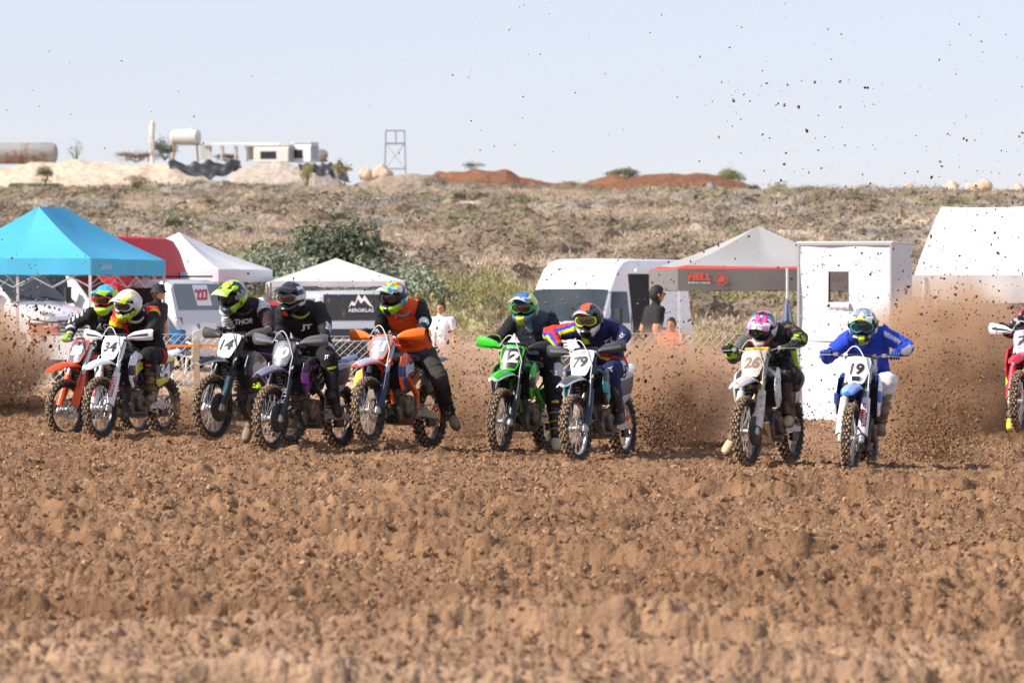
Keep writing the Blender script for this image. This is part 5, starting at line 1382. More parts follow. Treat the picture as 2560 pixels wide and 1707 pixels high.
# ------------------------------------------------------------------ paddock: canopies, vans, booth, fence
def canvas(name, col, trans=.25):
    if name in MATS: return MATS[name]
    m = mat(name, col, .75, var=.06, bump=.25, bscale=3.0, dscale=2)
    p = m.node_tree.nodes['Principled BSDF']; n, l = nodes_of(m)
    t = n.new('ShaderNodeBsdfTranslucent'); t.inputs[0].default_value = (*(lin(col) if isinstance(col, str) else col), 1)
    mx = n.new('ShaderNodeMixShader'); mx.inputs[0].default_value = trans; l.new(p.outputs[0], mx.inputs[1]); l.new(t.outputs[0], mx.inputs[2])
    l.new(mx.outputs[0], n['Material Output'].inputs[0]); return m


M_POLE = mat('canopy_pole', (.62, .63, .64), .5, .3, var=.1)
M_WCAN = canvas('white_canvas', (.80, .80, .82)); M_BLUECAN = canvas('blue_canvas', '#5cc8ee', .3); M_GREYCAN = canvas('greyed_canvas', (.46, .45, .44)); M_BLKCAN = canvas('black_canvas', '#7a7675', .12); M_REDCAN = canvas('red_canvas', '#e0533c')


def canopy(label, corner, ang, wl_, dr, eave, peak, ridge, val, m, mval=None, ground=0.0, sag=.10, band=None, legs=True, truss=True, name='canopy_tent', group='canopies in the paddock'):
    """pop-up canopy: nearest corner at `corner` (x, D); its right edge runs dr metres away at angle ang from the view axis, its left edge wl_ metres to the left; ridge along the right edge"""
    e1 = Vector((math.sin(R(ang)), math.cos(R(ang)), 0)); e2 = Vector((-math.cos(R(ang)), math.sin(R(ang)), 0))
    t = thing(name, (corner[0], corner[1], ground), label, 'canopy', group)
    h = eave - ground; pk = peak - ground
    def P(a, b, z): return e1 * (a * dr) + e2 * (b * wl_) + Vector((0, 0, z))
    ra, rb = .5 - ridge / dr / 2, .5 + ridge / dr / 2
    C = [P(0, 0, h), P(1, 0, h), P(1, 1, h), P(0, 1, h)]; T0, T1 = P(ra, .5, pk), P(rb, .5, pk)
    mb = MB()
    def face(a, b, ta, tb):
        def f(u, v):
            lo = a.lerp(b, u); hi = ta.lerp(tb, u); p = lo.lerp(hi, v)
            p.z -= sag * math.sin(v * math.pi) * (.5 + .9 * (1 - abs(2 * u - 1))); p.z += .012 * math.sin(u * 40 + v * 9) * v * (1 - v)
            return p
        mb.sheet(f, 14, 10, .004, 0, (lambda u, v: 1 if band and v < band else 0) if band else None)
    for a, b, ta, tb in ((C[0], C[1], T0, T1), (C[1], C[2], T1, T1), (C[2], C[3], T1, T0), (C[3], C[0], T0, T0)): face(b, a, tb, ta)
    mb.build('roof', [m, M_REDCAN] if band else m, t, ang=60)
    for i, (a, b) in enumerate(((C[0], C[1]), (C[1], C[2]), (C[2], C[3]), (C[3], C[0]))):
        vb = MB(); out = ((a + b) / 2 - P(.5, .5, h)).normalized() * .012
        def vf(u, v, a=a, b=b, out=out): p = a.lerp(b, u) + out * (1 + .8 * math.sin(u * 17)); p.z -= val * v * (1 + .02 * math.sin(u * 23)); return p
        vb.sheet(vf, 24, 3, .003); vb.build('valance', mval or m, t)
    if legs:
        for c in C:
            q = c + (P(.5, .5, h) - c).normalized() * .03
            MB().box((0, 0, 0), (.045, .045, h - .05), Matrix.Translation((q.x, q.y, (h - .05) / 2))).build('leg', M_POLE, t)
        for a, b in (((C[0], C[1]), (C[1], C[2]), (C[2], C[3]), (C[3], C[0])) if truss else ()):
            n_ = 4; lo, hi = -val - .20, -val * .5; tb_ = MB(); ins = (P(.5, .5, h) - (a + b) / 2).normalized() * .03
            for k in range(n_):
                p, q = a.lerp(b, k / n_) + ins, a.lerp(b, (k + 1) / n_) + ins
                tb_.tube([p + Vector((0, 0, lo)), q + Vector((0, 0, hi))], .008, 5); tb_.tube([p + Vector((0, 0, hi)), q + Vector((0, 0, lo))], .008, 5)
            tb_.build('scissor_truss', M_POLE, t)
    return t, e1, e2


tb, e1, e2 = canopy('bright blue pop-up canopy with a short ridge', (-6.75, 82), 11.5, 2.6, 4.5, 2.24, 3.10, 1.6, .26, M_BLUECAN, ground=.30, sag=.09)
decal(tb, 'lettering', 'BAVARIA', .10, mat('faint_print', '#a9d8ea', .7), lambda u, v: e1 * (.75 + u) + e2 * (-.022) + Vector((0, 0, 2.24 - .30 - .13 + v)), bold=.01, width=.8)
canopy('white pop-up canopy with a tall peak beside the red van', (-6.02, 105), 19, 3.0, 3.0, 2.2, 2.98, .02, .26, M_WCAN, ground=.25)
t3, e1, e2 = canopy('low white canopy between two parked cars, one side wall hanging', (-2.32, 106), 86, 2.7, 2.75, 1.96, 2.44, .02, .12, M_WCAN, ground=.05, sag=.02)
# that canopy's near corner is its right end: shift so that it spans the gap
t3.location = (-4.98, 106.2, .05)
mb = MB(); mb.sheet(lambda u, v: (e2 * (u * 2.7) + Vector((-.05 + .03 * math.sin(u * 22), 0, 1.9 - 1.5 * v))), 14, 4, .004); mb.build('side_wall', M_WCAN, t3)
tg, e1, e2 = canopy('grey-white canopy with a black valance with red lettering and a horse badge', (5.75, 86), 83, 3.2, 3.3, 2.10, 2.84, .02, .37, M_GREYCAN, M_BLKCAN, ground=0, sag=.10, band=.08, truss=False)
tg.location = (2.80, 86.4, 0)
M_HELL = mat('orange_red_print', '#d2584a', .7); M_PALE = mat('pale_print_white', '#e6e4e2', .6)
def valp(u, v): return e1 * u + e2 * (-.030) + Vector((0, 0, 2.10 - .17 + v))
decal(tg, 'lettering', 'HELL', .125, M_HELL, lambda u, v: valp(.36 + u, v + .04), bold=.06, shear=.1, width=.40)
decal(tg, 'lettering', 'ENERGY DRINK', .030, M_PALE, lambda u, v: valp(.36 + u, v - .065), bold=.01, width=.38)
decal(tg, 'lettering', 'HELL ENERGY', .07, mat('faded_red_print', '#9c6a64', .7), lambda u, v: valp(2.45 + u, v + .02), bold=.02, shear=.1, width=.75)
rb_ = MB(); rb_.loft([[valp(.74 + r_ * math.cos(q), r_ * math.sin(q) - .005) for q in [2 * math.pi * j / 28 for j in range(28)]] for r_ in (.105, .092)], cap=False)
hp = [(-.08, -.05), (-.03, -.09), (.0, -.05), (.05, -.06), (.085, .0), (.05, .07), (.0, .085), (-.03, .10), (-.03, .06), (-.075, .01)]
rb_.add([valp(.74 + a * .78, b * .78) for a, b in hp], [tuple(range(len(hp)))]); rb_.build('badge', M_HELL, tg, smooth=False)

# --- white gable tent at the right edge
tt_ = thing('party_tent', (5.80, 72, -.05), 'large white gable tent reaching out of the picture beside the booth', 'tent')
e = Vector((1, 0, 0)); dvec = Vector((.12, .99, 0))
def PT(a, b, z): return e * a + dvec * b + Vector((0, 0, z + .05))
mb = MB()
def gt(u, v):
    b = v * 5.0; z = 1.92 + (2.93 - 1.92) * (1 - abs(2 * v - 1) ** 1.15); a = -.15 + 7 * u + .30 * (1 - abs(2 * v - 1)) * (1 - u)
    return PT(a, b, z - .05 * math.sin(u * 18) * .3 - .03 * math.sin(v * 25) * abs(math.sin(u * 9)))
M_DCAN = mat('dusty_canvas', (.72, .71, .69), .8, var=.08, dscale=2.5, dirt=.16, dcol=(.50, .40, .30), bump=.4, bscale=2.5)
mb.sheet(gt, 40, 24, .006); mb.build('roof', M_DCAN, tt_, ang=60)
vb = MB(); vb.sheet(lambda u, v: PT(-.17 + 7 * u, -.02 + .03 * math.sin(u * 60) * v, 1.93 - (.30 + .10 * math.sin(u * 9)) * v), 70, 4, .004); vb.build('valance', M_DCAN, tt_)
vb = MB(); vb.sheet(lambda u, v: PT(-.17 + .45 * (1 - abs(2 * u - 1)) , 5 * u, 1.93 - .28 * v), 24, 3, .004); vb.build('valance', M_DCAN, tt_)
for a in (0, 2.3, 4.6):
    for b in (0, 5): MB().tube([PT(a, b, -.05), PT(a, b, 1.9)], .035, 8).build('post', M_POLE, tt_)
vb = MB(); vb.sheet(lambda u, v: PT(-.05 + .26 * u + .03 * math.sin(u * 9 + v * 2), .02 + .06 * math.sin(u * 14), 1.7 - 1.65 * v), 10, 8, .004); vb.build('side_curtain', M_WCAN, tt_)

# --- marshal's booth
bt_ = thing('marshal_booth', (4.38, 65.3, -.12), 'tall white booth with a square window hole, between the two rightmost riders', 'booth', rz=R(-17))
M_BOOTH = mat('booth_sheet', (.80, .80, .82), .6, var=.06, dirt=.10, dscale=6, bump=.3, bscale=4); M_WOOD = mat('rough_wood', (.20, .13, .07), .85, var=.3, dscale=12)
w2, H = .60, 2.42; wx0, wx1, wz0, wz1 = -.21, .055, 1.66, 2.06
fr = MB()
def fsheet(x0, x1, z0, z1):
    fr.sheet(lambda u, v: (x0 + (x1 - x0) * u, -w2 + .012 * math.sin((x0 + (x1 - x0) * u) * 9) * math.sin((z0 + (z1 - z0) * v) * 5) - .0, z0 + (z1 - z0) * v), 8, 10, .012)
fsheet(-w2, wx0, 0, H); fsheet(wx1, w2, 0, H); fsheet(wx0, wx1, 0, wz0); fsheet(wx0, wx1, wz1, H)
fr.build('front_panel', M_BOOTH, bt_)
for s in (1, -1):
    sp_ = MB(); sp_.box((s * w2, 0, .78), (.02, 2 * w2 - .03, 1.56)); sp_.box((s * w2, 0, 1.995), (.02, 2 * w2 - .03, .85)); sp_.build('side_panel', mat('booth_side_shaded', (.60, .60, .64), .6, var=.06, dscale=4, dirt=.06), bt_)  # sides greyer than the front: their shade is put into the sheet colour
for x in (-w2 + .05, w2 - .05, wx0 - .02):
    MB().box((x, -w2 + .06, H / 2), (.05, .05, H - .03)).build('post', M_WOOD, bt_)
for x in (-w2 + .05, w2 - .05): MB().box((x, w2 - .05, H / 2), (.05, .05, H - .03)).build('post', M_WOOD, bt_)
MB().box((0, 0, H + .012), (1.24, 1.24, .02)).build('roof', M_BOOTH, bt_)
M_EDGE = mat('booth_edging', (.42, .42, .44), .6, dirt=.1)
for x0, x1, z0, z1 in ((-w2 - .012, w2 + .012, H - .03, H), (-w2 - .012, -w2 + .018, 0, H - .03), (w2 - .014, w2 + .012, 0, H - .03)):
    MB().box(((x0 + x1) / 2, -w2 - .016, (z0 + z1) / 2), (x1 - x0, .014, z1 - z0)).build('edging', M_EDGE, bt_)
for k in range(9):
    for x in (-w2 + .035, w2 - .032): MB().lathe([(.002, 0), (.010, -.002), (.011, -.005), (.002, -.006)], 8, (x, -w2 - .020, .15 + k * .27)).build('fixing', M_EDGE, bt_)
MB().box((0, -w2 - .008, 1.18), (1.15, .006, .008)).build('seam', M_EDGE, bt_)
fl = MB(); fl.sheet(lambda u, v: (wx0 + .01 + .26 * u, -w2 - .012 - .02 * math.sin(v * 3.1) - .006 * math.sin(u * 20), wz0 + .01 - .09 * v), 8, 5, .006); fl.build('window_flap', M_BOOTH, bt_)

# --- folded parasol beside the booth
fp = thing('folded_parasol', on_ground(1968, 78), 'folded grey-blue parasol standing left of the white booth', 'parasol')
MB().tube([(0, 0, 0), (0, 0, 2.05)], .02, 8).build('pole', M_POLE, fp)
cn = MB()
def cone(u, v): q = 2 * math.pi * u; r_ = .01 + (.14 - .10 * max(0, v - .85) / .15) * v * (1 + .25 * math.sin(q * 6)); return (r_ * math.cos(q), r_ * math.sin(q), 1.62 - .72 * v)
cn.sheet(cone, 36, 8, .003); cn.build('folded_canopy', canvas('parasol_cloth', '#7d8aa6'), fp)

# ------------------------------------------------------------------ vehicles
M_GLASS = mat('dark_glass', (.018, .024, .028), .1, 0.0, spec=.4); M_GLASSL = mat('windscreen', (.045, .058, .066), .08, 0.0, spec=.45, var=.4, dscale=1.2)
M_VANW = mat('van_white', (.80, .80, .81), .3, coat=.3, var=.03, dirt=.05, dscale=3); M_VANR = mat('van_red', '#c4202c', .5, var=.04, dscale=2, spec=.3); M_SILV = mat('car_silver', (.58, .59, .61), .35, .35, coat=.3, dirt=.08, dscale=3)
M_LAMP = mat('headlamp', (.75, .78, .8), .1, coat=.5); M_TAIL = mat('tail_lamp', '#a3161a', .25, coat=.4); M_TRIM = mat('black_trim', (.03, .03, .032), .6); M_TYRE2 = mat('road_tyre', (.03, .03, .03), .8, dirt=.2)
M_CARB = mat('car_black', (.03, .03, .033), .35, coat=.3, dirt=.18, dscale=4)


def vehicle(name, label, pos, rz, prof, W_, paint_m, belt, cat='van', group='vehicles parked in the paddock', taper=.86, wheels=(1.75, -1.75), wr=.34):
    """body lofted from a list of (x, top z, bottom z, half width); returns the thing and surface helpers"""
    t = thing(name, pos, label, cat, group, rz=rz)
    xs = [p[0] for p in prof][::-1]; tops = [p[1] for p in prof][::-1]; hws = [p[3] for p in prof][::-1]
    def top(x): return float(np.interp(x, xs, tops))
    def hw(x): return float(np.interp(x, xs, hws))
    def side(x, z):
        zt, w_ = top(x), hw(x)
        if z <= belt: return w_
        return w_ + (w_ * taper - w_) * min(1, (z - belt) / max(.05, (zt - .10 - belt)))
    mb = MB(); rings = []
    for x, zt, zb, w_ in prof:
        h = []
        zs = [zb, zb, zb + .10]; ys = [0, w_ * .92, w_]
        bz = min(belt, zt - .06)
        for k in range(1, 4): zs.append(zb + .10 + (bz - zb - .10) * k / 3); ys.append(w_)
        wt = w_ * taper if zt > belt + .3 else w_ * .97
        for k in range(1, 4): zs.append(bz + (max(bz, zt - .10) - bz) * k / 3); ys.append(w_ + (wt - w_) * k / 3)
        zs += [zt - .045, zt - .012, zt]; ys += [wt - .03, wt - .12, 0]
        half = list(zip(ys, zs)); rings.append([(x, y, z) for y, z in half] + [(x, -y, z) for y, z in half[-2:0:-1]])
    mb.loft(rings[::-1]); mb.build('body', paint_m, t, ang=32)
    for x in wheels:
        for s in (1, -1):
            y = s * (W_ / 2 - .10)
            wb = MB(); wb.lathe([(wr * .55, -.10), (wr * .92, -.11), (wr, -.08), (wr, .08), (wr * .92, .11), (wr * .55, .10)], 24, (x, y, wr)); wh = wb.build('wheel', M_TYRE2, t)
            rm = MB(); rm.lathe([(.03, s * .115), (wr * .35, s * .10), (wr * .55, s * .112), (wr * .6, s * .112)], 20, (x, y, wr), cap=False); rm.build('rim', M_ALU, wh)
            ar = MB(); ar.sheet(lambda u, v: (x + (wr + .03 + .05 * v) * math.cos(math.pi * u), s * (W_ / 2 + .004), wr + (wr + .03 + .05 * v) * math.sin(math.pi * u)), 16, 1, .02); ar.build('wheel_arch', M_TRIM, t)
    def ptop(x, y, off=.012): return (x, y, top(x) + off)
    def pside(x, z, s, off=.012): return (x, s * (side(x, z) + off), z)
    return t, ptop, pside, top, side


def quad_side(t, name, m, pside, s, pts, n=8, off=.012):
    """window panel on a vehicle side: pts = four (x,z) corners"""
    mb = MB(); a, b, c, d = [Vector((p[0], p[1], 0)) for p in pts]
    mb.sheet(lambda u, v: pside(*((a.lerp(b, u)).lerp(d.lerp(c, u), v))[:2], s, off), n, n, .008); return mb.build(name, m, t)


VANP = [(2.72, .72, .42, .80), (2.68, .98, .32, .90), (2.50, 1.10, .26, .98), (2.00, 1.20, .26, 1.0), (1.30, 1.93, .26, 1.0), (.90, 2.34, .26, 1.0), (.60, 2.50, .26, 1.0), (.30, 2.54, .26, 1.0), (-2.45, 2.54, .26, 1.0), (-2.62, 2.44, .28, .98), (-2.70, 2.1, .34, .96)]


def van(label, pos, rz, paint_m, glass=None, open_door=False, name='panel_van', rear=False):
    t, ptop, pside, top, side = vehicle(name, label, pos, rz, VANP, 2.0, paint_m, 1.16)
    g = glass or M_GLASSL
    mb = MB(); mb.sheet(lambda u, v: ptop(1.95 - .62 * v, (2 * u - 1) * (.90 - .085 * v), .014 - .02 * abs(2 * u - 1) ** 6), 14, 10, .008); ws = mb.build('windscreen', g, t)
    wp = MB(); wp.tube([ptop(1.98, .1, .03), ptop(1.90, -.55, .045)], .010, 5); wp.tube([ptop(1.98, .75, .03), ptop(1.90, .15, .045)], .010, 5); wp.build('wiper', M_TRIM, t)
    for s in (1, -1):
        quad_side(t, 'door_window', M_GLASS, pside, s, ((1.62, 1.22), (.66, 1.22), (.66, 1.86), (1.28, 1.86)))
        mr_ = MB(); mr_.box((1.60, s * 1.16, 1.36), (.10, .16, .32), ch=.03); mr_.tube([(1.60, s * 1.0, 1.25), (1.60, s * 1.12, 1.28)], .03, 6); mr_.build('mirror', M_TRIM, t)
        hl = MB(); hl.sheet(lambda u, v: (2.69 - .16 * u + .012, s * (.62 + .30 * u), .80 + .22 * v + .05 * u), 6, 4, .02); hl.build('headlamp', M_LAMP, t)
        sl_ = MB(); sl_.box((0, s * 1.008, .62), (4.6, .012, .10)); sl_.build('side_trim', M_TRIM, t)
        se = MB(); se.box((.58, s * 1.003, .9), (.012, .012, 1.1)); se.box((-.70, s * 1.003, .9), (.012, .012, 1.1)); se.build('panel_gap', M_TRIM, t)
        tl = MB(); tl.box((-2.66, s * .90, 1.25), (.06, .10, .55)); tl.build('tail_lamp', M_TAIL, t)
    gr = MB()
    for k in range(4): gr.box((2.715 - .01 * k, 0, .70 + .065 * k), (.03, 1.05, .028))
    gr.build('grille', M_TRIM, t)
    MB().box((2.70, 0, .46), (.10, 1.75, .20), ch=.02).build('bumper', M_TRIM, t); MB().box((2.765, 0, .52), (.012, .50, .11)).build('licence_plate', M_WHITEP, t)
    if open_door:
        quad_side(t, 'door_opening', mat('van_inside', (.02, .02, .022), .9), pside, 1, ((.50, .40), (-.62, .40), (-.62, 2.22), (.50, 2.22)))  # black panel laid on the closed side, standing for the unlit interior
        MB().box((-.75, 1.03, 2.30), (2.4, .05, .06)).build('door_rail', paint_m, t)
        dr = MB(); dr.sheet(lambda u, v: (-.70 - 1.15 * u, side(-1, .45 + 1.78 * v) + .09, .45 + 1.78 * v), 6, 8, .05); sd = dr.build('sliding_door', paint_m, t)
        MB().box((-.82, 1.13, 1.10), (.14, .03, .05)).build('handle', M_TRIM, sd)
    if rear:
        for s in (1, -1): MB().sheet(lambda u, v: (-2.685 - .012 + .06 * v * v * v, s * (.06 + .62 * u), 1.22 + .62 * v), 6, 6, .008).build('rear_window', M_GLASS, t)
        MB().box((-2.70, 0, 1.2), (.02, .016, 1.7)).build('door_gap', M_TRIM, t)
    return t


def facing(theta): return R(-90 - theta)          # heading: 0 faces the camera, positive turns to the picture's left


van('white high-roof van with its side door open, behind the two middle riders', (1.78, 105.5, -.12), facing(25), M_VANW, open_door=True)
van('tall red van behind the blue canopy', (-7.55, 99.3, .25), facing(196), M_VANR, M_GLASS, rear=True)
van('white van showing its windscreen under the blue canopy, at the left edge', (-10.3, 93.9, .30), facing(-62), M_VANW)
van('white van parked behind the first one under the blue canopy, black mirror showing', (-9.1, 97.4, .30), facing(-60), M_VANW, M_GLASS)

SUVP = [(2.3, .75, .35, .82), (2.2, .95, .3, .88), (1.1, 1.05, .28, .90), (.5, 1.66, .28, .90), (.1, 1.74, .28, .9), (-1.9, 1.74, .28, .90), (-2.10, 1.66, .28, .90), (-2.32, 1.02, .30, .90), (-2.38, .80, .40, .86)]
def backed(label, pos, rz, paint_m, cat, name, glass, hard=None):
    """car seen from behind: raked tailgate with window, lamps, bumper"""
    t, ptop, pside, top, side = vehicle(name, label, pos, rz, SUVP, 1.8, paint_m, 1.0, cat, taper=.88, wheels=(1.45, -1.40))
    mb = MB(); mb.sheet(lambda u, v: ptop(-2.275 + .17 * v, (2 * u - 1) * (.74 - .04 * v), .012), 10, 8, .008); rw = mb.build('rear_window', glass, t)
    for s in (1, -1):
        quad_side(t, 'side_window', M_GLASS, pside, s, ((.55, 1.08), (-1.85, 1.08), (-1.80, 1.58), (.35, 1.58)))
        MB().sheet(lambda u, v: (-2.30 - .06 * (1 - v) - .02 + .04 * u, s * (.72 + .17 * u), .70 + .32 * v), 4, 6, .02).build('tail_lamp', M_TAIL, t)
        MB().tube([(.3, s * .78, 1.80), (-1.9, s * .78, 1.80)], .018, 6).build('roof_rail', M_TRIM, t)
    MB().box((-2.40, 0, .50), (.14, 1.7, .20), ch=.03).build('bumper', M_TRIM, t); MB().box((-2.395, 0, .86), (.02, .52, .12)).build('licence_plate', M_WHITEP, t)
    return t, ptop


t, ptop = backed('dusty silver estate car with a 227 sign in its rear window', (-7.75, 98.5, .22), facing(124), M_SILV, 'car', 'estate_car', mat('dusty_glass', (.16, .19, .20), .25, coat=.3))
def rwin(u, v): x = -2.19 + v * .24; p = ptop(x, -u, .028); return p
MB().sheet(lambda a, b: rwin(.08 + (a - .5) * .46, (b - .5) * .56 + .02), 6, 8, .004).build('sign', M_WHITEP, t)
decal(t, 'race_number', '227', .30, M_REDINK, lambda u, v: Vector(rwin(.08 + u, v + .02)) + Vector((-.012, 0, .012)), bold=.04, width=.40)
t, ptop = backed('dark pickup with a black hardtop carrying a mountain logo', (-3.42, 99.8, .02), facing(166), M_SILV, 'pickup', 'pickup_truck', mat('hardtop_black', (.035, .034, .034), .5, dirt=.25, dscale=4))
def rwin2(u, v): return ptop(-2.19 + v * .24, -u, .03)
lg = MB(); mt = [(-.30, -.10), (-.20, .02), (-.13, -.02), (-.03, .14), (.05, .05), (.12, .12), (.24, -.02), (.32, -.10), (.20, -.05), (.10, .03), (.02, -.03), (-.05, .05), (-.14, -.07), (-.22, -.05)]
lg.add([rwin2(a * .8, b * 1.6 + .12) for a, b in mt], [tuple(range(len(mt)))]); lg.build('logo', M_PALE, t, smooth=False)
decal(t, 'lettering', 'AEROKLAS', .10, M_PALE, lambda u, v: Vector(rwin2(u, v - .12)) + Vector((-.01, 0, .01)), bold=.02, width=.50)
MB().sheet(lambda u, v: (-2.33 - .03 - .04 * (1 - v), -.10 - .42 * u, .58 + .42 * v), 3, 3, .02).build('notice', mat('pale_board', (.62, .58, .50), .7, dirt=.1), t)
MB().sheet(lambda u, v: (-2.355 - .03 * (1 - v), -.08 + .75 * u, .60 + .40 * v), 3, 3, .014).build('tailgate', M_CARB, t)
backed('small red car mostly hidden behind the rider with striped sleeves', (-5.78, 106.5, -.20), facing(170), M_VANR, 'car', 'small_car', M_GLASS)

# ------------------------------------------------------------------ fence along the track
FD = 66.6
fx0, fx1 = -7.2, 4.0
fe = thing('chain_link_fence', (0, FD, 0), 'low chain-link fence with thin posts behind the riders', 'fence')
M_WIRE = mat('galvanised_wire', (.60, .52, .43), .6, .3); M_POST = mat('weathered_wood', (.42, .30, .19), .85, var=.2, dscale=9); M_TAPE = mat('orange_tape', '#e08a3c', .6)
mb = MB(); n_ = 180; zb = .22
for k in range(-14, int((fx1 - fx0) / .10) + 1):
    for s in (1, -1):
        x0 = fx0 + k * .10; xa, xb = (x0, x0 + .92) if s > 0 else (x0 + .92, x0)
        mb.tube([(xa, .003 * s, zb), ((xa + xb) / 2, .01 * math.sin(k), zb + .45), (xb, .003 * s, zb + .90 + .02 * math.sin(x0 * .8))], 0.0027, 3, cap=False)
mb.tube([(fx0 + (fx1 - fx0) * i / 30, 0, zb + .905 + .02 * math.sin((fx0 + (fx1 - fx0) * i / 30) * .8)) for i in range(31)], .005, 5)
mb.build('wire_mesh', M_WIRE, fe)
for x in (-7.1, -5.6, -4.72, -2.9, -1.0, .9, 2.2, 3.6):
    MB().tube([(x, .03, -.2), (x, .03, 1.16)], .020, 7).build('post', M_POLE, fe)
for x in (-4.10,): MB().box((x, -.03, .55), (.075, .06, 1.02)).build('post', M_POST, fe)
MB().box((-4.25, -.045, .985), (1.05, .012, .035)).build('tape', M_TAPE, fe)
bn = MB(); bn.sheet(lambda u, v: (-.42 * 0 + .95 * (u - .5), .006 * math.sin(u * 9), .31 * (v - .5)), 10, 4, .004)
o = bn.build('banner', mat('banner_white', (.80, .79, .76), .6, dirt=.04, dscale=3), loc=(-5.72, FD - .05, .96)); tag(o, 'plain white banner tied to the fence behind the orange bike', 'banner')

# plastic chairs and a jacket behind the fence
def chair(label, p, rz):
    t = thing('plastic_chair', p, label, 'chair', 'plastic chairs behind the fence', rz=rz); m = mat('chair_white', (.78, .78, .80), .4)
    MB().sheet(lambda u, v: (-.21 + .42 * u, -.20 + .42 * v, .43 + .02 * math.sin(u * 3.1)), 4, 4, .012).build('seat', m, t)
    MB().sheet(lambda u, v: (-.21 + .42 * u, .22 + .10 * v + .03 * math.cos(u * 6.2), .44 + .42 * v - .05 * abs(2 * u - 1) ** 3 * v), 8, 5, .012).build('backrest', m, t)
    for sx in (-1, 1):
        for sy in (-1, 1): MB().tube([(sx * .19, sy * .19, .43), (sx * .23, sy * .23, 0)], [.022, .014], 6).build('leg', m, t)
        MB().tube([(sx * .23, -.2, .43), (sx * .25, -.18, .64), (sx * .25, .15, .66), (sx * .21, .25, .62)], .016, 6).build('armrest', m, t)
    return t
chair('white plastic chair under the draped blue jacket', (-5.32, 78.5, .30), R(160)); chair('white plastic chair right of the one with the jacket', (-4.78, 78.9, .27), R(195)); chair('white plastic chair nearest the wooden fence post', (-4.33, 78.2, .22), R(170))
jk = MB(); jk.sheet(lambda u, v: (-.30 + .60 * u, -.14 + .05 * math.sin(u * 7) + .12 * math.cos(v * 3), .95 - .30 * v - .04 * math.sin(u * 11 + v * 3) - .10 * abs(2 * u - 1) ** 2), 16, 10, .02)
o = jk.build('jacket', mat('jacket_blue', '#2a6ea0', .8, var=.15), loc=(-5.30, 78.35, .22)); tag(o, 'blue jacket draped over a plastic chair behind the fence', 'jacket')

# parked orange minibike by the left van
pk = thing('parked_motorbike', (-7.25, 79.5, .27), 'small parked motorbike with an orange tail, in front of the left white van', 'motorcycle', rz=R(70))
MB().loft([[(x, y * w_, z) for y, z in ((-1, b), (-.7, c), (.7, c), (1, b), (0, a))] for x, a, b, c, w_ in ((-.5, .70, .85, .95, .04), (-.3, .55, .75, .92, .10), (0, .5, .7, .85, .11), (.3, .6, .75, .9, .09), (.45, .8, .85, .9, .03))]).build('bodywork', plastic('#e8601c'), pk)
for x in (-.55, .55):
    wb = MB(); wb.lathe([(.20, -.04), (.27, -.05), (.30, 0), (.27, .05), (.20, .04)], 22, (x, 0, .30), cap=False); wh = wb.build('wheel', M_TYRE2, pk); sp2 = MB()
    for k in range(12): q = k * math.pi / 6; sp2.tube([(x, 0, .30), (x + .2 * math.cos(q), 0, .3 + .2 * math.sin(q))], .005, 4)
    sp2.build('spokes', M_SPOKED, wh)
MB().tube([(.55, .06, .30), (.38, .06, .95)], .02, 6).tube([(.55, -.06, .30), (.38, -.06, .95)], .02, 6).build('fork', M_STEEL, pk); MB().tube([(.30, -.36, 1.0), (.36, -.1, .96), (.36, .1, .96), (.30, .36, 1.0)], .014, 6).build('handlebar', M_BLK, pk)
MB().tube([(-.55, .05, .3), (-.1, .05, .42), (.35, .03, .85)], .03, 6).tube([(-.1, 0, .42), (-.1, 0, .6), (.1, 0, .6)], [.1, .12, .1], 8).build('frame', M_ENG, pk); MB().box((-.25, 0, .93), (.5, .14, .05), ch=.03).build('seat', M_BLK, pk)
# yellow sack and red crate lying behind the fence
sk = MB(); sk.lathe([(.02, -.0), (.17, .02), (.20, .14), (.15, .28), (.05, .33)], 14, axis='z'); o = sk.build('sack', mat('sack_yellow', '#d9b94a', .8, var=.2), loc=(-1.96, 69.5, .33)); tag(o, 'yellow sack lying behind the fence beside the orange bike', 'sack')
cr = thing('toolbox', (1.72, 70.0, .30), 'red-orange toolbox behind the fence right of the navy rider', 'toolbox'); MB().box((0, 0, .10), (.34, .22, .20), ch=.02).build('body', plastic('#d8472a'), cr); MB().tube([(-.1, 0, .2), (-.1, 0, .26), (.1, 0, .26), (.1, 0, .2)], .012, 6).build('handle', M_BLK, cr)


# ------------------------------------------------------------------ onlookers
SKIN = lin('#b98868'); HAIR_M = mat('dark_hair', (.015, .011, .009), .7, bump=.5, bscale=90)
M_PERS = attr_mat('everyday_cloth', .85, .04, .3, 70)


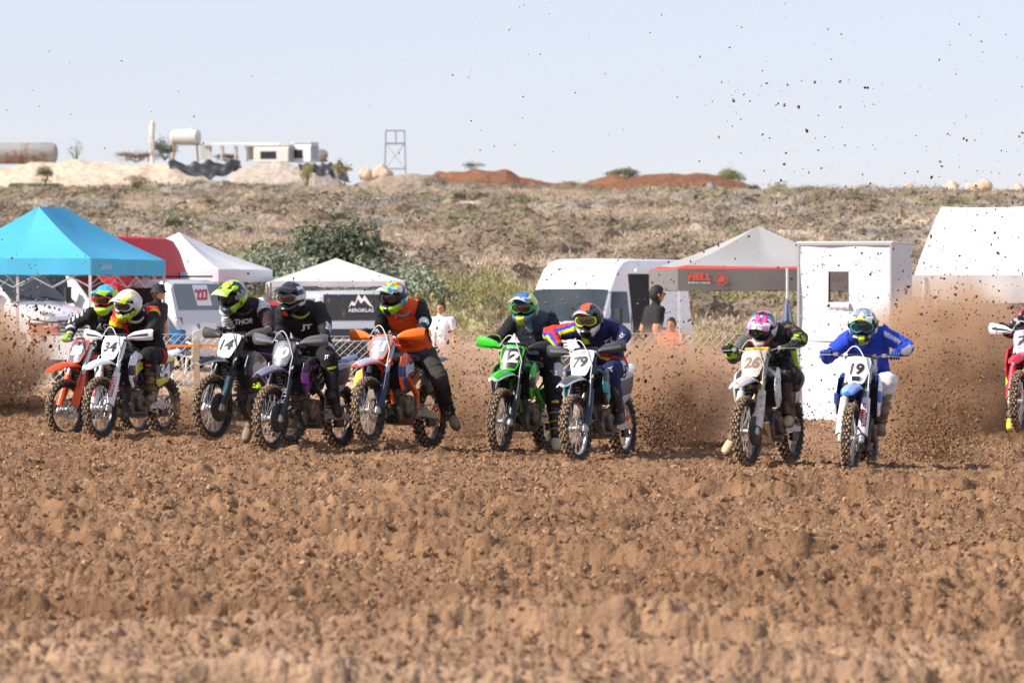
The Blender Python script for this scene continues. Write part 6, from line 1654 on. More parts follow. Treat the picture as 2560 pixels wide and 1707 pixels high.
def onlooker(label, pos, h, face, cloth, hair='short', turn=0.0, arms=None, cat='person', lean=0.0):
    """standing figure; face = heading, 0 towards the camera"""
    k = h / 1.75; t = thing('person', pos, label, cat, 'onlookers behind the fence')
    Rz = Matrix.Rotation(R(-90 - face), 3, 'Z')
    def V(x, y, z): return Rz @ Vector((x, y, z)) * k
    J = dict(pelvis=V(0, 0, .95), chest=V(.02 + lean, 0, 1.33), neck=V(.03 + lean, 0, 1.47), head=V(.05 + lean * 1.2, 0, 1.58), bend=Vector((0, 0, 0)))
    for s, n_ in ((1, 'L'), (-1, 'R')):
        J['sh' + n_] = V(.02 + lean, .185 * s, 1.40); J['hip' + n_] = V(0, .09 * s, .92); J['kn' + n_] = V(.03, .10 * s, .50); J['an' + n_] = V(0, .11 * s, .10)
        if arms == 'front': J['el' + n_] = V(.06, .24 * s, 1.13); J['ha' + n_] = V(.30, .12 * s, 1.06)
        else: J['el' + n_] = V(0, .25 * s, 1.12); J['ha' + n_] = V(.08, .26 * s, .88)
    me, segs, co, no, idx, tt = body_mesh(J, .016, k, .007); paint(me, co, no, segs, idx, tt, J, cloth); me.materials.append(None); put('body', me, [M_PERS], t)
    # head with face
    f = V(1, 0, 0).normalized(); l_ = V(0, 1, 0).normalized(); f = (Matrix.Rotation(R(turn), 3, 'Z') @ f); l_ = Matrix.Rotation(R(turn), 3, 'Z') @ l_; c = J['head'] + Vector((0, 0, .03 * k))
    def HP(th, ph):
        a = abs(th); r = Vector((math.cos(th) * math.cos(ph) * .098, math.sin(th) * math.cos(ph) * .076, math.sin(ph) * .122))
        if ph < 0: r.y *= 1 - .22 * math.sin(-ph); r.x *= 1 - .10 * math.sin(-ph) * (1 if a > 1 else -.1)
        r.x += .024 * math.exp(-(a / .16) ** 2) * math.exp(-((ph + .12) / .17) ** 2)          # nose
        r.x -= .010 * math.exp(-((a - .42) / .17) ** 2) * math.exp(-((ph - .08) / .12) ** 2)    # eye sockets
        r.x += .006 * math.exp(-(a / .30) ** 2) * math.exp(-((ph + .52) / .10) ** 2)            # lips
        r.x += .008 * math.exp(-(a / .25) ** 2) * math.exp(-((ph + .95) / .2) ** 2)             # chin
        return r
    mb = MB(); nu, nv = 48, 32; col = []
    for j in range(nv + 1):
        ph = -1.5 + 3.0 * j / nv
        for i in range(nu):
            th = -math.pi + 2 * math.pi * i / nu; p = HP(th, ph); a = abs(th); mb.v.append(tuple(c + (f * p.x + l_ * p.y + Vector((0, 0, p.z))) * k))
            q = SKIN
            if .25 < a < .60 and .03 < ph < .12: q = lin('#3a2a22')
            elif .2 < a < .65 and .20 < ph < .27: q = lin('#2a1f1a')
            elif a < .28 and -.56 < ph < -.48: q = lin('#8c4a40')
            col.append((*q, 1))
    for j in range(nv):
        for i in range(nu): mb.f.append((j * nu + i, j * nu + (i + 1) % nu, (j + 1) * nu + (i + 1) % nu, (j + 1) * nu + i)); mb.m.append(0)
    for s in (1, -1):
        b = len(mb.v); mb.tube([c + (l_ * s * .070 + f * (-.005) + Vector((0, 0, .025))) * k, c + (l_ * s * .086 - f * .012 + Vector((0, 0, .0))) * k, c + (l_ * s * .074 + Vector((0, 0, -.035))) * k], [.010 * k, .017 * k, .008 * k], 6); col += [(*SKIN, 1)] * (len(mb.v) - b)
    hm = mb.mesh('head', 1, ang=80); a = hm.attributes.new('Col', 'FLOAT_COLOR', 'POINT'); a.data.foreach_set('color', np.array(col, np.float32).ravel()); hd = put('head', hm, [M_PERS], t)
    if hair:
        hb = MB()
        def hf(u, v):
            th = -math.pi + 2 * math.pi * u; lo = .55 if abs(th) < .9 else (.55 - 1.15 * min(1, (abs(th) - .9) / .7))
            if hair == 'long' and abs(th) > 1.1: lo = -1.2
            ph = lo + (1.52 - lo) * v; p = HP(th, ph) * (1.09 + .05 * noise.noise(Vector((math.cos(th) * 4, math.sin(th) * 4, ph * 4)))); p.x -= .004
            return c + (f * p.x + l_ * p.y + Vector((0, 0, p.z + .004))) * k
        hb.sheet(hf, 40, 12, .012 * k); hb.build('hair', HAIR_M, hd)
    if hair == 'hat' or cat == 'hat': pass
    for s, n_ in ((1, 'L'), (-1, 'R')):
        hh = J['ha' + n_]; mb = MB(); d = (J['ha' + n_] - J['el' + n_]).normalized(); sd = V(1, 0, 0).normalized()
        mb.tube([hh - d * .01, hh + d * .04 * k, hh + d * .075 * k], [.026 * k, .036 * k, .032 * k], 8, flat=.55, up=sd, dome=True)
        for q in range(4): mb.tube([hh + d * .075 * k + sd * (.024 - .016 * q) * k, hh + d * (.13 - .012 * abs(q - 1)) * k + sd * (.026 - .017 * q) * k, hh + d * (.165 - .014 * abs(q - 1)) * k + sd * (.020 - .014 * q) * k - V(0, .02 * s, 0)], [.0095 * k, .009 * k, .007 * k], 6, dome=True)
        mb.tube([hh + d * .02 * k + sd * .03 * k, hh + d * .07 * k + sd * .055 * k, hh + d * .10 * k + sd * .055 * k], [.011 * k, .010 * k, .008 * k], 6, dome=True)
        mb.build('hand', mat('skin', SKIN, .6), t)
        boot(t, J['kn' + n_], J['an' + n_], J['an' + n_] + V(.2, .03 * s, -.03), V(0, 1, 0), (BT_BLK, BT_SOLE, BT_BLK), buck=False)
    return t, c, f, l_, k


def wear(shirt, trousers, sleeve=.75, bare_legs=False):
    S_, T_ = lin(shirt), lin(trousers)
    def fn(nm, t, u, w_, p, n):
        if nm == 'torso': return S_ if t > .10 else T_
        if nm == 'neck': return SKIN
        if nm.startswith('uarm'): return S_ if t < sleeve else SKIN
        if nm.startswith('farm'): return SKIN if sleeve < 1.5 else S_
        return T_
    return fn


t, c, f, l_, k = onlooker('man in a black sun hat and black T-shirt behind the flame-shouldered rider', (-5.42, 77.5, .10), 1.72, -60, wear('#17171a', '#22242c'), 'short', lean=.03)
hb = MB(); hb.lathe([(.128, -.030), (.132, -.024), (.106, .012), (.101, .045), (.088, .085), (.05, .105), (.01, .110)], 24, tuple(c + Vector((0, 0, .035))), axis='z'); hb.build('sun_hat', mat('hat_black', (.02, .02, .022), .8), t)
t, c, f, l_, k = onlooker('man in a black T-shirt and cropped hair standing beside the white van', (1.94, 72.0, .03), 1.76, 250, wear('#1b1b1e', '#1d1e22'), 'short', lean=.05)
gl = MB(); gl.tube([c + f * .10 + l_ * q * .02 + Vector((0, 0, .015)) for q in (-3.3, -1.5, 0, 1.5, 3.3)], .012, 6); gl.build('glasses', M_TRIM, t)
onlooker('curly-haired boy in a bright orange shirt beside the man in black', (2.23, 71.2, .02), 1.32, 20, wear('#e8551c', '#e0501a', 2.0), 'short', arms='front')
onlooker('child in a white T-shirt and dark cap behind the orange vest', (-1.10, 80.0, .06), 1.50, 15, wear('#e6e3ec', '#c9c4d0', .6), 'short')
onlooker('long-haired woman half hidden behind the all-black rider', (-3.83, 99.0, .0), 1.74, -25, wear('#2a2a30', '#2a2c34'), 'long')
# ------------------------------------------------------------------ on the ridge
M_SAND = ground_material('pale_sand', [(0, 1, (.66, .53, .40), (.56, .43, .32))], .8); M_RED = ground_material('red_soil', [(0, 1, (.27, .125, .065), (.19, .09, .05))], 1.2); M_GREYS = ground_material('grey_spoil', [(0, 1, (.50, .42, .35), (.42, .34, .28))], 1.0)
M_ROCK = mat('limestone', (.60, .47, .34), .9, var=.3, dscale=1.5, bump=.6, bscale=3)


def bank_mesh(name, px0, px1, D, ytop, ybot, depth, m, seed, label=None, kind='structure'):
    """heap of earth whose crest runs along the ridge: ytop = list of (px, row of the crest)"""
    nx, ny = 160, 24; X = np.linspace((px0 - 1280) / FPX * D, (px1 - 1280) / FPX * D, nx); Yv = np.linspace(-1, 1, ny)
    pxs = X / D * FPX + 1280; crest = CAMZ + (HOR - np.interp(pxs, [a for a, b in ytop], [b for a, b in ytop])) / FPX * D
    low = CAMZ + (HOR - ybot) / FPX * D - .5
    XX = np.repeat(X[None, :], ny, 0); YY = D + Yv[:, None] * depth + 0 * XX
    prof = (1 - np.abs(Yv) ** 1.6)[:, None] ** .8
    ZZ = low + (crest - low)[None, :] * prof + (fbm(XX / 1.5, YY / 1.2, 4, seed) - .5) * .7 * prof
    e = np.minimum(1, np.minimum((pxs - px0), (px1 - pxs)) / 30.0)[None, :]; ZZ = low + (ZZ - low) * np.clip(e, 0, 1) ** .6
    o = grid_mesh(name, XX, YY, ZZ, m); return tag(o, label, None, None, kind)


bank_mesh('sand_bank', -120, 580, 388, [(-120, 430), (0, 424), (60, 410), (150, 404), (420, 410), (480, 432), (560, 468)], 480, 5, M_SAND, 81)
bank_mesh('spoil_bank', 545, 880, 390, [(545, 470), (590, 420), (700, 408), (790, 414), (830, 440), (880, 472)], 482, 5, M_GREYS, 82)
bank_mesh('red_earth_mound', 1060, 1500, 396, [(1060, 448), (1100, 432), (1140, 428), (1200, 423), (1265, 427), (1300, 447), (1400, 458), (1500, 460)], 478, 4, M_RED, 83)
bank_mesh('red_earth_mound', 1440, 1900, 396, [(1440, 462), (1500, 446), (1530, 440), (1590, 440), (1640, 438), (1740, 434), (1800, 440), (1850, 456), (1900, 478)], 486, 4, M_RED, 84)
bank_mesh('grey_mound', 860, 1150, 384, [(860, 470), (960, 440), (1030, 432), (1080, 440), (1120, 462), (1150, 474)], 486, 4, ground_material('dry_mound', [(0, 1, (.36, .28, .22), (.30, .225, .17))], 1.2), 85)
bank_mesh('pale_track', 1840, 2600, 386, [(1840, 505), (2000, 494), (2300, 499), (2600, 497)], 520, 6, ground_material('pale_path', [(0, 1, (.52, .37, .24), (.45, .31, .20))], .8), 86)


def rz_at(px, py, D): return at(px, py, D)


def rock(name, label, px, py, w_, h, D, seed, group, cat='rock', m=None, depth=None):
    bm = bmesh.new(); bmesh.ops.create_icosphere(bm, subdivisions=3, radius=.5)
    for v in bm.verts:
        q = 1 + .35 * noise.noise(v.co * 2.2 + Vector((seed * 3.7, 0, 0))) + .18 * noise.noise(v.co * 5 + Vector((seed, 2, 0)))
        v.co *= q; v.co = Vector((v.co.x * w_, v.co.y * (depth or w_ * .8), v.co.z * h))
    me = bpy.data.meshes.new(name); bm.to_mesh(me); bm.free(); me.materials.append(None); me.shade_smooth(); me.set_sharp_from_angle(angle=R(28))
    o = put(name, me, [m or M_ROCK], None, at(px, py, D)); return tag(o, label, cat, group)


u = 1 / 32.4
for i, (px, py, w_, h, lab) in enumerate([(915, 437, 36, 34, 'orange-topped boulder left of the lattice tower foot'), (953, 434, 56, 40, 'large boulder at the foot of the lattice tower'), (1466, 474, 26, 18, 'pale rock below the red mounds'),
        (2138, 478, 36, 22, 'low rounded rock on the skyline above the booth'), (2272, 474, 30, 30, 'pointed tan rock on the skyline right of the booth'), (2378, 470, 44, 32, 'leftmost rock of the pale heap on the right skyline'),
        (2430, 476, 40, 34, 'tan rock in the middle of the heap on the right skyline'), (2462, 468, 46, 36, 'tallest rock of the heap on the right skyline'), (2545, 478, 34, 34, 'pale rock at the right edge of the skyline')]):
    rock('boulder', lab, px, py, w_ * u, h * u, 397, i + 1, 'boulders along the skyline')
for i, (px, py, w_, h, lab) in enumerate([(960, 521, 150, 16, 'long pale rock ledge above the dark round tree'), (1175, 523, 62, 12, 'short pale rock ledge right of the long one'), (1726, 560, 44, 14, 'flat pale stone low on the slope left of the grey canopy'),
        (1832, 548, 26, 20, 'squarish tan stone above the grey canopy peak'), (1880, 549, 30, 18, 'rounded tan stone above the grey canopy peak'), (1868, 566, 60, 16, 'broad pale slab just above the grey canopy peak'),
        (2255, 584, 56, 14, 'pale slab left of the big tent roof'), (2310, 574, 60, 18, 'tallest pale slab left of the big tent roof'), (2170, 590, 30, 10, 'small pale stone above the booth'), (2340, 618, 30, 10, 'small pale stone against the big tent roof'),
        (1000, 602, 30, 7, 'thin pale stone right of the dark round tree'), (70, 495, 60, 9, 'pale stone strip high above the blue canopy'), (510, 516, 90, 10, 'pale stone strip above the peaked white canopy')]):
    D = 285 if py < 560 else 240
    for _ in range(8):                                               # walk to where the slope meets this line of sight
        x = (px - 1280) / FPX * D; z = gz1(x, D); row = HOR - (z - CAMZ) * FPX / D; D = min(390, max(150, D + (row - py) * .55))
    x = (px - 1280) / FPX * D; rock('outcrop', lab, px, HOR - (gz1(x, D) - CAMZ) * FPX / D - h * .45 - 5, w_ * D / FPX, h * D / FPX * 1.7, D, 30 + i, 'pale outcrops on the slope', depth=w_ * D / FPX * .5)

# rusty storage tank
M_RUST = mat('rusted_steel', (.34, .33, .32), .7, .1, dirt=.48, dscale=1.1, dcol=(.26, .155, .09), bump=.2, bscale=4)
tk = thing('storage_tank', at(15, 410, 391), 'long rusty cylindrical tank at the left end of the ridge', 'tank')
MB().lathe([(.05, -4.2), (.55, -4.1), (.80, -3.8), (.82, -1), (.82, 1.2), (.84, 1.2), (.84, 1.26), (.82, 1.26), (.82, 3.5), (.72, 3.78), (.45, 3.92), (.05, 3.97)], 40, (0, 0, .80), axis='x').build('shell', M_RUST, tk)
for x in (-2.2, 2.0): MB().box((x, 0, .12), (.3, 1.3, .35)).build('saddle', M_RUST, tk)
# raised water tank on legs
wt = thing('water_tank', at(464, 398, 392), 'pale cylindrical water tank raised on thin rusty legs', 'tank')
M_CREAM = mat('cream_paint', (.58, .56, .50), .6, dirt=.2, dscale=1.5, dcol=(.34, .22, .12))
MB().lathe([(.03, -1.15), (.45, -1.10), (.60, -.95), (.62, -.4), (.62, .95), (.5, 1.1), (.03, 1.16)], 32, (0, 0, 1.66), axis='x', M=Matrix.Rotation(R(-14), 4, 'Z')).build('shell', M_CREAM, wt); MB().lathe([(.18, 0), (.18, .12), (.05, .16)], 14, (.55, -.1, 2.25), axis='z').build('hatch', M_CREAM, wt)
for x in (-.95, .95):
    for y in (-.45, .45): MB().tube([(x, y, -.2), (x * .9, y, 1.25)], .05, 6).build('leg', mat('rusty_pole', '#b07a3c', .8, var=.2), wt)
MB().box((0, 0, 1.10), (2.1, 1.0, .08)).build('platform', M_RUST, wt)
# wrapped pole / dead palm trunk
pl_ = thing('dead_trunk', at(381, 402, 390), 'pale bare trunk standing upright left of the raised tank', 'tree trunk')
MB().tube([(0, 0, -.2), (.02, 0, 1.0), (-.03, 0, 2.0), (.0, 0, 2.75), (.03, 0, 3.0)], [.17, .16, .20, .21, .10], 10).build('trunk', mat('pale_bark', (.74, .65, .56), .9, var=.25, dscale=4, bump=.4, bscale=8), pl_); MB().tube([(-.12, -.1, 2.9), (-.16, -.12, 1.6), (-.1, -.15, .4)], [.06, .07, .04], 6).build('loose_bark', mat('pale_bark', 0), pl_)
# open shelter
sh_ = thing('open_shelter', at(600, 400, 393), 'open shelter with a flat white roof and thin posts on the ridge', 'shelter')
M_SHED = mat('shed_white', (.72, .70, .66), .7, var=.1, dirt=.12, dscale=1.5)
MB().loft([[(x, y, z) for y, z in ((-1.6, 1.05), (1.6, 1.25), (1.6, 1.35), (-1.6, 1.17))] for x in (-3.0, 3.1)]).build('roof', M_SHED, sh_, smooth=False)
for x in (-2.3, -1.35, -.3, .5, 1.3):
    for y in (-1.4, 1.4): MB().box((x, y, .5), (.11, .11, 1.2)).build('post', M_SHED, sh_)
MB().box((-2.7, .9, .55), (.75, .06, 1.1)).build('wall_panel', mat('panel_pale', (.62, .68, .70), .7), sh_); MB().box((1.0, 1.0, .55), (.8, .06, 1.05)).build('wall_panel', mat('panel_pale', 0), sh_)
# two small cabins and a drum behind
for px, w_, h, lab, mm in ((688, 2.9, 1.25, 'low cream caravan right of the open shelter', M_CREAM), (763, 1.6, 1.45, 'small white cabin with one grey wall at the end of the ridge buildings', M_SHED)):
    cb = thing('cabin', at(px, 406, 391), lab, 'cabin', rz=R(-22))
    MB().loft([[(x, y * w_ * .5 if False else y, z) for y, z in ((-.8, 0), (.8, 0), (.82, h * .75), (.6, h), (-.6, h), (-.82, h * .75))] for x in (-w_ / 2, w_ / 2)]).build('body', mm, cb, ang=25)
    MB().box((w_ / 2 + .01, 0, h * .5), (.03, 1.2, h * .72)).build('end_wall', mat('cabin_grey', (.42, .44, .47), .7), cb); MB().box((-.2, -.825, h * .42), (w_ * .45, .03, h * .45)).build('window', M_GLASS, cb); MB().box((0, 0, h + .03), (w_ + .1, 1.5, .06)).build('roof', M_SHED, cb)
dr_ = thing('oil_drum', at(806, 404, 393), 'dull cylindrical drum beside the end cabin', 'drum'); MB().lathe([(.03, -.5), (.42, -.48), (.45, 0), (.42, .48), (.03, .5)], 20, (0, 0, .5), axis='y').build('shell', M_RUST, dr_); MB().box((0, 0, .05), (.8, .8, .16)).build('stand', M_RUST, dr_)
# black tarpaulins over the bank
M_TARP = mat('black_tarp', (.035, .037, .042), .45, var=.3, dscale=3)
for i, (px0, px1, y0, y1, lab) in enumerate(((420, 600, 406, 450, 'black plastic sheet slipping down the bank below the water tank'), (745, 858, 409, 455, 'black plastic sheet hanging at the right end of the spoil bank'))):
    tp = MB(); a, b = at(px0, y0, 383), at(px1, y0, 383)
    def tf(u, v, a=a, b=b, i=i, y0=y0, y1=y1):
        p = a.lerp(b, u); drop = (y1 - y0) * u_h; q = v * (.35 + .65 * (u if i else 1 - abs(2 * u - 1))); p.z += -drop * q + .05 * math.sin(u * 37 + v * 5) + .42 * noise.noise(Vector((u * 6, v * 4, i))); p.y -= 1.2 * q; p.x += .5 * q
        return p
    u_h = 383 / FPX; tp.sheet(tf, 40, 12, .02); tag(tp.build('tarpaulin', M_TARP), lab, 'tarpaulin', 'black sheets on the bank')
# lattice tower
lt_ = thing('lattice_tower', at(988, 432, 398), 'bare metal lattice tower on the skyline', 'tower')
M_LAT = mat('tower_steel', (.34, .35, .37), .6, .5)
for sx in (-1, 1):
    for sy in (-1, 1): MB().tube([(sx * .82, sy * .7, -.3), (sx * .72, sy * .6, 3.28)], .035, 6).build('leg', M_LAT, lt_)
for z in (.3, 2.25, 3.26):
    r_ = .80 - .03 * z; MB().tube([(-r_, -.65, z), (r_, -.65, z)], .03, 5).tube([(-r_, .65, z), (r_, .65, z)], .03, 5).tube([(-r_, -.65, z), (-r_, .65, z)], .03, 5).tube([(r_, -.65, z), (r_, .65, z)], .03, 5).build('rung', M_LAT, lt_)
for s in (-1, 1): MB().tube([(-.78 * s, -.66, .3), (.74 * s, -.66, 2.25)], .016, 5).tube([(-.78 * s, .66, .3), (.74 * s, .66, 2.25)], .016, 5).build('brace', M_LAT, lt_)
MB().tube([(.05, 0, 2.2), (.05, 0, 3.28)], .05, 6).build('pipe', M_LAT, lt_); MB().box((0, 0, 2.28), (1.55, 1.3, .05)).build('platform', M_LAT, lt_)
# barrel
br_ = thing('barrel', at(1778, 486, 380), 'upright grey-blue barrel below the red mound', 'barrel'); MB().lathe([(.02, 0), (.29, 0), (.30, .25), (.31, .27), (.30, .29), (.30, .55), (.31, .57), (.30, .59), (.29, .85), (.02, .86)], 22, axis='z').build('shell', mat('barrel_blue', '#8e98a6', .6, dirt=.2, dscale=3), br_); MB().lathe([(.02, .86), (.31, .86), (.31, .90), (.02, .90)], 22, axis='z').build('lid', mat('barrel_blue', 0), br_)
# ridge bushes
for px, py, w_, h, mm, lab, n_, up in ((412, 398, 66, 56, L_GREEN, 'dark green bush behind the bare trunk', 1500, 0), (340, 404, 92, 30, leaf_mat('rusty_bush', (.24, .135, .07)), 'rust-brown low bush left of the bare trunk', 1300, 0), (565, 402, 60, 20, leaf_mat('rusty_bush', 0), 'rust-brown bush under the open shelter', 700, 0),
        (1562, 446, 84, 28, leaf_mat('olive_dome', (.19, .165, .075)), 'olive dome-shaped bush on top of the red mound', 1500, .3), (1596, 468, 78, 32, L_LIME, 'fresher green bush in front of the olive dome', 1400, .3), (1822, 474, 76, 52, leaf_mat('pale_green', (.23, .25, .10)), 'round pale green bush at the right end of the red mound', 2200, .3),
        (1880, 480, 40, 20, leaf_mat('olive_dome', 0), 'small olive bush right of the round pale green bush', 600, .2), (1935, 482, 42, 16, leaf_mat('olive_dome', 0), 'low olive bush on the skyline above the grey canopy', 600, .2), (2015, 486, 84, 22, L_BRN, 'dark brown low bush on the skyline above the booth', 1000, .2),
        (1178, 424, 54, 24, L_GREEN, 'small leafy plant on top of the first red mound', 300, 0), (1440, 478, 100, 26, leaf_mat('straw_bush', (.30, .24, .13)), 'straw-coloured bush between the two red mounds', 900, .4), (115, 456, 60, 48, L_OLIVE, 'olive bush in front of the sand bank under the rusty tank', 900, .1),
        (345, 474, 70, 40, L_DRY, 'grey dry bush in front of the sand bank', 900, .2), (768, 470, 50, 60, L_YEL, 'upright yellow-green bush at the spoil bank', 800, .6), (855, 440, 44, 40, L_YEL, 'yellow-green bush behind the spoil bank end', 600, .4), (190, 400, 50, 50, L_SAGE, 'thin sparse bush on the sand bank right of the rusty tank', 120, .3),
        (1090, 480, 70, 44, L_GREY, 'grey bush before the first red mound', 900, .2)):
    D = 397 if py < 440 or px > 1500 else 379
    bush('ridge_bush', at(px, py, D), w_ * D / FPX, h * D / FPX * 1.1, mm, lab, n_, .07, 'bushes along the ridge', int(px), clumps=6, upright=up, flat=.35)
for px, py, w_, h, lab in ((665, 512, 62, 30, 'olive bush mid slope above the dark round tree, left'), (1308, 520, 66, 30, 'olive-green bush high on the slope above the white van'), (2025, 545, 84, 46, 'dark brown dome bush on the slope above the booth')):
    D = 300
    for _ in range(8): x = (px - 1280) / FPX * D; row = HOR - (gz1(x, D) - CAMZ) * FPX / D; D = min(390, max(150, D + (row - py) * .55))
    bush('slope_bush', at(px, HOR - (gz1((px - 1280) / FPX * D, D) - CAMZ) * FPX / D + 2, D), w_ * D / FPX, h * D / FPX * 1.2, L_OLIVE if px < 2000 else L_BRN, lab, 1100, .06, 'single bushes on the slope', int(px), clumps=7)
gs = MB();
tag(scatter('green_weeds', *(lambda n_: (np.stack([(np.random.default_rng(3).random(n_) * 125 + 28 - 1280) / FPX * 372, 370 + 3 * np.random.default_rng(4).random(n_), np.array([CAMZ + (HOR - 468) / FPX * 372] * n_)], 1), np.full(n_, .5), np.random.default_rng(6).random((n_, 3)) * [0, 0, 6], np.zeros(n_)))(90), [src(leaf_blob(120, .5, .5, .6, .1, None, 77, upright=.6, flat=.2, stems=False), [L_LIME])], 'strip of fresh green weeds below the sand bank', 'weeds'))
# ------------------------------------------------------------------ roost: clouds of dust and flung earth behind the rear wheels
def dust_cloud(label, px0, px1, y0, y1, D, depth, dens, seed, col=(.85, .57, .375)):
    """soft-edged cloud of airborne earth: closed hull, density from noise fading to nothing before the hull"""
    a, b = at(px0, y1, D), at(px1, y0, D); c = (a + b) / 2; h = (b - a) / 2
    bm = bmesh.new(); bmesh.ops.create_icosphere(bm, subdivisions=3, radius=1.0); me = bpy.data.meshes.new('dust_cloud'); bm.to_mesh(me); bm.free()
    m = bpy.data.materials.new('airborne_dust_%d' % seed); n, l = nodes_of(m); n.remove(n['Principled BSDF'])
    tc = n.new('ShaderNodeTexCoord'); ln = n.new('ShaderNodeVectorMath'); ln.operation = 'LENGTH'; l.new(tc.outputs['Object'], ln.inputs[0])
    sc_ = n.new('ShaderNodeVectorMath'); sc_.operation = 'MULTIPLY'; sc_.inputs[1].default_value = (abs(h.x), depth, abs(h.z)); l.new(tc.outputs['Object'], sc_.inputs[0])
    nz = n.new('ShaderNodeTexNoise'); nz.noise_dimensions = '4D'; nz.inputs['W'].default_value = seed * 3.3; nz.inputs['Scale'].default_value = 2.2; nz.inputs['Detail'].default_value = 3; l.new(sc_.outputs[0], nz.inputs['Vector'])
    fa = n.new('ShaderNodeMapRange'); fa.interpolation_type = 'SMOOTHSTEP'; fa.inputs[1].default_value = 1.0; fa.inputs[2].default_value = .15; l.new(ln.outputs['Value'], fa.inputs[0])
    sp = n.new('ShaderNodeSeparateXYZ'); l.new(tc.outputs['Object'], sp.inputs[0])
    lo = n.new('ShaderNodeMapRange'); lo.inputs[1].default_value = -.8; lo.inputs[2].default_value = .9; lo.inputs[3].default_value = 1.0; lo.inputs[4].default_value = .12; l.new(sp.outputs[2], lo.inputs[0])
    nr = n.new('ShaderNodeMapRange'); nr.inputs[1].default_value = .36; nr.inputs[2].default_value = .66; l.new(nz.outputs[0], nr.inputs[0])
    m1 = n.new('ShaderNodeMath'); m1.operation = 'MULTIPLY'; l.new(fa.outputs[0], m1.inputs[0]); l.new(nr.outputs[0], m1.inputs[1])
    m2 = n.new('ShaderNodeMath'); m2.operation = 'MULTIPLY'; l.new(m1.outputs[0], m2.inputs[0]); l.new(lo.outputs[0], m2.inputs[1])
    m3 = n.new('ShaderNodeMath'); m3.operation = 'MULTIPLY'; m3.inputs[1].default_value = dens * 6.5; l.new(m2.outputs[0], m3.inputs[0])
    pv = n.new('ShaderNodeVolumePrincipled'); pv.inputs['Color'].default_value = (*col, 1); pv.inputs['Anisotropy'].default_value = .1; l.new(m3.outputs[0], pv.inputs['Density'])
    l.new(pv.outputs[0], n['Material Output'].inputs['Volume'])
    me.materials.append(m); o = bpy.data.objects.new('dust_cloud', me); COL.objects.link(o); o.location = c; o.scale = (abs(h.x), depth, abs(h.z))
    return tag(o, label, 'dust', 'dust clouds behind the bikes', 'stuff')


CLOUDS = [('thick brown dust rolling in at the left edge', -330, 170, 715, 1050, 63.0, 1.6, 4.6, 1),
          ('low dust behind the gap beside the white bike', 380, 600, 940, 1080, 60.0, .8, 1.6, 2),
          ('brown spray filling the gap right of the orange bike', 960, 1330, 790, 1120, 59.0, 1.3, 1.9, 3),
          ('brown spray behind the navy rider, up to the booth', 1440, 1930, 780, 1150, 57.5, 1.4, 3.2, 4),
          ('dense brown plume between the blue rider and the right edge', 2090, 2660, 640, 1190, 61.0, 1.5, 4.6, 5),
          ('low dust at the feet of the two rightmost riders', 1930, 2180, 1040, 1190, 55.0, .9, 3.2, 6)]
for c in CLOUDS: dust_cloud(*c)

M_SPRAY = mat('flung_earth', (.19, .098, .050), .95, spec=.15); M_SPRAY2 = mat('flung_earth_dark', (.075, .042, .026), .95, spec=.15); M_SPRAY3 = mat('flung_earth_light', (.30, .17, .095), .95, spec=.15)
r = np.random.default_rng(99); P_, S_ = [], []
def flung(n_, px0, px1, y0, y1, D, dep, smin, smax, pw=3.0, xp=1.0, yp=1.0):
    a = px0 + (px1 - px0) * r.random(n_) ** xp; b = y1 + (y0 - y1) * r.random(n_) ** yp; d = D + dep * r.normal(0, 1, n_)
    P_.append(np.stack([(a - 1280) / FPX * d, d, CAMZ + (HOR - b) / FPX * d], 1)); S_.append(smin + (smax - smin) * r.random(n_) ** pw)
def plume(n_, cx, cy, sx, sy, D, dep, smin, smax, pw=3.0, lean=0.0):
    b = np.abs(r.normal(0, sy, n_)); a = cx + r.normal(0, 1, n_) * sx * (.5 + .5 * b / sy) + lean * b; d = D + dep * r.normal(0, 1, n_); yy = cy - b
    P_.append(np.stack([(a - 1280) / FPX * d, d, CAMZ + (HOR - yy) / FPX * d], 1)); S_.append(smin + (smax - smin) * r.random(n_) ** pw)
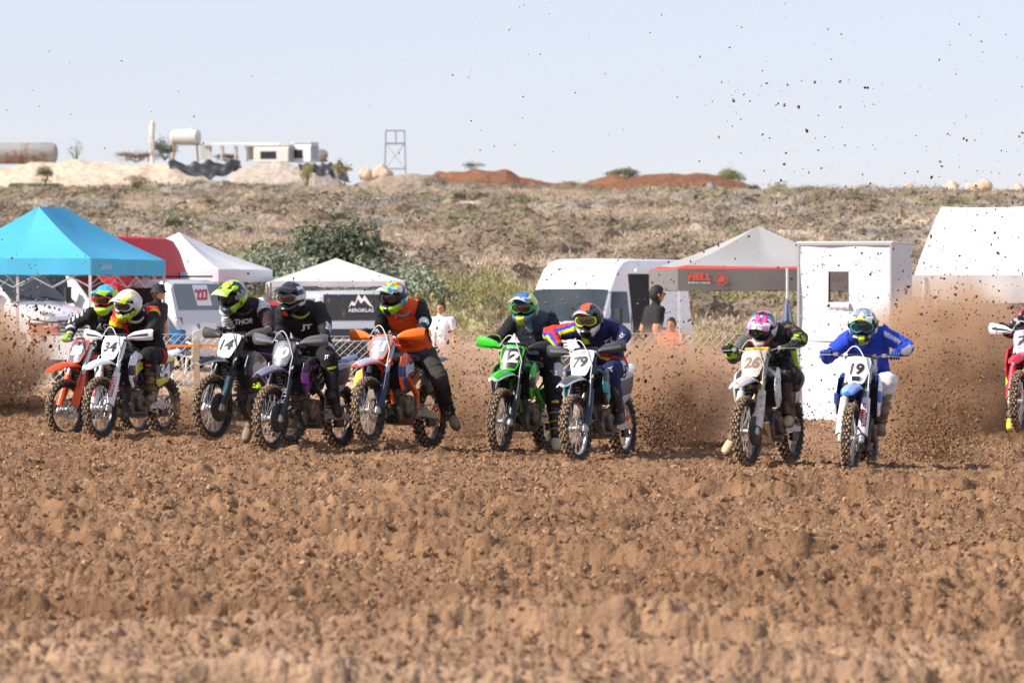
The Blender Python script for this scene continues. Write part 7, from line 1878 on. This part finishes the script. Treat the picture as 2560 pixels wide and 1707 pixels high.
plume(4200, 40, 1010, 110, 170, 61.5, .8, .0035, .022, 5); plume(220, 60, 1000, 90, 140, 61, .5, .015, .050, 3)          # left edge
plume(1600, 450, 1070, 60, 60, 58.5, .5, .0035, .022, 5)
plume(5200, 1150, 1095, 110, 170, 57.5, .7, .0035, .022, 5, .1); plume(200, 1150, 1060, 110, 170, 57, .6, .010, .040, 3, .1)
plume(6500, 1690, 1115, 100, 150, 56.0, .8, .0035, .022, 5, .1); plume(240, 1680, 1080, 100, 150, 56, .6, .010, .042, 3)
plume(2600, 1640, 1110, 40, 60, 55.5, .4, .004, .028, 4)
plume(2600, 2030, 1150, 70, 70, 54.5, .5, .0035, .022, 5)
plume(9000, 2370, 1155, 100, 200, 55.0, .8, .0035, .022, 5, -.05); plume(4000, 2330, 1160, 60, 90, 54.6, .5, .004, .026, 4); plume(280, 2380, 1100, 110, 210, 55, .6, .012, .046, 3)
flung(1100, 1060, 1720, 560, 1000, 56, 1.2, .0035, .030, 6, 1, .8); flung(900, 1700, 2560, 420, 1000, 55, 1.2, .0035, .030, 6, 1, .7); flung(420, 560, 1100, 480, 900, 57, 1, .0035, .028, 5)
flung(520, 1000, 2560, 0, 520, 55, 1.5, .0035, .020, 6, .8, .6); flung(90, 1780, 2200, 200, 560, 55, .8, .006, .036, 3.5, 1, .6); flung(80, 0, 1000, 100, 500, 57, 1, .004, .020, 4); flung(150, 2290, 2560, 330, 800, 55, .8, .006, .040, 3)
flung(90, 0, 140, 700, 960, 60, .4, .015, .045, 2.5)
P_ = np.concatenate(P_); S_ = np.concatenate(S_); gz_ = ground_z(P_[:, 0], P_[:, 1]); k = P_[:, 2] > gz_ + .01; P_, S_ = P_[k], S_[k]; n_ = len(P_)
scatter('flung_earth', P_, np.stack([S_ * (1 + .8 * r.random(n_)), S_, S_ * (.7 + .6 * r.random(n_))], 1), r.random((n_, 3)) * 6.28, r.integers(0, 4, n_),
        [clod_source(mm, 50 + i, 1, .6) for i, mm in enumerate((M_SPRAY, M_SPRAY2, M_SPRAY, M_SPRAY3))], 'crumbs and clods of earth flung into the air by the rear wheels', 'flying earth')
